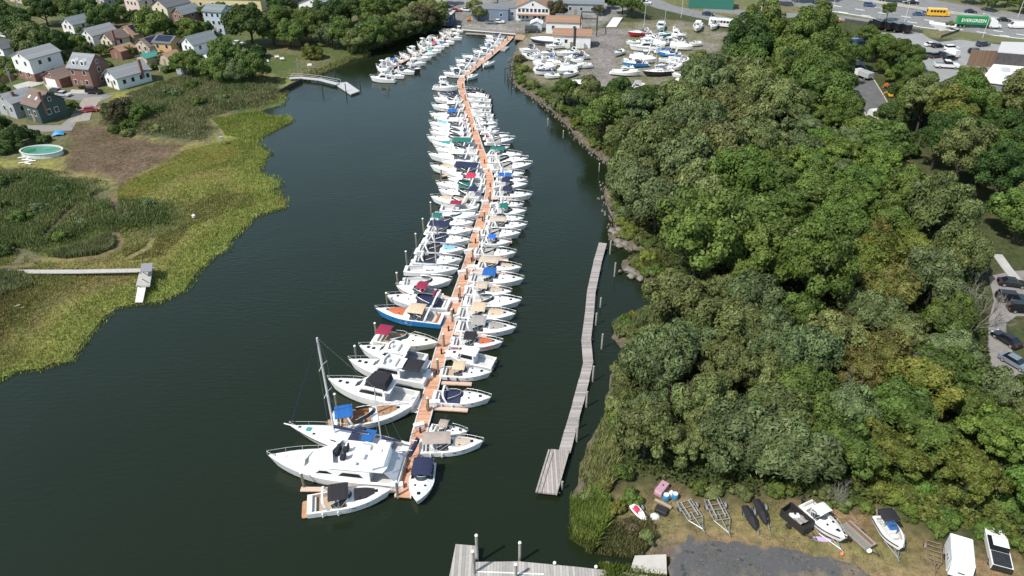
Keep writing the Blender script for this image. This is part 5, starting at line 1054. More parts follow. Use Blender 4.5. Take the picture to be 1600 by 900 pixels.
        A('deck', DECKW, lambda: s.deck(t0, tc, .10, .97)); A('cockpit', SOLE[sole], lambda: s.well(t0, tc, sl, .2, .35))
        def cabin():
            rows = []
            for kx in range(8):
                t = tc + .34*kx/7; w = s.hb(t)*.62*(1-.25*(kx/7)**3); z = s.sz(t); h = .48*(1-.55*(kx/7)**2)
                rows.append([(s.x(t),-w,z-.02),(s.x(t),-w*.92,z+h),(s.x(t),0,z+h+.08),(s.x(t),w*.92,z+h),(s.x(t),w,z-.02)])
            return MB().loft(rows)
        cb = A('cabin', GEL, cabin)
        for sg in (-1,1): A('side_window', DARKG, lambda sg=sg: MB().loft([[(s.x(t),sg*(s.hb(t)*.62*q+o),s.sz(t)+zz) for t,q,zz in ((.42,.975,.16),(.56,.90,.12),(.56,.86,.28),(.42,.935,.34))] for o in (-.03,.045)]), (sg,), cb)
        Hm = Lq*1.15; xm = s.x(.60)
        mast = A('mast', ALU, lambda: MB().tube([(xm,0,s.sz(.6)),(xm-.05,0,s.sz(.6)+Hm)], .085, 6, .06))
        A('spreader', ALU, lambda: MB().tube([(xm,-.75,s.sz(.6)+Hm*.52),(xm+.05,0,s.sz(.6)+Hm*.53),(xm,.75,s.sz(.6)+Hm*.52)], .03, 4), (), mast)
        A('boom', ALU, lambda: MB().tube([(xm-.05,0,s.sz(.6)+1.15),(xm-Lq*.38,0,s.sz(.6)+1.2)], .06, 5))
        A('sail_cover', CANVAS[c], lambda: MB().loft([[(xm-.1-Lq*.37*u, .02+.16*(1-u*.6)*math.cos(a), s.sz(.6)+1.36+.20*(1-u*.5)*math.sin(a)) for a in [2*math.pi*i/8 for i in range(8)]] for u in (0,.3,.65,1)]))
        A('rigging', mat('wire', (.45,.45,.45), .4, .8), lambda: rig(s, xm, Hm))
        A('bow_rail', STEEL, lambda: s.rail(.55)); A('hatch', DARKG, lambda: s.hatch(.80,.10,tc,.22,.97))
        if top: A('spray_hood', CANVAS[top] if top in CANVAS else CANVAS[c], lambda: MB().sheet([[(s.x(tc)+1.0-(.9*k/4), q*s.hb(tc)*.62, s.sz(tc)+.45+.75*math.sin(k/4*1.5)*(1-.25*q*q)) for q in (-1,-.6,0,.6,1)] for k in range(5)], .04))
    elif kind == 'wrap':
        A('shrink_wrap', CANVAS[c], lambda: MB().sheet([[(s.x(t), q*s.hb(t)*1.02, s.sz(t)-.15+(1.25*(1-abs(q)**1.5)+.0)*(1-.65*max(0,t-.5)*2)) for q in (-1,-.7,-.35,0,.35,.7,1)] for t in [k/8 for k in range(9)]], .05))
    BOATS.append(root); return root
def tleg(s, zt=None, zb=None):
    mb = MB(); zt = zt or s.sz(.3)+1.45; b = s.hb(.4)*.5
    for t in (.31,.5):
        for sg in (-1,1): mb.tube([(s.x(t)+(.1 if t < .4 else -.1),sg*b,zb or .45),(s.x(t),sg*b*.95,zt)], .03, 4)
    return mb
def stripe_mb(s):
    mb = MB()
    for sg in (-1,1): mb.loft([[(s.x(t)-s.rake*s.L*.15*t**5, sg*(s.hb(t)*(.985-.03*t)+o), s.sz(t)-dz) for dz in (.42,.26)][:] + [(s.x(t)-s.rake*s.L*.15*t**5, sg*(s.hb(t)*(.985-.03*t)+o-.05), s.sz(t)-dz) for dz in (.26,.42)] for o in (.02,) for t in [.02+.92*k/9 for k in range(10)]])
    return mb
def rig(s, xm, Hm):
    mb = MB(); z = s.sz(.6); r = .014
    mb.tube([(s.x(1),0,s.sz(1)),(xm,0,z+Hm*.98)], r, 3); mb.tube([(s.x(0.01),0,s.sz(0)),(xm-.05,0,z+Hm)], r, 3)
    for sg in (-1,1): mb.tube([(xm-.05,sg*s.hb(.58)*.92,z),(xm,sg*.75,z+Hm*.52),(xm-.05,0,z+Hm*.98)], r, 3); mb.tube([(xm-.4,sg*s.hb(.57)*.92,z),(xm,0,z+Hm*.52)], r, 3)
    return mb

# -- boats berthed along the main floating dock ------------------------------------------------
GL, GR, GU, GS, GY = 'boats berthed on the left of the main dock', 'boats berthed on the right of the main dock', 'boats at the far bend of the main dock', 'boats at the second dock', 'boats stored ashore in the yard'
E, O, CC, FB, SB, PH, WR = 'express', 'open', 'console', 'bridge', 'sail', 'pilot', 'wrap'
# rows run from the near end: bow px, stern px, kind, canvas, options, description
def row(L, group, where, count_from):
    for i, (bow, stern, kind, c, kw, desc) in enumerate(L):
        lab = f"{desc}, {nth(i)} {count_from}"
        if len(lab.split()) > 16: lab = desc
        boat(kind, bow, stern, lab, group, c or 'white', **kw)
D = dict
row([
 ((612,770),(480,790),E,'black',D(sole='tan',platform='teak',pad='black'),'white sport cruiser with black bimini at the very end of the dock'),
 ((645,640),(520,660),E,'blue',D(top='aft',sole='teak',pad='teak',arch=True,cushion='tan',platform='teak'),'white cruiser with bright blue awning and varnished teak foredeck'),
 ((515,602),(650,628),FB,'black',D(top='enclosure',arch=False),'white flybridge cruiser with black windowed bridge enclosure behind the ketch'),
 ((547,571),(668,592),FB,'black',D(top=None,extra='aft_canvas',arch=True),'white sedan cruiser with black awning aft and rolled red cloth'),
 ((563,548),(664,566),FB,'grey',D(top=None,sole='grey',arch=False),'white flybridge sedan with open grey cockpit'),
 ((684,540),(588,526),E,'maroon',D(hull='cream',top='aft',arch=False,sole='tan'),'cream wooden-trimmed cruiser with square maroon awning at its stern'),
 ((588,488),(692,500),E,'tan',D(hull='blue',pad='orange',sole='white',cushion='orange'),'sport cruiser with bright blue hull and orange sun pads'),
 ((605,467),(702,477),E,'navy',D(top='cover',sole='grey'),'white sport cruiser with navy cockpit cover and dark seats'),
 ((620,450),(686,459),O,'maroon',D(stripe='red',arch=False,cushion='maroon'),'white runabout with red stripe and maroon bimini'),
 ((706,441),(628,441),O,'white',D(top=None,arch=False,sole='white'),'bare white open boat with a small red float aboard'),
 ((716,424),(632,421),SB,'navy',D(top=None),'white sailboat with tall bare mast among the motor boats'),
 ((722,409),(646,406),E,'black',D(top='cover'),'white cruiser with black cockpit cover next to the sailboat'),
 ((726,393),(653,388),E,'black',D(top='cover',pad='light blue'),'white cruiser with pale blue foredeck pad'),
 ((735,378),(664,372),E,'navy',D(top='cover'),'white cruiser with navy cockpit cover and slanted arch'),
 ((738,363),(668,358),E,'navy',D(top='long'),'white cruiser with navy bimini'),
 ((740,351),(673,346),E,'green',D(top='aft'),'white cruiser with green awning aft'),
 ((750,339),(678,336),O,'pale grey',D(top='tonneau',arch=False),'runabout under a pale grey cover'),
 ((748,327),(688,325),CC,'maroon',D(),'fishing boat with maroon top and raised outriggers'),
 ((674,311),(742,318),E,'beige',D(top='cover',pad='tan',arch=True),'white cruiser with beige cockpit cover and tan pads'),
 ((686,300),(750,306),E,'navy',D(top='aft'),'white cruiser with navy bimini'),
 ((682,290),(752,293),E,'green',D(top='cover'),'white cruiser with green cockpit cover'),
 ((700,282),(758,283),O,'red',D(arch=False),'white runabout with red bimini'),
 ((698,273),(757,276),O,'white',D(top=None),'low white runabout'),
 ((673,263),(752,270),E,'navy',D(top='long',pad='tan'),'big white sport cruiser with navy bimini'),
 ((690,255),(748,257),O,'white',D(top='cover'),'white runabout with white cockpit cover'),
 ((670,245),(746,249),E,'white',D(top='bimini'),'white cruiser with white top'),
 ((681,236),(746,238),E,'white',D(top=None),'white cruiser with no top'),
 ((675,226),(741,229),E,'green',D(top='long',pad='teal'),'white cruiser with teal foredeck pad'),
 ((668,218),(738,221),E,'grey',D(top='cover'),'white cruiser with grey cockpit cover'),
 ((672,209),(736,212),E,'pale grey',D(top='cover'),'white cruiser with pale grey cover'),
 ((674,203),(735,204),E,'white',D(top='cover'),'white cruiser with white cockpit cover'),
 ((671,195),(733,197),E,'white',D(top='bimini',pad='light blue'),'white cruiser with pale blue foredeck pad'),
 ((678,187),(731,188),O,'red',D(top=None,cushion='red',sole='white'),'white runabout with red seats'),
 ((672,181),(729,182),E,'blue',D(top='bimini'),'white cruiser with one blue top'),
 ((675,167),(725,169),E,'white',D(top='bimini'),'white cruiser with plain white top'),
 ((678,155),(722,158),E,'white',D(top=None),'white cruiser with bare cockpit'),
 ((684,147),(719,150),O,'navy',D(top='tonneau',arch=False),'runabout under a navy cover'),
 ((716,138),(678,135),FB,'white',D(top='hard',sole='grey'),'tall white sportfisher with hard top, stern towards open water'),
], GL, 'left', 'from near end, left row')
row([
 ((652,786),(664,722),E,'navy',D(top='long',arch=False,B=3.4,zref=1.0,sole='grey',cushion='navy'),'white cruiser with navy canvas lying along the dock end, bow to camera'),
 ((755,694),(655,698),E,'taupe',D(top='long',pad='beige',arch=True),'white cruiser with taupe canvas over its cockpit'),
 ((730,676),(672,668),E,'taupe',D(top='bimini',arch=False),'small white cuddy boat with taupe bimini'),
 ((767,625),(676,620),E,'navy',D(top='cover',arch=True),'white cruiser with navy cockpit cover, between two empty fingers'),
 ((767,585),(688,580),E,'tan',D(top='bimini',arch=False,sole='tan'),'white cruiser with tan bimini moored at a finger pier'),
 ((695,552),(772,568),PH,'navy',D(motor=1,sole='white'),'white pilothouse boat with its bow to the dock'),
 ((785,538),(705,534),E,'black',D(pad='orange',stripe='red'),'white cruiser with black bimini and orange foredeck pad'),
 ((806,516),(714,510),E,'grey',D(pad='grey',sole='grey'),'white cruiser with grey bimini and grey foredeck pad'),
 ((805,495),(714,489),E,'tan',D(pad='tan',platform='teak'),'white cruiser with tan bimini and tan foredeck pad'),
 ((814,474),(725,471),E,'navy',D(top=None,sole='white',extra=None),'white cruiser with open cockpit and folded navy canvas'),
 ((799,459),(726,454),E,'beige',D(pad='beige'),'white cruiser with beige bimini'),
 ((818,440),(733,434),E,'blue',D(arch=False),'large white cruiser with bright blue bimini'),
 ((814,421),(746,414),E,'beige',D(top='long',pad='beige'),'white cruiser with long beige canvas'),
 ((806,398),(741,393),E,'grey',D(top='cover',arch=True),'white cruiser with dark screen beside a finger pier'),
 ((798,380),(752,376),O,'bright blue',D(sole='grey',arch=True),'runabout with small bright blue bimini'),
 ((813,367),(750,364),E,'grey',D(top='cover'),'white cruiser with grey screen cover'),
 ((823,354),(762,351),E,'beige',D(top='long'),'white cruiser with beige canvas'),
 ((818,344),(759,341),E,'grey',D(top=None),'bare white cruiser'),
 ((822,332),(767,329),O,'green',D(),'white runabout with green bimini'),
 ((818,321),(775,318),E,'white',D(top='cover'),'white cruiser with white cover'),
 ((831,307),(770,303),E,'navy',D(),'long white cruiser with navy bimini'),
 ((824,290),(770,289),O,'navy',D(arch=False),'white runabout with navy bimini'),
 ((823,283),(775,281),E,'blue',D(top='double'),'white cruiser with blue canvas'),
 ((819,273),(775,270),O,'pale grey',D(top='cover'),'white runabout with pale grey cover'),
 ((831,259),(767,262),E,'grey',D(top='cover'),'long white cruiser with grey canvas'),
 ((825,251),(763,251),E,'white',D(top=None),'long bare white cruiser'),
 ((815,244),(763,239),E,'green',D(top='double',arch=False),'white cruiser with twin dark green tops'),
 ((796,231),(768,232),O,'black',D(top='cover'),'small boat with black cover'),
 ((804,219),(760,221),E,'grey',D(top='cover'),'sharp-bowed white cruiser with grey cover'),
 ((795,213),(757,213),O,'red',D(top=None,cushion='red'),'white runabout with red seats'),
 ((780,206),(752,205),O,'white',D(top='cover'),'small white runabout with white cover'),
 ((777,199),(742,199),O,'white',D(),'white runabout with white bimini'),
 ((777,193),(740,192),O,'white',D(top=None),'narrow white runabout'),
 ((742,186),(771,186),O,'white',D(motor=1,top=None,arch=False),'stern-out white outboard boat'),
 ((737,179),(771,180),CC,'white',D(top=None),'stern-out white fishing boat'),
 ((735,173),(767,173),CC,'white',D(),'white fishing boat with hard top'),
 ((735,164),(768,165),O,'white',D(motor=1,top=None,arch=False),'white outboard boat'),
 ((731,156),(767,157),CC,'white',D(top=None,motor=2),'twin-engined white fishing boat'),
 ((730,148),(764,150),O,'white',D(motor=1,top='cover',arch=False),'white outboard boat with white cover'),
 ((728,140),(754,142),O,'black',D(hull='black',motor=1,top='tonneau',arch=False),'black-covered dinghy with outboard'),
], GR, 'right', 'from near end, right row')
row([
 ((693,115),(727,117),E,'navy',D(),'white cruiser with navy bimini'), ((703,108),(735,109),E,'white',D(top='bimini'),'white cruiser with white top'), ((713,102),(738,103),O,'white',D(top=None),'low white runabout'),
 ((712,95),(744,97),E,'navy',D(top='cover'),'white cruiser with dark cover'), ((722,89),(757,90),E,'grey',D(top='cover'),'long white cruiser with grey cover'), ((739,81),(769,82),E,'white',D(top='bimini'),'white cruiser'),
 ((750,75),(773,76),O,'blue',D(),'white runabout with blue bimini'), ((757,69),(779,70),E,'white',D(top=None),'white cruiser with bare deck'), ((758,63),(784,65),E,'white',D(top=None),'white cruiser'), ((759,57),(787,59),O,'navy',D(),'white runabout with navy top'),
 ((747,117),(729,121),CC,'white',D(top=None),'small white boat, right of the dock bend'), ((773,97),(754,101),CC,'white',D(top=None),'broad white boat, right of the dock'),
], GU, 'bend', 'beyond the dock bend')
row([
 ((579,123),(617,124),FB,'white',D(top='hard',arch=False),'big white flybridge yacht at the tip of the second dock'),
 ((632,120),(609,115),E,'white',D(top=None),'white cruiser'), ((648,114),(620,108),E,'navy',D(top='cover'),'white cruiser with dark canvas'), ((657,109),(640,104),O,'navy',D(hull='black',top='cover'),'dark runabout'), ((666,99),(637,97),E,'white',D(top='bimini'),'white cruiser with white top'),
 ((675,91),(644,89),E,'grey',D(top='cover'),'white cruiser with grey canvas'), ((683,85),(652,83),E,'white',D(top=None),'white cruiser with bare deck'), ((690,80),(664,77),E,'teal',D(top='cover'),'white cruiser with teal canvas'), ((695,75),(670,71),E,'red',D(top='bimini'),'white cruiser with red bimini'),
 ((702,71),(686,65),O,'blue',D(top='cover'),'runabout with blue canvas'), ((710,67),(690,62),E,'white',D(top=None),'white cruiser'), ((722,60),(700,57),E,'black',D(top='cover'),'white cruiser with black cover'), ((718,54),(704,49),E,'white',D(top='bimini'),'white cruiser'), ((724,48),(712,45),PH,'white',D(),'pale pilothouse boat'),
], GS, 'second', 'on the right of the second dock')
row([
 ((588,105),(606,111),FB,'white',D(top='hard'),'white flybridge boat'), ((597,99),(612,105),FB,'white',D(top=None),'white flybridge cruiser'), ((606,95),(621,99),E,'bright blue',D(top='long'),'white cruiser with royal blue top'), ((617,90),(631,93),E,'black',D(top='cover'),'white cruiser with black cover'),
 ((624,84),(641,88),CC,'black',D(),'fishing boat with black top'), ((636,77),(653,82),PH,'white',D(),'pilothouse boat with tall windows'), ((652,70),(667,75),FB,'white',D(top='hard'),'white sportfisher'), ((662,64),(677,68),FB,'white',D(top=None),'white flybridge boat'), ((675,58),(689,62),E,'black',D(top='long'),'white cruiser with black top'), ((686,51),(699,55),E,'white',D(top=None),'white cruiser'), ((690,47),(703,50),O,'white',D(top=None),'small white boat'),
], GS, 'second', 'on the left of the second dock')

# the ketch and the big motor yacht have their own builders
def ketch():
    bow, stern = G(455,668,1.3), G(637,703,1.3); d = bow-stern; L = d.length; s = Shape(L, 4.2, 1.15, 1.7, .66, .45, 1.75, .12); m = (bow+stern)/2
    o = thing('ketch', 'white two-masted sailboat with green hatch, berthed next to the big motor yacht', 'sailboat', (m.x,m.y,0), math.atan2(d.y,d.x))
    part('hull', s.hull(), GEL, o); part('deck', s.deck(.06,.30,.12,.97,.35), DECKW, o); part('cockpit', s.well(.06,.30,.6,.2,.5), SOLE['white'], o)
    def cab(t0, t1, h, w0):
        rows = []
        for k in range(8):
            t = t0+(t1-t0)*k/7; w = s.hb(t)*w0*(1-.25*(k/7)**3); z = s.sz(t); q = h*(1-.5*(k/7)**2); rows.append([(s.x(t),-w,z),(s.x(t),-w*.93,z+q),(s.x(t),0,z+q+.09),(s.x(t),w*.93,z+q),(s.x(t),w,z)])
        return MB().loft(rows)
    c = part('cabin', cab(.46,.74,.55,.66), GEL, o); part('aft_cabin', cab(.14,.30,.5,.6), GEL, o)
    for sg in (-1,1): part('side_window', MB().loft([[(s.x(t),sg*(s.hb(t)*.66*q+e),s.sz(t)+zz) for t,q,zz in ((.50,.985,.18),(.62,.93,.15),(.62,.90,.32),(.50,.95,.40))] for e in (-.03,.05)]), DARKG, c)
    part('spray_hood', MB().sheet([[(s.x(.48)-1.6*k/5, q*1.5, s.sz(.44)+.5+1.0*math.sin(.25+k/5*1.35)*(1-.22*q*q)) for q in (-1,-.6,0,.6,1)] for k in range(6)], .05), CANVAS['navy'], o)
    part('cockpit_canvas', MB().sheet([[(s.x(.36)-1.5*k/3, q*1.1, s.sz(.36)+1.45+.1*(1-q*q)) for q in (-1,0,1)] for k in range(4)], .05), CANVAS['blue'], o)
    part('hatch', s.hatch(.84,.12,.30,.36,.97), CANVAS['teal'], o)
    for t, y in ((.78,.5),(.92,0),(.30,.3)): part('hatch', s.hatch(t,.12,.30,.18,.97,y), DARKG, o)
    xm = s.x(.615); z = s.sz(.62); Hm = 16.8; xz = s.x(.215); Hz = 10.4
    mm = part('mainmast', MB().tube([(xm,0,z),(xm,0,z+Hm)], .17, 8, .13), ALU, o)
    for h in (.46,.73): part('spreader', MB().tube([(xm-.1,-1.1,z+Hm*h),(xm,0,z+Hm*h+.15),(xm-.1,1.1,z+Hm*h)], .045, 5), ALU, mm)
    mz = part('mizzenmast', MB().tube([(xz,0,s.sz(.2)),(xz,0,s.sz(.2)+Hz)], .09, 8, .07), ALU, o); part('spreader', MB().tube([(xz,-.7,s.sz(.2)+Hz*.6),(xz,.7,s.sz(.2)+Hz*.6)], .035, 4), ALU, mz)
    for nm, x0, l, zz in (('boom',xm,5.2,z+1.5),('mizzen_boom',xz,3.0,s.sz(.2)+1.3)):
        b = part(nm, MB().tube([(x0-.1,0,zz),(x0-l,0,zz+.05)], .075, 6), ALU, o)
        part('sail_cover', MB().loft([[(x0-.15-(l-.3)*u, .24*(1-u*.5)*math.cos(a), zz+.22+.26*(1-u*.5)*math.sin(a)) for a in [2*math.pi*i/8 for i in range(8)]] for u in (0,.3,.65,1)]), CANVAS['navy'], b)
    wire = mat('wire', (.45,.45,.45), .4, .8); st = MB(); r = .018
    part('furled_jib', MB().tube([(s.x(.99),0,s.sz(1)+.5),(xm+.15,0,z+Hm*.97)], .07, 6, .03), CANVAS['navy'], o)
    st.tube([(s.x(.01),0,s.sz(0)),(xz,0,s.sz(.2)+Hz)], r, 3); st.tube([(xz,0,s.sz(.2)+Hz),(xm,0,z+Hm)], r, 3)
    for sg in (-1,1):
        st.tube([(xm-.3,sg*s.hb(.63),z),(xm-.1,sg*1.1,z+Hm*.46),(xm-.1,sg*1.1,z+Hm*.73),(xm,0,z+Hm)], r, 3); st.tube([(xm-.8,sg*s.hb(.62),z),(xm,0,z+Hm*.46)], r, 3)
        st.tube([(xz-.3,sg*s.hb(.2),s.sz(.2)),(xz,sg*.7,s.sz(.2)+Hz*.6),(xz,0,s.sz(.2)+Hz)], r, 3)
    part('rigging', st, wire, o); part('bow_rail', s.rail(.45,.7), STEEL, o)
    part('bowsprit', MB().tube([(s.x(.94),0,s.sz(1)),(s.x(1.0)+1.0,0,s.sz(1)+.15)], .13, 6, .08), GEL, o)
    [part('stern_davit', MB().tube([(s.x(0),y,s.sz(0)),(s.x(0)-.3,y,s.sz(0)+1.2),(s.x(0)-1.1,y,s.sz(0)+1.25)], .05, 5), STEEL, o) for y in (-.9,.9)]
    part('dinghy_bundle', MB().tube([(s.x(0)-.9,-1.5,s.sz(0)+.9),(s.x(0)-.95,0,s.sz(0)+.8),(s.x(0)-.9,1.5,s.sz(0)+.9)], .32, 8), CANVAS['navy'], o)
    part('boot_stripe', stripe_mb(s), CANVAS['black'], o)
ketch()
def yacht():
    bow, stern = G(421,716,1.7), G(628,738,1.2); d = bow-stern; L = d.length; s = Shape(L, 5.3, 1.35, 2.3, .92, .42, 2.3, .07); m = (bow+stern)/2
    o = thing('motor_yacht', 'largest white motor yacht with enclosed deckhouse and flybridge, second from the near dock end', 'boat', (m.x,m.y,0), math.atan2(d.y,d.x))
    X = s.x; tc = .20
    part('hull', s.hull(), GEL, o); part('deck', s.deck(.05,tc,.30,.97,.3), DECKW, o); part('cockpit', s.well(.05,tc,.8,0,.35), SOLE['white'], o)
    w = s.hb(.4)*.86; zb = 1.45; zt = zb+1.75
    def house(): return MB().loft([[(X(.20),-w,zb),(X(.60),-w*.96,zb+.2),(X(.715),-w*.55,zb+.35),(X(.735),0,zb+.35),(X(.715),w*.55,zb+.35),(X(.60),w*.96,zb+.2),(X(.20),w,zb)],
                                   [(X(.20),-w*.95,zt-.35),(X(.58),-w*.90,zt-.35),(X(.665),-w*.5,zt-.45),(X(.68),0,zt-.45),(X(.665),w*.5,zt-.45),(X(.58),w*.90,zt-.35),(X(.20),w*.95,zt-.35)],
                                   [(X(.20),-w*.90,zt),(X(.53),-w*.80,zt),(X(.57),-w*.42,zt),(X(.58),0,zt),(X(.57),w*.42,zt),(X(.53),w*.80,zt),(X(.20),w*.90,zt)]])
    dh = part('deckhouse', house(), GEL, o)
    for sg in (-1,1):
        for q in ([(.25,.55),(.28,1.12),(.40,1.15),(.435,.60)],[(.475,.75),(.52,1.15),(.57,1.12),(.60,.72)]):
            part('side_window', MB().loft([[(X(t),sg*(w*(1-.05*z/1.4-(.045*(t-.2)/.4))+e),zb+z) for t,z in q] for e in (-.04,.03)]), DARKG, dh)
    for y0, y1 in ((-.93,-.36),(-.31,.31),(.36,.93)):
        pt = lambda a, y: (X(.715)+(X(.735)-X(.715))*(1-abs(y))*1.0 - a*(X(.715)-X(.665)) + .035, y*w*(.55-.05*a), zb+.35+a*(zt-.45-zb-.35)+.02)
        part('windscreen', MB().sheet([[pt(.12,y0),pt(.12,(y0+y1)/2),pt(.12,y1)],[pt(.93,y0),pt(.93,(y0+y1)/2),pt(.93,y1)]], .03), GLASS, dh)
    def bridge():
        mb = MB(); W = w*.98
        mb.prism([(X(.10),-W),(X(.50),-W),(X(.56),-W*.6),(X(.575),0),(X(.56),W*.6),(X(.50),W),(X(.10),W),(X(.08),W*.6),(X(.08),-W*.6)], zt+.003, zt+.13)
        for sg in (-1,1): mb.loft([[(x,sg*(W-.03-.1*a),z) for x,z,a in ((X(.16),zt+.13,0),(X(.50),zt+.13,0),(X(.47),zt+.95,1),(X(.22),zt+.75,1))],[(x,sg*(W-.15-.1*a),z) for x,z,a in ((X(.16),zt+.13,0),(X(.50),zt+.13,0),(X(.47),zt+.95,1),(X(.22),zt+.75,1))]])
        mb.loft([[(X(.50),-W+.03,zt+.13),(X(.56),-W*.6,zt+.13),(X(.57),0,zt+.13),(X(.56),W*.6,zt+.13),(X(.50),W-.03,zt+.13),(X(.49),W-.15,zt+.13),(X(.545),0,zt+.13),(X(.49),-W+.15,zt+.13)],[(X(.47),-W+.13,zt+.95),(X(.515),-W*.55,zt+1.0),(X(.525),0,zt+1.0),(X(.515),W*.55,zt+1.0),(X(.47),W-.13,zt+.95),(X(.46),W-.25,zt+.95),(X(.50),0,zt+.98),(X(.46),-W+.25,zt+.95)]])
        return mb
    fb = part('flybridge', bridge(), GEL, o)
    for y in (-.9,.5): part('helm_seat', MB().rbox(X(.40),X(.40)+.65,y-.35,y+.35,zt+.14,zt+.75,.1).rbox(X(.40)-.12,X(.40)+.08,y-.35,y+.35,zt+.6,zt+1.35,.06), CANVAS['black'], fb)
    part('console_cover', MB().rbox(X(.455),X(.455)+.55,-1.35,.2,zt+.14,zt+1.02,.12), CANVAS['black'], fb)
    part('bridge_bench', MB().rbox(X(.24),X(.32),-1.9,-1.2,zt+.14,zt+.6,.08).rbox(X(.30),X(.36),1.1,1.8,zt+.14,zt+.6,.08), CUSH, fb)
    part('bridge_table', MB().rbox(X(.26),X(.31),-.35,.55,zt+.55,zt+.62,.02).disc((X(.285),.1,zt+.13),.08,.43), GEL, fb)
    part('radar_arch', MB().loft([[(xx-.25,yy,zz),(xx+.25,yy,zz),(xx+.25,yy*.96,zz+.12),(xx-.25,yy*.96,zz+.12)] for xx,yy,zz in ((X(.20),-w*.94,zt+.2),(X(.14),-w*.85,zt+1.5),(X(.14),w*.85,zt+1.5),(X(.20),w*.94,zt+.2))]), GEL, o)
    part('radar_dome', MB().dome((X(.14),0,zt+1.62),.35,.35,.3), GEL, o); part('grab_rail', MB().tube([(X(.10),-w*.9,zt+.8),(X(.085),-w*.5,zt+.85),(X(.085),w*.5,zt+.85),(X(.10),w*.9,zt+.8)], .03, 4), STEEL, fb)
    part('bow_rail', s.rail(.55,.75,.028), STEEL, o)
    part('swim_platform', MB().prism([(X(0)-1.3,-2.0),(X(0)-.01,-2.3),(X(0)-.01,2.3),(X(0)-1.3,2.0)], .3, .42), DECKW, o); part('platform_box', MB().rbox(X(0)-1.0,X(0)-.4,-1.7,-.8,.42,.75,.06), TEAK, o)
    part('aft_curtain', MB().sheet([[(X(.095)-q*(X(.095)-X(.015)), y*(w*.93+.12*q), zt-.02-q*(zt-s.sz(.03)-.35)) for y in (-1,-.5,0,.5,1)] for q in (0,.25,.5,.75,1)], .05), CANVAS['pale grey'], o)
    for t, y in ((.80,0),(.88,0)): part('hatch', s.hatch(t,.30,tc,.3,.97,y), DECKW, o)
    part('anchor_windlass', MB().rbox(X(.95),X(.975),-.2,.2,s.sz(.95),s.sz(.95)+.25,.05), STEEL, o)
    for t in (.25,.48,.70): part('fender', MB().loft([[(X(t)+.14*q*math.cos(a),-s.hb(t)-.17+.14*q*math.sin(a),z) for a in [2*math.pi*i/8 for i in range(8)]] for z,q in ((.35,.4),(.45,1),(1.0,1),(1.12,.4))]), CANVAS['black'], o)
yacht()
# ------------------------------------------------------------------ docks and pilings
PLANKO = striped('dock_boards', (.56,.305,.19), (.33,.18,.12), 1, 3.2, .12, .85, .26)
PLANKP = striped('finger_boards', (.60,.42,.34), (.40,.27,.21), 1, 3.2, .10, .8, .12)
DOCKEDGE = mat('dock_edge', (.60,.58,.55), .7, noise=.12)
GREYW = striped('weathered_boards', (.33,.305,.29), (.12,.11,.10), 1, 3.4, .10, .9, .28)
GREYX = striped('weathered_planks', (.36,.32,.295), (.12,.10,.09), 0, 3.4, .12, .9, .3)
PILE = mat('weathered_pile', (.20,.19,.14), .95, noise=.35, nscale=2); PILEG = mat('grey_pile', (.33,.31,.28), .95, noise=.3, nscale=2); CAPW = mat('white_cap', (.78,.78,.76), .5)
PILED = mat('dark_pile', (.05,.045,.04), .95, noise=.3, nscale=2)
def local(o, p): p = Vector(p)-Vector(o.location); c, s = math.cos(-o.rotation_euler.z), math.sin(-o.rotation_euler.z); return (p.x*c-p.y*s, p.x*s+p.y*c, p.z)
MAIN = [(629,776),(645,722),(654,680),(663,648),(677,596),(689,550),(703,504),(714,466),(723,440),(735,405),(741,380),(752,346),(763,312),(766,298),(764,278),(755,248),(747,226),(739,200),(732,178),(726,158),(721,137),(720,127),(727,117),(745,102),(761,90),(774,79),(786,70),(795,61),(799,56)]
dock = thing('floating_dock', 'long orange-brown plank dock running through all the boats', 'dock', (0,0,0))
part('deck', band(MB(), MAIN, 1.75, .30, .50, .5), PLANKO, dock)
for sg in (-1,1): part('edge_beam', band(MB(), MAIN, .18, .22, .54, .5, sg*.99), DOCKEDGE, dock)
FING = [((690,598),(737,600)),((674,637),(731,641)),((628,766),(470,764)),((620,715),(655,716)),((742,404),(794,406)),((753,376),(800,378)),((715,470),(690,462)),((670,636),(520,645)),((648,700),(625,690)),((729,140),(752,141)),((733,168),(765,168)),((735,187),(740,188)),((705,484),(740,470)),((744,230),(700,229)),((757,262),(690,275)),((765,285),(690,284)),((741,176),(765,175)),((765,332),(800,336)),((760,360),(690,352)),((768,310),(800,312)),((722,150),(686,152)),((727,165),(690,173)),((738,205),(690,206)),((700,520),(760,527)),((730,425),(790,427)),((722,448),(780,449))]
for a, b in FING:
    part('finger_pier', band(MB(), [a,b], .68, .26, .44, .4), PLANKP, dock)
second = thing('floating_dock', 'pinkish plank dock of the upper left boat row', 'dock', (0,0,0))
part('deck', band(MB(), [(598,113),(620,100),(645,87),(668,73),(690,60),(712,46)], 1.7, .3, .5, .5), PLANKP, second)
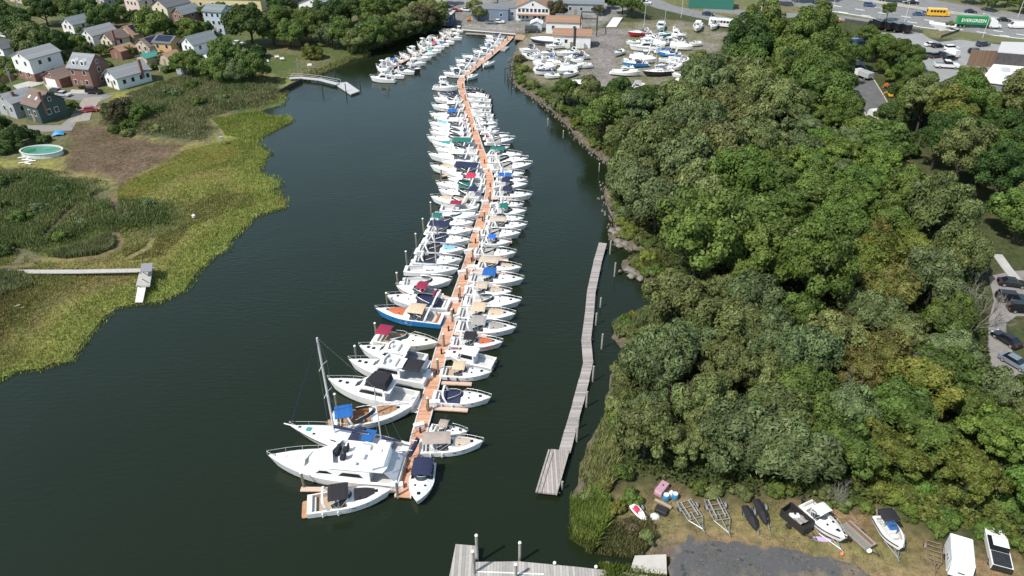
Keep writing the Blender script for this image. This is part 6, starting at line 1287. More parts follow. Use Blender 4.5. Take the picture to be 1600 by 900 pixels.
# mooring piles
PM = {}
def pile(px, py, h, label, group, m=PILE, r=.17, cap=True, z=-.5, top=None):
    o = thing('mooring_pile', label, 'piling', G(px, py, 0), 0, group); key = (round(h*2)/2, r)
    if key not in PM: PM[key] = (MB().tube([(0,0,-1.2),(0,0,key[0])], r, 8).mesh('post'), MB().dome((0,0,key[0]),r*1.25,r*1.25,.16,8,2).mesh('cap'))
    add_obj('post', PM[key][0], m, o)
    if cap: add_obj('cap', PM[key][1], CAPW, o)
    return o
PL = [(547,384+366,3),(527,644,3.2),(557,563,2.6),(588,524,2.6),(606,482,2.8),(622,448,2.8),(636,414,2.8),(651,387,2.8),(662,362,3),(675,337,3.2),(690,285,3),(682,198,2.5),(677,190,2.5)]
for i, (x, y, h) in enumerate([(476,764,3.2),(527,640,3.2),(557,560,2.6),(588,524,2.6),(606,480,2.8),(622,448,2.8),(636,414,2.8),(651,386,2.8),(662,362,3),(674,336,3.2),(690,283,2.8),(682,196,2.2),(677,192,2.2)]):
    pile(x, y, h, f'capped grey-green piling off the left ends of the berths, {nth(i)} from the near end', 'pilings at the left ends of the berths')
for i, (x, y, h) in enumerate([(622,778,3.0),(670,646,3.2),(685,585,3.2),(694,545,3.0),(707,506,3.2),(719,470,3.0),(730,440,3.2),(739,410,3.0),(750,380,3.0),(757,350,3.0),(766,318,2.8),(733,196,2.4),(727,160,2.4),(723,140,2.2),(744,112,2.2),(769,88,2.2),(793,66,2.2)]):
    pile(x, y, h, f'dark piling against the edge of the orange dock, {nth(i)} from the near end', 'pilings along the main dock')
# dock boxes, steps and hose pedestals
bxm = MB().rbox(-.75,.75,-.32,.32,0,.62,.06).mesh('box'); bxl = MB().rbox(-.78,.78,-.35,.35,.62,.74,.05).mesh('lid')
for i, (x, y) in enumerate([(621,762),(655,668),(680,632),(669,590),(703,560),(697,495),(712,500),(710,472),(733,452),(722,428),(737,420),(731,395),(752,372),(745,362),(771,322),(758,318),(775,296),(757,268),(739,228),(766,262),(728,190),(722,168)]):
    o = thing('dock_box', f'white dock box beside the orange dock, {nth(i)} from the near end', 'box', G(x,y,.5), rng.uniform(-.2,.2)+.2, 'dock boxes'); add_obj('body', bxm, GEL, o); add_obj('lid', bxl, CAPW, o)
pdm = MB().rbox(-.13,.13,-.13,.13,0,.95,.03).mesh('post'); pdl = MB().dome((0,0,.95),.17,.17,.14,8,2).mesh('lamp')
for i, (x, y) in enumerate([(636,738),(652,692),(657,676),(668,640),(682,585),(690,553),(701,517),(709,490),(717,466),(727,437),(737,409),(743,380),(754,345),(764,314),(766,292),(757,255),(750,232),(740,205)]):
    o = thing('power_pedestal', f'small dark power pedestal on the orange dock, {nth(i)} from the near end', 'pedestal', G(x,y,.5), 0, 'power pedestals'); add_obj('post', pdm, CANVAS['black'], o); add_obj('lamp', pdl, CANVAS['maroon'], o)

# the broken pier on the right
pier = thing('broken_pier', 'crooked weathered grey plank pier standing alone in the water', 'pier', (0,0,0))
PR = [(942,380),(934,408),(924,455),(921,490),(916,530),(919,566),(913,592),(903,630),(891,672),(882,706)]
for a, b in zip(PR, PR[1:]):
    part('deck_section', band(MB(), [a, (b[0]+(a[0]-b[0])*.01, b[1]+(a[1]-b[1])*.01)], 1.55+rng.uniform(-.06,.06), .62+rng.uniform(-.05,.05), .80+rng.uniform(-.04,.06), .8), GREYW, pier)
q = [(p[0],p[1]) for p in GP([(861,702),(887,705),(868,772),(840,769)], .8)]
part('landing', MB().prism(q, .62, .88), GREYX, pier)
def beam(mb, a, b, w, z0, z1): A, B = G(*a, z1), G(*b, z1); mb.obox((A+B)/2, (B.x-A.x,B.y-A.y), (B-A).length/2, w/2, z0, z1)
for a, b in (((858,702),(838,768)),((863,706),(845,768)),((888,706),(869,772))):
    m = MB(); beam(m, a, b, .22, .80, 1.02); part('edge_beam', m, PILEG, pier)
for x, y in [(940,388),(931,420),(925,450),(921,490),(917,530),(919,566),(913,592),(903,630),(891,672),(882,706),(843,766),(866,770)]:
    part('leg', MB().tube([G(x+8,y,-1),G(x+8,y,.75)], .13, 6), PILED, pier)
for i, (x, y, h) in enumerate([(953,397,3.2),(960,432,3),(938,480,2.2),(931,508,2.6),(940,545,3.2),(926,596,3),(916,636,3),(903,670,2),(901,690,2.8),(878,765,1.6)]):
    pile(x, y, h, f'bare grey piling right of the broken pier, {nth(i)} from its far end', 'pilings beside the broken pier', PILEG, .15, False)
for i, (x, y) in enumerate([(856,197),(880,216),(936,268)]): pile(x, y, 2.2, f'lone white-topped stake in the channel, {nth(i)} below the boatyard', 'stakes in the channel', PILEG, .11, True)
for i, (x, y, h) in enumerate([(789,118,2.6),(793,124,2.2),(797,117,2.8),(801,126,3),(799,134,2.4),(804,118,3.2),(806,128,2.6),(795,130,2.0),(803,110,3)]):
    pile(x, y, h, f'black rotten piling by the yard bank, {nth(i)} of the cluster', 'rotten pilings below the yard', PILED, .13, False)

# the fixed pier at the bottom edge
fp = thing('fixed_pier', 'grey plank pier with L-shaped head at the foot of the photo', 'pier', (0,0,0)); zp = 1.15
q = GP([(712,850),(747,853),(742,878),(742,912),(730,960),(690,960)], zp); part('head_deck', MB().prism([(p[0],p[1]) for p in q], .85, zp), striped('pier_boards', (.36,.34,.315), (.15,.14,.13), 0, 2.6, .08, .9, .25), fp)
q = GP([(743,878),(810,877),(905,886),(990,896),(1060,906),(1060,935),(960,922),(840,905),(743,903)], zp); part('walkway_deck', MB().prism([(p[0],p[1]) for p in q], .85, zp), striped('pier_cross_boards', (.37,.35,.325), (.16,.15,.14), 0, 2.8, .10, .9, .22), fp)
m = MB(); m.tube([G(743,893,zp+.05),G(850,897,zp+.05)], .07, 6); part('rail_pipe', m, CAPW, fp)
for x, y in [(722,858),(705,905),(760,885),(800,885),(850,890),(905,894),(950,900)]: part('leg', MB().tube([G(x,y+6,-1.2),G(x,y+6,.9)], .16, 6), PILED, fp)
for i, (x, y, h) in enumerate([(746,880,5.2),(741,905,5.2),(812,878,3.6),(806,912,3.6),(866,892,1.6),(930,898,1.6)]):
    pile(x, y, h, f'white-capped piling at the grey pier in the foreground, {nth(i)} from the pier head', 'pilings of the foreground pier', PILEG, .17, True)

# grey landing stage on the upper left
ls = thing('landing_stage', 'pale grey bent dock reaching out from the waterside lawn', 'dock', (0,0,0))
part('walkway', band(MB(), [(452,122),(470,121),(500,124),(528,131)], 1.6, .7, .9, .9), mat('grey_deck', (.45,.45,.45), .8, noise=.15), ls)
q = GP([(522,130),(542,128),(562,142),(548,147)], .6); part('float', MB().prism([(p[0],p[1]) for p in q], .2, .6), mat('grey_deck', (.45,.45,.45)), ls)
m = MB()
for sg in (-.75,.75):
    Lp, _ = strip([(455,121),(470,121),(500,124),(530,130)], 0, .9, sg); m.tube([p+Vector((0,0,.9)) for p in Lp], .04, 4)
    for p in Lp: m.tube([p, p+Vector((0,0,.9))], .04, 4)
part('handrail', m, DOCKEDGE, ls)
for i, (x, y, h) in enumerate([(504,142,3),(541,146,3),(563,136,2.6),(495,120,3),(524,120,2)]): pile(x, y, h, f'dark piling at the pale grey landing stage, {nth(i)} of five', 'pilings of the landing stage', PILED, .13, False)
bk = thing('bulkhead', 'low dark timber bulkhead along the marsh below the landing stage', 'retaining wall'); part('wall', band(MB(), [(436,147),(452,138),(472,128)], .35, -.4, 1.1, 0), PILED, bk)
bn = thing('bulkhead', 'long grey timber bulkhead closing the head of the creek', 'retaining wall'); part('wall', band(MB(), [(722,47),(760,50),(806,54)], .5, -.5, 1.35, 0), PILEG, bn); part('cap_beam', band(MB(), [(722,47),(760,50),(806,54)], .8, 1.36, 1.5, 1.3), DOCKEDGE, bn)
wk = thing('wharf_walkway', 'low plank walkway floating along the head bulkhead', 'dock'); part('deck', band(MB(), [(728,52),(760,54),(790,57)], 1.3, .3, .5, .4), GREYW, wk)
wf = thing('wharf', 'brown timber wharf corner beside the far end of the main dock', 'dock'); q = GP([(806,53),(822,55),(818,62),(804,60)], 1.2); part('deck', MB().prism([(p[0],p[1]) for p in q], .9, 1.2), mat('brown_deck', (.36,.25,.15), .85, noise=.25), wf)
q = GP([(788,72),(796,73),(789,79),(781,78)], .4); fl = thing('work_float', 'small pale raft moored right of the far dock', 'raft'); part('deck', MB().prism([(p[0],p[1]) for p in q], 0, .4), GREYW, fl)

# marsh boardwalk with its hut
bw = thing('boardwalk', 'narrow pale boardwalk crossing the marsh to a small hut', 'boardwalk'); part('deck', band(MB(), [(-60,424),(15,424),(120,424),(216,422),(240,420)], 1.2, 1.5, 1.65, 1.65), mat('pale_boards', (.42,.40,.37), .85, noise=.2, nscale=2), bw)
for k in range(12): x = -30+k*22; part('leg', MB().tube([G(x,426,-.2),G(x,426,.3)+Vector((0,0,1.2))], .07, 5), PILEG, bw)
ht = thing('marsh_platform', 'pale wooden platform at the boardwalk end with sloping gangway down to the water', 'platform')
q = GP([(218,424),(238,421),(234,447),(212,447)], 1.68); part('deck', MB().prism([(p[0],p[1]) for p in q], 1.5, 1.68), mat('pale_boards', (.42,.40,.37)), ht)
a0, a1, b0, b1 = G(215,448,1.6), G(228,448,1.6), G(211,472,.45), G(223,472,.45); part('gangway', MB().sheet([[a0,a1],[b0,b1]], .12), mat('gangway_boards', (.55,.55,.53), .8, noise=.1), ht)
m = MB()
for x, y in [(214,446),(234,446),(216,425),(238,422)]: m = MB().tube([G(x,y,-.2),G(x,y,2.2)], .09, 5); part('post', m, PILEG, ht)
part('rail', MB().tube([G(213,446,2.1),G(234,446,2.1)], .06, 4), PILEG, ht)
rf = thing('shelter', 'grey flat roofed shelter over the boardwalk end', 'shelter'); q = GP([(221,412),(239,411),(237,424),(219,425)], 3.0); part('roof', MB().prism([(p[0],p[1]) for p in q], 2.9, 3.05), mat('grey_roofing', (.24,.24,.25), .85, noise=.15), rf)
for x, y in [(221,424),(238,423),(222,436),(236,435)]: part('post', MB().tube([G(x,y,1.0),G(x,y,2.9)], .08, 5), PILEG, rf)
# ------------------------------------------------------------------ vehicles
PAINT = {n: mat('paint_'+n.replace(' ','_'), c, .3, coat=.5) for n, c in {'white': (.75,.75,.75), 'black': (.012,.012,.014), 'grey': (.16,.20,.24), 'silver': (.45,.46,.47), 'blue': (.04,.09,.22), 'navy': (.02,.03,.07), 'red': (.42,.03,.03), 'dark grey': (.05,.052,.056), 'orange': (.70,.18,.03), 'yellow': (.75,.42,.03), 'green': (.03,.33,.08)}.items()}
RUBBER = mat('tyre_rubber', (.02,.02,.02), .85); RIM = mat('wheel_rim', (.5,.5,.5), .35, .7); LAMP = mat('lamp_glass', (.7,.7,.68), .15); TAILR = mat('tail_red', (.35,.02,.02), .3)
VM = {}
def vm(k, fn):
    if k not in VM: VM[k] = fn().mesh(k[-1])
    return VM[k]
PROF = {  # side profiles (x, z) of body and cabin
 'car': (4.6,1.8,[(-2.3,.35),(2.25,.35),(2.3,.62),(2.15,.78),(.95,.92),(-1.55,.97),(-2.2,.92),(-2.3,.6)],[(-1.75,.95),(1.05,.90),(.35,1.42),(-1.05,1.44)]),
 'suv': (4.8,1.95,[(-2.35,.4),(2.35,.4),(2.4,.8),(2.2,1.02),(1.05,1.1),(-2.3,1.12),(-2.4,.7)],[(-2.28,1.11),(1.15,1.08),(.5,1.74),(-2.05,1.76)]),
 'van': (5.6,2.1,[(-2.8,.4),(2.7,.4),(2.8,.9),(2.5,1.25),(1.9,1.32),(-2.8,1.32)],[(-2.78,1.31),(2.1,1.30),(1.35,2.25),(-2.72,2.3)]),
 'pickup': (5.5,2.0,[(-2.75,.45),(2.7,.45),(2.75,.85),(2.6,1.05),(1.2,1.12),(-2.75,1.12)],[(-.75,1.11),(1.3,1.10),(.65,1.78),(-.55,1.80)])}
def wheels(o, xs, w, r=.33):
    for x in xs:
        for sg in (-1,1):
            wl = add_obj('wheel', vm(('w',r,x,w,sg,'wheel'), lambda: MB().wheel((x,sg*(w/2-.1),r),r,.24)), RUBBER, o); add_obj('rim', vm(('r',r,x,w,sg,'rim'), lambda: MB().wheel((x,sg*(w/2+.015),r),r*.6,.03)), RIM, wl)
def car(px, py, head, col, label, kind='car', z=LAND+.06, group=None, sc=1.0, cabin_col=None):
    L, w, body, cab = PROF[kind]; o = thing({'car':'parked_car','suv':'parked_car','van':'van','pickup':'pickup_truck'}[kind], label, {'car':'car','suv':'car','van':'van','pickup':'pickup truck'}[kind], G(px,py,z), math.radians(head), group, sc)
    prof = lambda pts, ys: MB().loft([[(x*k+c, y, zz) for x, zz in pts] for y, k, c in ys])
    add_obj('body', vm((kind,'body'), lambda: prof(body, ((-w/2,.985,0),(-w/2+.10,1,0),(w/2-.10,1,0),(w/2,.985,0)))), PAINT[col], o)
    g = add_obj('windows', vm((kind,'windows'), lambda: MB().loft([[(x,-w/2+.08+(.14 if zz > 1.2 else 0),zz-.003),(x,w/2-.08-(.14 if zz > 1.2 else 0),zz-.003)][::1] + [] for x, zz in cab] and [[(x,s*(w/2-.08-(.16 if i > 1 else 0)),zz-.002) for i,(x,zz) in enumerate(cab)] for s in (-1,1)])), DARKG if kind != 'van' else PAINT[col], o)
    a, b = cab[3], cab[2]; rw = w/2-.23
    add_obj('roof', vm((kind,'roof'), lambda: MB().loft([[(a[0]-.08,-rw,a[1]),(b[0]+.08,-rw,b[1]),(b[0]+.08,rw,b[1]),(a[0]-.08,rw,a[1])],[(a[0]+.05,-rw+.08,a[1]+.06),(b[0]-.1,-rw+.08,b[1]+.06),(b[0]-.1,rw-.08,b[1]+.06),(a[0]+.05,rw-.08,a[1]+.06)]])), PAINT[cabin_col or col], o)
    if kind == 'van': add_obj('windscreen', vm((kind,'windscreen'), lambda: MB().sheet([[(2.08,-.85,1.36),(2.08,.85,1.36)],[(1.45,-.72,2.18),(1.45,.72,2.18)]], .03)), DARKG, o)
    if kind == 'pickup': add_obj('load_bed', vm((kind,'load_bed'), lambda: MB().box(-2.65,-.85,-.8,.8,1.121,1.14)), PAINT['dark grey'], o)
    wheels(o, (-L*.31, L*.31), w, .34)
    for sg in (-1,1): add_obj('headlight', vm((kind,sg,'headlight'), lambda: MB().box(L/2-.28,L/2-.02,sg*w*.36-.16,sg*w*.36+.16,.66,.80)), LAMP, o); add_obj('tail_light', vm((kind,sg,'tail_light'), lambda: MB().box(-L/2-.015,-L/2+.15,sg*w*.38-.14,sg*w*.38+.14,.70,.90)), TAILR, o)
    return o
for x, y, hd, c, k, lb in [(1578,470,-12,'black','suv','black parked car, farther of the two by the leafless tree'),(1596,486,-8,'black','suv','black parked car, nearer of the two by the leafless tree'),(1571,534,112,'black','car','black car parked at the kerb of the grass patch'),(1584,570,-62,'grey','car','blue-grey car parked on the bend below a black one'),(1580,446,-15,'black','car','black car parked at the end of the pavement'),
   (1499,418,40,'blue','car','blue car mostly hidden under the pale grey-green tree'),(1528,428,40,'navy','car','dark blue car under trees beside the turning area')]: car(x,y,hd,c,lb,k)
for x, y, hd, c, k, lb in [(1454,72,8,'white','car','white car in the lot beside a black one'),(1465,74,8,'black','car','black car right of the white car in the lot'),(1486,78,10,'white','suv','white car behind the white van in the lot'),(1486,87,100,'white','van','white van parked in the lot'),(1450,88,15,'black','car','black car, leftmost of the dark row in the lot'),(1461,90,15,'dark grey','suv','dark grey car in the middle of the dark row in the lot'),(1472,87,15,'black','car','black car at the right of the dark row in the lot'),
   (1484,94,15,'black','suv','black car parked beneath the white van'),(1535,72,15,'navy','suv','dark car alone near the lot fence'),(1523,83,12,'black','suv','black car next to the brown slatted screen'),
   (1358,10,-12,'blue','suv','blue car on the highway left of the lone round tree'),(1424,6,-12,'black','pickup','black pickup behind the white trailer on the highway'),(1435,24,-10,'blue','car','blue-grey car left of the school bus'),(1447,23,-10,'grey','car','grey car just behind the school bus'),(1516,20,-10,'navy','car','dark blue car beyond the container lorry'),(1568,33,-10,'black','car','black car right of the container lorry'),
   (1587,44,172,'white','van','white van on the highway at the right edge'),(1106,24,-20,'navy','car','dark car on the upper road ahead of the bus'),(1178,45,-20,'blue','car','dark blue car behind the bus at the tree edge'),
   (712,18,10,'red','car','dark red car in the marina parking lot'),(727,17,150,'white','car','white car in the marina parking lot'),(700,12,10,'black','car','black car at the back of the marina parking lot'),(752,12,5,'silver','car','silver car behind the olive trees by the marina'),(768,37,-5,'grey','car','grey car beside the head bulkhead'),(779,36,-5,'white','car','white car beside the head bulkhead'),
   (832,50,-5,'dark grey','van','dark van parked by the creek head'),(905,14,-5,'white','car','white car behind the long grey shop'),(960,8,-5,'black','car','black car behind the shade trees at the top'),(918,8,-5,'silver','car','silver car near the long grey shop'),(1009,6,-15,'white','car','white car turning on the upper road'),
   (143,174,20,'red','car','small red car at the foot of the street'),(100,150,-15,'silver','car','silver car in front of the brick house'),(92,148,-15,'black','suv','black car in front of the low brown-roofed wing'),(148,146,-10,'black','suv','black car in front of the ranch house'),(8,58,-30,'white','car','white car half hidden by trees at the left edge'),(372,70,-10,'white','car','white car beneath the big dark tree'),
   (618,6,10,'white','van','white van behind the bank trees at the top'),(605,10,10,'silver','car','silver car behind the bank trees at the top'),(390,6,5,'red','car','red car behind the long yellow building'),
   (1322,60,60,'navy','suv','dark car among trees below the black lorries'),(1345,64,20,'black','suv','black car parked in tree shade near the black lorries'),(1338,70,20,'blue','van','blue van parked in tree shade near the black lorries'),(1284,62,10,'blue','car','blue car glimpsed between the treetops')]: car(x,y,hd,c,lb,k)
# lorries and buses
def box_truck(px, py, head, label, cab='black', boxc='black', L=7.0, h=3.2, name='lorry', z=LAND+.06):
    o = thing(name, label, 'lorry', G(px,py,z), math.radians(head))
    part('cargo_box', MB().rbox(-L/2, L/2-2.0, -1.2, 1.2, .9, h, .06), PAINT[boxc], o)
    part('cab', MB().loft([[(x,y,zz) for x, zz in ((L/2-1.9,.5),(L/2,.5),(L/2,1.45),(L/2-.45,2.4),(L/2-1.9,2.45))] for y in (-1.1,1.1)]), PAINT[cab], o)
    part('windscreen', MB().sheet([[(L/2-.02,-.95,1.5),(L/2-.02,.95,1.5)],[(L/2-.40,-.9,2.3),(L/2-.40,.9,2.3)]], .04), DARKG, o)
    part('chassis', MB().box(-L/2+.1,L/2-.3,-.5,.5,.55,.88), RUBBER, o); wheels(o, (-L/2+1.2, L/2-1.0), 2.3, .45); return o
for i, (x, y) in enumerate([(1368,44),(1381,46),(1395,48),(1409,50)]): box_truck(x, y, 105, f'black box lorry of the row by the highway, {nth(i)} from the left', 'black', 'black', 6.6, 3.3)
def semi(px, py, head, label, boxc, text=None, L=10.8, z=LAND+.06, cabc='white'):
    o = thing('container_lorry', label, 'lorry', G(px,py,z), math.radians(head))
    rib = striped('container_'+boxc, {'green':(.02,.22,.06),'white':(.74,.74,.73)}[boxc], {'green':(.01,.20,.05),'white':(.6,.6,.6)}[boxc], 0, 3.5, .3, .5, .04)
    bx = part('container', MB().box(-L/2-1.5, L/2-1.5, -1.25, 1.25, 1.25, 4.1), rib, o)
    part('trailer_bed', MB().box(-L/2-1.4, L/2-1.2, -.9, .9, .95, 1.24), RUBBER, o)
    part('cab', MB().loft([[(x,y,zz) for x, zz in ((L/2-.9,.6),(L/2+3.2,.6),(L/2+3.25,1.5),(L/2+1.9,1.75),(L/2+1.5,3.0),(L/2+.3,3.6),(L/2-.9,3.5))] for y in (-1.15,1.15)]), PAINT[cabc], o)
    part('windscreen', MB().sheet([[(L/2+1.92,-1.0,1.82),(L/2+1.92,1.0,1.82)],[(L/2+1.55,-.95,2.85),(L/2+1.55,.95,2.85)]], .04), DARKG, o)
    wheels(o, (-L/2-.2, -L/2+1.1, L/2-.4, L/2+2.5), 2.4, .48)
    if text:
        for sg in (-1,1):
            cu = bpy.data.curves.new('lettering', 'FONT'); cu.body = text; cu.size = 1.62; cu.align_x = 'CENTER'; cu.align_y = 'CENTER'; cu.extrude = .01; cu.offset = .035; cu.space_character = 1.02
            tc = bpy.data.objects.new('lettering', cu); lm = bpy.data.meshes.new_from_object(tc); bpy.data.objects.remove(tc); lm.name = 'lettering'; t = add_obj('lettering', lm, TRIM); t.parent = bx; t.location = (-1.5, sg*1.265, 2.72); t.rotation_euler = (math.pi/2, 0, 0 if sg < 0 else math.pi)
    return o
semi(1523, 43, -10, 'lorry with long bright green container lettered in white', 'green', 'EVERGREEN')
semi(1398, 3, -11, 'white trailer lorry at the top edge of the highway', 'white', cabc='white'); semi(1640, 40, -10, 'white trailer lorry half out of the right edge', 'white', cabc='white')
def bus(px, py, head, label, col, L=10, name='bus', z=LAND+.06):
    o = thing(name, label, 'bus', G(px,py,z), math.radians(head)); part('body', MB().rbox(-L/2,L/2,-1.2,1.2,.45,3.0,.15), PAINT[col], o)
    for sg in (-1,1):
        for k in range(int(L*.75)): x = -L/2+.8+k*1.15; part('window', MB().box(x,x+.9,sg*1.2-.03,sg*1.2+.03,1.7,2.5), DARKG, o) if x+.9 < L/2-.3 else None
    part('windscreen', MB().box(L/2-.03,L/2+.03,-1.0,1.0,1.5,2.6), DARKG, o); part('rear_window', MB().box(-L/2-.03,-L/2+.03,-.9,.9,1.7,2.5), DARKG, o)
    if col == 'yellow': part('hood', MB().rbox(L/2+.031,L/2+1.2,-.95,.95,.45,1.5,.12), PAINT[col], o)
    for u in (-.25,.2): part('roof_hatch', MB().rbox(L*u-.5,L*u+.5,-.5,.5,3.0,3.15,.05), PAINT['silver'], o)
    wheels(o, (-L*.3, L*.32), 2.3, .48)
bus(1462, 25, -10, 'yellow school bus in the highway lanes', 'yellow', 7.2, 'school_bus'); bus(1130, 42, -22, 'white bus on the road above the boatyard', 'white', 11)
# park road works
box_truck(1347, 122, 115, 'white work truck with dark load, middle of the park road', 'white', 'silver', 6, 2.4, 'work_truck'); box_truck(1370, 188, 105, 'white truck lowest on the park road', 'white', 'white', 6, 2.3, 'work_truck'); box_truck(1334, 102, 110, 'orange and white truck highest on the park road', 'orange', 'white', 5.5, 2.2, 'work_truck')
car(1478,106,-12,'white','white recovery truck in the lot behind the tree tops','pickup',sc=1.35); car(1303,34,0,'orange','orange and white works pickup beside the upper road','pickup')
def digger(px, py, label, col='orange', head=40, sc=.6):
    o = thing('excavator', label, 'machine', G(px,py,LAND), math.radians(head), None, sc); part('track', MB().rbox(-1.2,1.2,-1,-.55,0,.7,.2), RUBBER, o); part('track', MB().rbox(-1.2,1.2,.55,1,0,.7,.2), RUBBER, o)
    part('body', MB().rbox(-1.3,.8,-.9,.9,.75,1.7,.1), PAINT[col], o); part('cab', MB().rbox(-.2,.8,-.85,.0,1.7,2.6,.08), PAINT[col], o); part('boom', MB().tube([(.8,.2,1.4),(2.0,.2,2.6),(2.9,.2,1.9),(3.1,.2,.6)], .18, 4), PAINT[col], o)
digger(1386,138,'orange digger at the edge of the park road trees','orange',200); digger(1390,152,'yellow digger below the orange one','yellow',160); digger(1527,184,'orange-red machine among the trees left of the utility pole','orange',30); digger(733,33,'orange loader by the marina parking lot','orange',10); digger(906,86,'red forklift beside the workshop','red',20)

# ------------------------------------------------------------------ boats ashore in the yard
ZY = LAND+.42
row([(( *b,), ( *s_,), k, c, D(z=ZY, zref=.9, **kw), d) for b, s_, k, c, kw, d in [
 ((811,78),(840,76),E,'navy',D(),'white cruiser with navy top'),((840,84),(868,80),E,'white',D(top=None),'white cruiser with bare deck'),((868,84),(905,80),E,'white',D(top='cover'),'white cruiser with white cover'),((880,92),(918,86),E,'navy',D(top='cover'),'white cruiser with dark screen'),
 ((832,98),(866,100),O,'white',D(top='tonneau',arch=False),'white boat under cover'),((872,96),(842,92),E,'grey',D(top='cover'),'white cruiser with grey cover'),((916,100),(878,104),O,'white',D(top=None,arch=False),'white runabout'),((870,104),(836,106),O,'white',D(top='cover',arch=False),'white open boat'),((834,112),(864,110),O,'navy',D(top='tonneau',arch=False),'boat with navy cover'),((870,112),(900,106),WR,'white',D(),'boat wrapped in white'),((880,118),(900,110),O,'white',D(top=None,arch=False),'small white boat'),((846,90),(870,88),E,'blue',D(top='cover'),'white cruiser with blue cover'),((858,108),(836,104),E,'white',D(top='bimini'),'white cruiser with white top'),((852,72),(880,70),E,'white',D(top='bimini'),'white cruiser under the office wall'),((815,84),(838,90),O,'white',D(top=None,arch=False),'white boat at the bank'),((905,102),(925,100),O,'white',D(top='cover',arch=False),'white runabout at the gravel edge'),((862,96),(890,98),E,'white',D(top=None),'white cruiser, bow to the creek'),((850,118),(874,116),O,'white',D(top='tonneau',arch=False),'white covered boat by the bushes'),((912,94),(890,90),O,'navy',D(),'runabout with navy bimini'),((824,86),(846,84),O,'white',D(top='cover'),'white runabout by the water')]], GY, 'yard', 'in the left yard group, from the creek')
row([(( *b,), ( *s_,), k, c, D(z=ZY, zref=.9, **kw), d) for b, s_, k, c, kw, d in [
 ((981,52),(1018,50),E,'grey',D(hull='red',top='cover'),'white cruiser with red bottom'),((1049,54),(1018,53),SB,'teal',D(hull='teal',top=None),'teal-hulled sailboat'),((1072,56),(1044,52),FB,'white',D(top=None),'white flybridge cruiser'),((983,74),(1030,74),FB,'white',D(top='hard',hull='white',stripe='black'),'big white trawler with row of dark windows'),((1040,70),(1022,66),WR,'white',D(),'boat under peaked white wrap'),
 ((1082,74),(1048,70),WR,'white',D(),'large boat in white shrink wrap'),((1028,82),(1064,84),E,'navy',D(hull='blue',top='cover'),'cruiser with blue hull stripe'),((1070,92),(1030,92),SB,'white',D(top=None),'white sailboat with bare mast'),((972,99),(1012,98),E,'navy',D(hull='blue',top='cover'),'blue-hulled cruiser'),((1025,94),(984,90),WR,'white',D(),'boat under pointed white cover'),
 ((1001,114),(956,110),O,'white',D(top='tonneau',arch=False),'long white runabout in front'),((1004,114),(1052,110),SB,'blue',D(hull='black',top=None),'dark-hulled sailboat in front'),((1080,90),(1060,96),O,'white',D(top=None,arch=False),'white boat at the tree edge'),((1008,56),(1036,58),E,'white',D(top=None),'white cruiser near the tall mast'),((1060,62),(1036,66),E,'white',D(top='bimini'),'white cruiser with arch'),((978,66),(1000,64),O,'white',D(top='tonneau',arch=False),'small covered boat'),((1076,68),(1096,66),O,'white',D(top='cover',arch=False),'white boat below the grass bank'),((974,92),(994,94),O,'white',D(top=None,arch=False),'white open boat on the gravel side'),((1040,96),(1066,98),E,'white',D(top='cover'),'white cruiser beside the tree edge'),((1012,76),(1036,74),E,'white',D(top='cover'),'white cruiser behind the trawler'),((970,106),(990,104),O,'white',D(top='tonneau',arch=False),'white boat behind the long runabout'),((1050,116),(1074,116),O,'white',D(top='tonneau',arch=False),'white boat under the tree crowns'),((1000,62),(1030,60),E,'white',D(top='cover'),'white cruiser with white cover'),((1045,62),(1072,64),E,'navy',D(top='long'),'white cruiser with navy canvas'),((990,84),(1020,86),E,'white',D(top='bimini'),'white cruiser with white bimini'),((1050,78),(1024,78),O,'blue',D(top='tonneau',arch=False),'boat under blue cover'),((1022,104),(1050,100),E,'grey',D(top='cover'),'white cruiser with grey cover'),((1066,104),(1044,104),O,'white',D(top='tonneau',arch=False),'white covered runabout')]], GY, 'yard', 'in the right yard group, from the far side')
boat(O,(960,84),(974,78),'small white boat on a trailer alone on the gravel',GY,'navy',z=ZY,motor=1,arch=False,top=None); boat(PH,(1031,46),(1034,36),'white cabin boat standing bow-on above the yard',GY,'white',z=ZY); boat(CC,(1088,47),(1092,36),'small white boat on the grass below the upper road',GY,'white',z=ZY); boat(E,(1112,44),(1118,36),'white boat on the grass left of the bus',GY,'white',z=ZY,top='cover')
boat(PH,(906,146),(903,126),'white pilothouse boat parked bow down beside the bushes',GY,'grey',z=ZY); boat(CC,(975,138),(968,126),'white boat under the trees below the gravel',GY,'white',z=ZY); boat(CC,(990,146),(1000,130),'grey skiff under the trees below the gravel',GY,'grey',z=ZY); boat(O,(870,136),(886,128),'small boat with tan seats beside the blue one',GY,'beige',z=ZY,top=None,arch=False,cushion='tan')
boat(O,(1072,128),(1058,122),'white boat half hidden under the tall trees',GY,'white',z=ZY,top='tonneau',arch=False); boat(WR,(829,62),(868,63),'long boat in a white domed wrap at the creek head',GY,'white',z=ZY+.6,hull='navy')
bb = thing('upturned_boat', 'bright blue upturned little boat in the bushes below the yard', 'boat', G(865,138,LAND), math.radians(80)); part('hull', MB().loft([[(x,-w,.05),(x,-w*.7,h),(x,w*.7,h),(x,w,.05)] for x,w,h in ((-2,.6,.5),(-1,.75,.7),(.6,.7,.65),(1.8,.25,.4),(2.0,.05,.2))]), HULLC['blue'], bb)
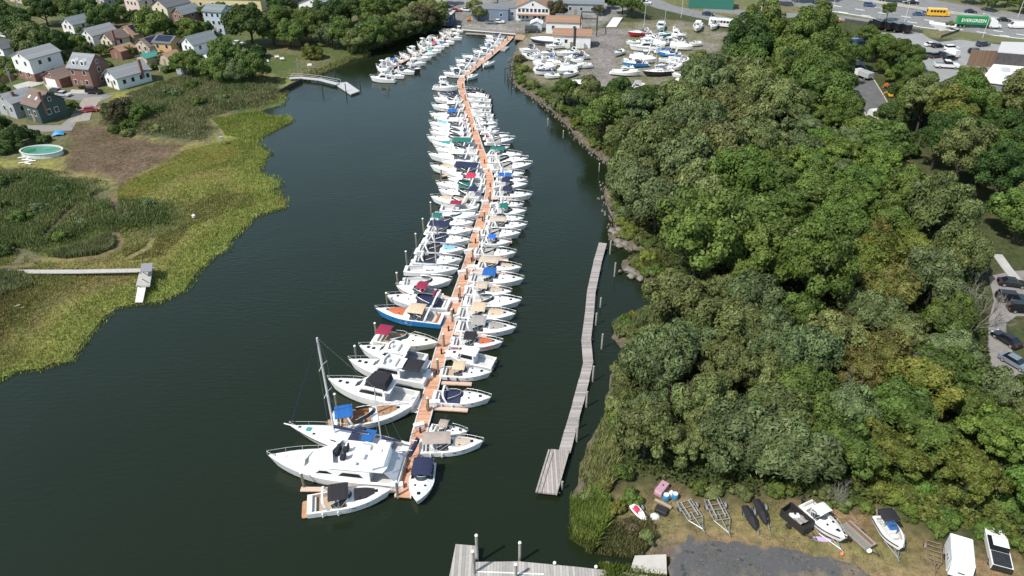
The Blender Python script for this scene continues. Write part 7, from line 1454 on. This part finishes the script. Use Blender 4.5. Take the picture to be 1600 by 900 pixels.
# boat hoist, poles
hs = thing('boat_hoist', 'black steel travelling boat hoist beside the workshop', 'hoist')
P4 = [G(906,56,LAND), G(932,57,LAND), G(932,46,LAND), G(908,45,LAND)]
for p in P4: part('post', MB().tube([p, p+Vector((0,0,6.2))], .2, 6), PILED, hs)
for a, b in ((0,1),(1,2),(2,3),(3,0)): part('beam', MB().tube([P4[a]+Vector((0,0,6.2)), P4[b]+Vector((0,0,6.2))], .22, 4), PILED, hs)
st = thing('steel_stack', 'thick black vertical post in front of the workshop', 'post', G(897,80,LAND)); part('post', MB().tube([(0,0,0),(0,0,7.6)], .45, 8), PILED, st); part('cap', MB().disc((0,0,7.6),.6,.2), PILED, st)
sl = thing('concrete_ramp', 'pale tilted concrete slab at the top of the gravel yard', 'ramp'); qq = [G(947,42,LAND+.05),G(963,42,LAND+.05),G(973,27,LAND+.7),G(958,27,LAND+.7)]; part('slab', MB().sheet([[qq[0],qq[1]],[qq[3],qq[2]]], .3), mat('pale_concrete', (.62,.61,.58), .8), sl)
def lamp_pole(px, py, h, label, arm=2.0, z=LAND, wood=False):
    o = thing('utility_pole' if wood else 'street_lamp', label, 'pole' if wood else 'street lamp', G(px,py,z), rng.uniform(0,3))
    part('post', MB().tube([(0,0,0),(0,0,h)], .16 if wood else .11, 6, .11 if wood else .07), PILEG if wood else DOCKEDGE, o)
    if wood: part('crossarm', MB().box(-1.1,1.1,-.07,.07,h-1.0,h-.85), PILEG, o); part('transformer', MB().disc((.32,0,h-2.6),.22,.9,8), mat('unit_grey',(.5,.5,.5)), o)
    else: part('arm', MB().tube([(0,0,h-.1),(arm*.5,0,h+.25),(arm,0,h+.2)], .05, 4), DOCKEDGE, o); part('lamp', MB().rbox(arm-.1,arm+.6,-.16,.16,h+.1,h+.28,.05), DOCKEDGE, o)
for x, y, h, lb, w in [(1583,247,9.5,'tall wooden utility pole at the right edge among the trees',True),(1255,52,9,'grey lamp post rising from the treetops beside the upper road',False),(1297,34,9,'lamp post left of the works pickup',False),(1210,12,9,'lamp post by the slip road trees',False),(1193,34,9,'lamp post at the wood edge near the bus',False),(1187,30,9,'second thin lamp post near the bus',False),(1064,28,9,'lamp post on the road above the yard',False),(1412,38,8,'lamp post behind the black lorries',False),(1535,60,8,'lamp post on the lot verge',False),(1590,28,10,'lamp post beyond the highway at the right edge',False),(1370,43,7,'thin pole left of the black lorries',False),(34,32,8,'wooden pole at the top left',True),(24,146,8,'wooden pole in front of the white two-storey house',True),(466,106,3,'thin post on the waterside lawn',True)]: lamp_pole(x,y,h,lb,wood=w)
mk = thing('flag_mast', 'tall bare white mast standing in the boatyard', 'mast', G(1006,42,LAND)); part('pole', MB().tube([(0,0,0),(0,0,13)], .10, 6, .05), ALU, mk); part('yard_arm', MB().tube([(-1,0,8),(1,0,8)], .05, 4), ALU, mk)

# ------------------------------------------------------------------ the clearing in the foreground
GALV = mat('galvanised_steel', (.42,.43,.44), .45, .6, noise=.15); RUSTY = mat('rusty_steel', (.22,.16,.12), .8, noise=.3)
def trailer(back, tip, w, label, m=GALV, name='boat_trailer', cross=4, z=LAND+.06, tong=.42, bunk=True, wheel=.30):
    a, b = G(back[0],back[1],z+.4), G(tip[0],tip[1],z+.4); d = b-a; L = d.length; o = thing(name, label, 'trailer', (a.x,a.y,z), math.atan2(d.y,d.x)); xb = L*(1-tong); r = .055
    for sg in (-1,1): part('side_rail', MB().tube([(0,sg*w/2,.45),(xb,sg*w/2,.45),(L-.5,0,.45)], r, 4), m, o)
    for k in range(cross): x = .1+(xb-.2)*k/(cross-1); part('crossbar', MB().tube([(x,-w/2,.43),(x,0,.36),(x,w/2,.43)], r*.9, 4), m, o)
    part('tongue', MB().tube([(xb*.6,0,.38),(L,0,.45)], r*1.1, 4), m, o); part('jack', MB().tube([(L-.45,.12,.0),(L-.45,.12,.85)], .04, 5), m, o)
    if bunk: 
        for sg in (-1,1): part('bunk', MB().box(.2,xb*.9,sg*w*.28-.07,sg*w*.28+.07,.5,.58), CANVAS['grey'], o)
    for sg in (-1,1):
        wl = part('wheel', MB().wheel((xb*.35,sg*(w/2+.22),wheel),wheel,.2), RUBBER, o); part('fender', MB().loft([[(xb*.35+.42*math.cos(t),sg*(w/2+.22)+y,wheel+.42*math.sin(t)) for t in [math.pi*k/6 for k in range(7)]] + [(xb*.35+.37*math.cos(t),sg*(w/2+.22)+y,wheel+.37*math.sin(t)) for t in [math.pi*k/6 for k in range(6,-1,-1)]] for y in (-.13,.13)]), m, o)
    part('winch_post', MB().box(L*.72,L*.72+.1,-.06,.06,.4,1.05), m, o)
    return o
trailer((1068,782),(1101,832),1.9,'empty grey boat trailer right of the blue sacks',cross=4); trailer((1112,779),(1141,838),2.0,'empty galvanised boat trailer, rear bunks towards the wood',cross=5)
trailer((1459,846),(1461,898),1.5,'empty rusty-grey trailer left of the white camper',RUSTY,cross=5,bunk=False)
trailer((1256,788),(1318,864),2.0,'long trailer carrying the white cabin boat'); trailer((1380,808),(1405,878),1.7,'trailer carrying the white boat with black top')
trailer((990,788),(1017,822),.9,'little trailer under the red and white jet ski',cross=3,wheel=.22); trailer((1166,792),(1186,834),.9,'little trailer under the left black covered jet ski',cross=3,wheel=.22); trailer((1184,783),(1203,828),.9,'little trailer under the right black covered jet ski',cross=3,wheel=.22)
def jetski(back, bow, label, col, seat, covered=False, z=LAND+.06):
    a, b = G(back[0],back[1],z+.9), G(bow[0],bow[1],z+.9); d = b-a; L = d.length; m = (a+b)/2; o = thing('jet_ski', label, 'jet ski', (m.x,m.y,z+.42), math.atan2(d.y,d.x)); W = .56
    st = [(-.5,.85),(-.3,1),(0,1),(.25,.85),(.4,.55),(.5,.1)]
    part('hull', MB().loft([[(u*L,-W*w*.7,.02+.12*max(0,u)*2),(u*L,-W*w,.35),(u*L,-W*w*.95,.45),(u*L,W*w*.95,.45),(u*L,W*w,.35),(u*L,W*w*.7,.02+.12*max(0,u)*2)] for u, w in st]), col if not covered else CANVAS['black'], o)
    if covered: part('cover', MB().loft([[(u*L,-W*w*1.04,.40),(u*L,-W*w*.75,.45+h*.6),(u*L,0,.45+h),(u*L,W*w*.75,.45+h*.6),(u*L,W*w*1.04,.40)] for u, w, h in ((-.5,.8,.12),(-.3,1,.32),(-.05,1,.42),(.12,.95,.62),(.3,.75,.40),(.5,.12,.08))]), CANVAS['black'], o)
    else:
        part('seat', MB().rbox(-L*.34,L*.06,-.17,.17,.45,.78,.07), seat, o); part('cowl', MB().loft([[(L*u,-y,.44),(L*u,-y*.7,.44+h),(L*u,y*.7,.44+h),(L*u,y,.44)] for u,y,h in ((.05,.25,.45),(.2,.33,.5),(.42,.2,.18))]), col, o); part('handlebar', MB().tube([(L*.08,-.35,1.02),(L*.13,0,.98),(L*.08,.35,1.02)], .03, 5), BLACK, o)
        for sg in (-1,1): part('side_flash', MB().sheet([[(-L*.35,sg*W*.55-.09,.475),(-L*.35,sg*W*.55+.09,.475)],[(L*.2,sg*W*.45-.09,.475),(L*.2,sg*W*.45+.09,.475)]], .02), seat, o)
    return o
jetski((988,788),(1009,812),'red and white jet ski on its little trailer by the reeds',GEL,CANVAS['red']); jetski((1164,790),(1182,826),'jet ski under black cover, left of the pair',GEL,BLACK,True); jetski((1182,780),(1198,818),'jet ski under black cover, right of the pair',GEL,BLACK,True)
boat(E,(1319,845),(1258,786),'white cabin boat with white hard top on a trailer',None,'white',z=LAND+.75,zref=.8,top='bimini',arch=False,sole='grey',B=2.35,stripe='black',motor=1)
boat(CC,(1409,858),(1377,806),'white open boat with black top and blue console cover on a trailer',None,'black',z=LAND+.72,zref=.8,top='stern',sole='white',B=2.3,stripe='black',cushion='blue',motor=1)
# black dump trailer
dt = thing('dump_trailer', 'black open-top trailer full of junk beside the cabin boat', 'trailer', G(1242,820,LAND+.06), math.radians(-56)); BK = mat('black_steel', (.025,.024,.024), .6, noise=.2)
part('floor', MB().box(-1.7,1.7,-.9,.9,.55,.68), BK, dt)
for y in (-.95,.95): part('side_panel', MB().box(-1.7,1.7,y-.05,y+.05,.683,1.75), BK, dt)
for x in (-1.72,1.72): part('end_panel', MB().box(x-.05,x+.05,-.89,.89,.683,1.75), BK, dt)
part('drawbar', MB().tube([(1.78,-.5,.5),(3.0,0,.5),(1.78,.5,.5)], .06, 4), BK, dt)
for y in (-1.1,1.1): part('wheel', MB().wheel((-.2,y,.34),.34,.22), RUBBER, dt)
tk = thing('plastic_tank', 'white rounded tank lying inside the black open trailer', 'tank', (dt.location.x-.2,dt.location.y+.35,LAND+.75)); part('body', MB().loft([[(x,.42*q*math.cos(t),.45+.42*q*math.sin(t)) for t in [2*math.pi*i/10 for i in range(10)]] for x,q in ((-.6,.6),(-.5,.95),(.5,.95),(.6,.6))]), CAPW, tk); part('cap', MB().disc((0,0,.85),.14,.12,8), BK, tk)
jk = thing('crumpled_tarp', 'grey crumpled tarp in the black open trailer', 'tarp', (dt.location.x+.35,dt.location.y-.3,LAND+.75), .4); part('sheet', MB().sheet([[(x*.28-.7,y*.28-.5,.35+.35*rng.random()) for y in range(5)] for x in range(6)], .06), CANVAS['grey'], jk)
# flatbed
ft = thing('flatbed_trailer', 'weathered plank flatbed trailer between the two trailered boats', 'trailer', G(1338,841,LAND+.06), math.radians(-62)); part('deck', MB().box(-1.9,1.9,-.95,.95,.56,.66), striped('flatbed_boards', (.27,.25,.22), (.10,.09,.08), 1, 4.5, .12, .9, .25), ft)
part('edge_frame', MB().box(-1.95,-1.905,-1,1,.5,.7).box(1.905,1.95,-1,1,.5,.7), RUSTY, ft); part('drawbar', MB().tube([(1.95,-.4,.5),(3.1,0,.5),(1.95,.4,.5)], .055, 4), BK, ft); part('rust_plank', MB().box(-1.8,1.7,.30,.62,.663,.70), mat('rust_board', (.20,.10,.06), .9, noise=.3), ft)
for y in (-1.1,1.1): part('wheel', MB().wheel((-.2,y,.34),.34,.2), RUBBER, ft)
part('spare_wheel', MB().disc((2.1,-.55,.45),.3,.2,12), CAPW, ft)
# camper
cp = thing('camper_trailer', 'boxy white camper trailer standing on the grass', 'camper', (50.53,52.37,LAND+.06), math.radians(-113.6)); CAMP = mat('camper_shell', (.72,.74,.76), .4, noise=.05)
part('body', MB().rbox(-1.95,1.95,-1.17,1.17,.5,2.65,.08), CAMP, cp)
part('nose', MB().loft([[(1.951,y,.6),(2.55,y,.8),(2.45,y,1.7),(1.951,y,2.6)] for y in (-1.14,1.14)]), GEL, cp); part('roof_vent', MB().rbox(-.45,.05,-.32,.18,2.65,2.8,.05), CAPW, cp); part('roof_vent', MB().rbox(.6,.72,.45,.75,2.65,2.72,.02), mat('unit_grey',(.5,.5,.5)), cp)
for x in (.35,.85): w_ = part('window', MB().box(x-.2,x+.2,-1.20,-1.13,1.25,1.75), TRIM, cp); part('pane', MB().box(x-.15,x+.15,-1.21,-1.15,1.30,1.70), PANE, w_)
part('nose_vent', MB().sheet([[(2.49,-.3,1.35),(2.49,.4,1.35)],[(2.475,-.3,1.5),(2.475,.4,1.5)]], .04), PANE, cp); part('drawbar', MB().tube([(2.5,-.5,.5),(3.6,0,.5),(2.5,.5,.5)], .06, 4), BK, cp)
for y in (-1.1,1.1): part('wheel', MB().wheel((-.3,y,.34),.34,.2), RUBBER, cp)
part('trim_stripe', MB().box(-1.9,1.9,-1.185,-1.172,1.05,1.2), mat('grey_trim', (.45,.48,.52), .5), cp)
part('roof_seam', MB().box(1.55,1.62,-1.1,1.1,2.651,2.68), mat('grey_trim', (.45,.48,.52)), cp)
pu = car(1560,880,70,'white','white pickup with black load bed and tailgate beside the camper','pickup',sc=1.08); pu.location = (55.85,53.85,LAND+.06)
part('bed_cover', MB().box(-2.6,-.86,-.86,.86,1.142,1.2), mat('bed_black', (.03,.032,.036), .5, noise=.4, nscale=2), pu); part('tailgate', MB().box(-2.80,-2.752,-.95,.95,.5,1.15), BK, pu)
# junk by the wood edge
pk = thing('upturned_tub', 'faded pink upturned tub lying at the wood edge', 'tub', G(1034,766,LAND), math.radians(52)); part('shell', MB().loft([[(x,-w,.05),(x,-w*.85,h),(x,w*.85,h),(x,w,.05)] for x,w,h in ((-1.2,.45,.5),(-1.05,.58,.75),(.9,.58,.78),(1.2,.42,.5))]), mat('faded_pink', (.46,.27,.33), .6, noise=.15), pk); part('drain', MB().disc((.2,0,.76),.12,.05), BK, pk)
BLUEP = mat('blue_plastic', (.05,.25,.42), .5, noise=.15); WHITEB = mat('white_bag', (.68,.68,.66), .8, noise=.1)
for i, (x, y, r, h, lb) in enumerate([(1040,781,.42,.95,'blue plastic barrel in front of the pink tub'),(1054,779,.40,.9,'second blue barrel, right beside the trailer frame')]):
    b_ = thing('plastic_barrel', lb, 'barrel', G(x,y,LAND)); part('body', MB().loft([[(r*q*math.cos(t),r*q*math.sin(t),z_) for t in [2*math.pi*k/12 for k in range(12)]] for z_,q in ((0,.9),(.1,1),(h*.5,1.05),(h-.1,1),(h,.9))]), BLUEP, b_); part('lid', MB().disc((0,0,h),r*.8,.05), WHITEB, b_)
bg_ = thing('rubbish_bag', 'white bag slumped on top of the two blue barrels', 'bag', G(1048,776,LAND)+Vector((0,0,.0))); part('sack', MB().dome((0,0,0),.4,.35,1.15,10,5), WHITEB, bg_)
lg_ = thing('log', 'short pale log lying across the black bin', 'log', G(1036,789,LAND), math.radians(-35)); part('stem', MB().tube([(-1.1,0,.25),(0,0,.27),(1.1,0,.22)], .22, 8), mat('cut_wood', (.36,.27,.19), .9, noise=.2), lg_); part('cut_end', MB().tube([(1.09,0,.22),(1.11,0,.22)], .2, 8), mat('fresh_wood', (.5,.38,.24), .9), lg_)
bn_ = thing('bin', 'black open crate between the log and the white sack', 'crate', G(1033,800,LAND), math.radians(-30)); part('body', MB().rbox(-.75,.75,-.5,.5,0,.65,.06), BK, bn_); part('liner', MB().box(-.6,.6,-.38,.38,.655,.68), RUBBER, bn_)
sk = thing('sack', 'white rubbish sack at the end of the black crate', 'sack', G(1023,808,LAND)); part('bag', MB().dome((0,0,0),.65,.48,.6,10,4), WHITEB, sk); part('knot', MB().dome((.1,0,.58),.12,.1,.15,6,2), mat('tan_bag', (.45,.38,.28), .8), sk)
pd = thing('paddle_board', 'lilac board lying on the grass below the cabin boat', 'board', G(1284,843,LAND+.06), math.radians(-10)); part('deck', MB().prism([(1.1*math.cos(t)*1.0,.33*math.sin(t)) for t in [2*math.pi*k/16 for k in range(16)]], 0, .1), mat('lilac_foam', (.50,.40,.62), .6), pd)
bu = thing('buoy', 'orange ball at the tip of the cabin boat trailer', 'buoy', G(1315,867,LAND+.06)); part('ball', MB().dome((0,0,.18),.24,.24,.24,10,4).dome((0,0,.18),.24,.24,-.18,10,4), PAINT['orange'], bu)
# odds and ends on the west side
pl = thing('swimming_pool', 'oval above-ground pool with green water', 'pool', G(67,241,LAND), math.radians(-4)); ov = lambda rx, ry, z_: [(rx*math.cos(t),ry*math.sin(t),z_) for t in [2*math.pi*k/28 for k in range(28)]]
part('wall', MB().loft([ov(5.1,2.9,0),ov(5.1,2.9,1.15),ov(5.3,3.1,1.15),ov(5.3,3.1,1.25),ov(4.95,2.75,1.25),ov(4.95,2.75,.6)], caps=False), mat('pool_wall', (.55,.58,.55), .5), pl); part('water', MB().loft([ov(4.94,2.74,.9),ov(4.94,2.74,.95)]), mat('pool_water', (.06,.22,.13), .08, noise=.5, nscale=.5), pl)
tp = thing('tarp', 'bright blue tarp heaped on the grass below the green house', 'tarp', G(92,211,LAND), .3); part('sheet', MB().sheet([[(x*.55-1.4,y*.5-1.0,.15+.9*math.sin((x+.5)/6*3.1)*math.sin((y+.5)/5*3.1)+.15*rng.random()) for y in range(5)] for x in range(6)], .05), mat('blue_tarp', (.05,.30,.60), .55), tp)
for i, (x, y, a, l_) in enumerate([(36,246,20,2.2),(42,250,-10,2.6),(38,254,30,2.4),(47,247,60,1.8),(44,256,-25,2.0),(52,252,10,1.2)]):
    b_ = thing('board', f'pale loose board on the grass below the pool, {nth(i)} from the left', 'board', G(x,y,LAND+.06), math.radians(a), 'loose boards below the pool'); part('plank', MB().box(-l_/2,l_/2,-.22,.22,.02+.02*i,.10+.02*i), CAPW, b_)
lc = thing('lookout_chair', 'small tall wooden lookout chair on the marsh', 'chair', G(347,224,.9), .4)
for x in (-.45,.45):
    for y in (-.45,.45): part('leg', MB().tube([(x*1.2,y*1.2,0),(x*.8,y*.8,1.7)], .06, 4), PILEG, lc)
part('seat', MB().box(-.5,.5,-.5,.5,1.7,1.8), PILEG, lc); part('backrest', MB().box(-.5,.5,.42,.5,1.8,2.5), PILEG, lc)
for x, y, lb in [(26,478,'white plank stranded on the brown marsh at left'),(32,482,'yellow plank stranded on the brown marsh at left')]:
    b_ = thing('driftwood_plank', lb, 'plank', G(x,y,1.1), .5); part('plank', MB().box(-.6,.6,-.12,.12,0,.12), CAPW if 'white' in lb else mat('yellow_plank', (.6,.5,.2), .7), b_)
bc = thing('white_bucket', 'small white bucket on the straw-coloured marsh', 'bucket', G(303,340,1.0)); part('body', MB().disc((0,0,0),.3,.6,10,.36), CAPW, bc); part('handle', MB().tube([(-.36,0,.6),(0,0,.95),(.36,0,.6)], .02, 4), STEEL, bc)
def seat_set(px, py, lb, m=CAPW): 
    o = thing('garden_bench', lb, 'bench', G(px,py,LAND), .3); part('seat', MB().box(-.7,.7,-.25,.25,.40,.48), m, o); part('backrest', MB().box(-.7,.7,.2,.28,.48,.95), m, o)
    for x in (-.6,.6): part('leg', MB().box(x-.05,x+.05,-.22,.22,0,.40), m, o)
for x, y, lb in [(433,91,'white bench on the lawn left of the round bush'),(417,98,'white bench at the left end of the waterside lawn'),(441,94,'second white bench, right of the first on the lawn'),(484,104,'white bench nearest to the landing stage'),(413,86,'white bench by the lawn edge trees')]: seat_set(x,y,lb)
# riprap along the east bank
rk = [bm(('rock',i,'rock'), lambda: MB().loft([[(q*rng.uniform(.8,1.2)*math.cos(t),q*rng.uniform(.8,1.2)*math.sin(t),z_) for t in [2*math.pi*k/7 for k in range(7)]] for z_,q in ((-.3,.8),(.1,1),(.45,.75),(.62,.35))]))[0] for i in range(5)]
ROCKM = mat('bank_rock', (.22,.20,.175), .95, noise=.35, nscale=2, bump=.5)
k_ = 0
for x, y, n_, sp in [(962,362,6,8),(972,380,6,10),(978,420,7,10),(995,432,5,9)]:
    for _ in range(n_):
        p = G(x+rng.uniform(-sp,sp), y+rng.uniform(-sp*.5,sp*.5), .35); o = add_obj('rock', rng.choice(rk), ROCKM, None, p, (0,0,rng.uniform(0,6))); o.scale = (rng.uniform(.3,.85),)*3; tag(o, 'grey boulder of the rocky bank near the far end of the broken pier', 'rock', 'boulders of the rocky bank')
LE = [G(x,y,.15) for x,y in EAST[3:22]]; V_ = []
r_ = np.random.RandomState(8)
for a, b in zip(LE, LE[1:]):
    m_ = int((b-a).length*5)
    for _ in range(m_):
        t = r_.rand(); c = a+(b-a)*t+Vector((r_.normal()*.7,r_.normal()*.5,0)); s_ = r_.uniform(.10,.32)
        pts = [c+Vector((s_*math.cos(k*1.571+t),s_*math.sin(k*1.571+t),-.1)) for k in range(4)]; top = [c+Vector((s_*.6*math.cos(k*1.571+t),s_*.6*math.sin(k*1.571+t),s_*.8)) for k in range(4)]
        V_.append([tuple(p) for p in top])
        for k in range(4): V_.append([tuple(pts[k]),tuple(pts[(k+1)%4]),tuple(top[(k+1)%4]),tuple(top[k])])
g_ = r_.uniform(.6,1.3,len(V_)//5).repeat(5)[:,None]
rr = add_obj('rubble', np_mesh('rubble', V_, 4, np.array([[.19,.17,.145]])*g_), tint_mat('rubble_stone', .95, 2, .25)); stuff(rr); rr['label'] = 'small stones lining the east bank'
# ------------------------------------------------------------------ labels of the trees: nearest landmark, then the order from it
MARKS = [('second channel stake',880,216),('rotten piling cluster',806,125),('first channel stake',856,197),('last channel stake',936,268),('rocky point off the broken pier',965,372),('first rocky cove',990,420),('reed clump beside the pier',1000,515),('bend of the broken pier',919,566),('stranded planks',28,480),('white bucket',303,340),('lookout chair',347,224),('red car by the reeds',143,174),('tip of the second dock',600,108),('head bulkhead',735,48),('middle of the second dock',650,82),('white pilothouse boat ashore',905,140),('tiny garden shed',288,118),('boatyard workshop',915,72),('flatbed trailer',1338,841),('black open trailer',1242,820),('recovery truck',1478,106),('yellow digger',1390,152),('utility pole',1583,247),('brown twin trailers',1112,790),('slipway',1015,880),('white camper trailer',1500,880),('boat with the black top',1395,840),('cabin boat on its trailer',1285,830),('pink tub',1035,765),('red and white jet ski',998,800),('broken grey pier landing',870,745),('far end of the broken pier',945,380),
  ('piling beside the broken pier',930,560),('grey parked car',1585,568),('bend of the grass path',1425,285),('white truck on the park road',1370,185),('white warehouse roof',1560,130),('black lorries',1390,45),('white bus',1130,38),('dark sailboat in the yard',1020,112),
  ('blue upturned boat',865,138),('leafless grey tree',1515,520),('middle of the wood',1250,560),('blue spruce',1442,196),('black parked car',1580,470),('container lorry',1515,35),('school bus',1463,22),('restaurant',840,25),('grey landing stage',500,130),('clipped round bush',487,86),
  ('white house by the reeds',305,95),('white ranch house',205,130),('brick house with dormers',135,130),('dark green house',75,185),('round pool',68,240),('white two-storey house',50,118),('blue tarp',92,212),('orange house',262,90),('blue waterside hut',700,35),('yellow building',380,12),('wooden boardwalk hut',230,425),('highway slip road',1250,15)]
MW = [(n, G(x, y, LAND)) for n, x, y in MARKS]
buckets = {}
for t in TREES:
    if t[6]: continue
    n, p = min(MW, key=lambda m: (m[1].x-t[3])**2+(m[1].y-t[4])**2); d = math.hypot(p.x-t[3], p.y-t[4])
    buckets.setdefault((n, t[2] == 'shrub'), []).append((d, t))
for (n, sh), L in buckets.items():
    for i, (d, t) in enumerate(sorted(L, key=lambda q: q[0])):
        o, c, k = t[:3]; w = ORD[i] if i < len(ORD) else nth(i)+' nearest'
        o['label'] = f"{c} {FORM[k] if not sh else 'leafy'} {'shrub' if sh else 'tree'}, {w} {'shrub' if sh else 'tree'} to the {n}"
print('objects', len(bpy.data.objects), 'meshes', len(bpy.data.meshes))
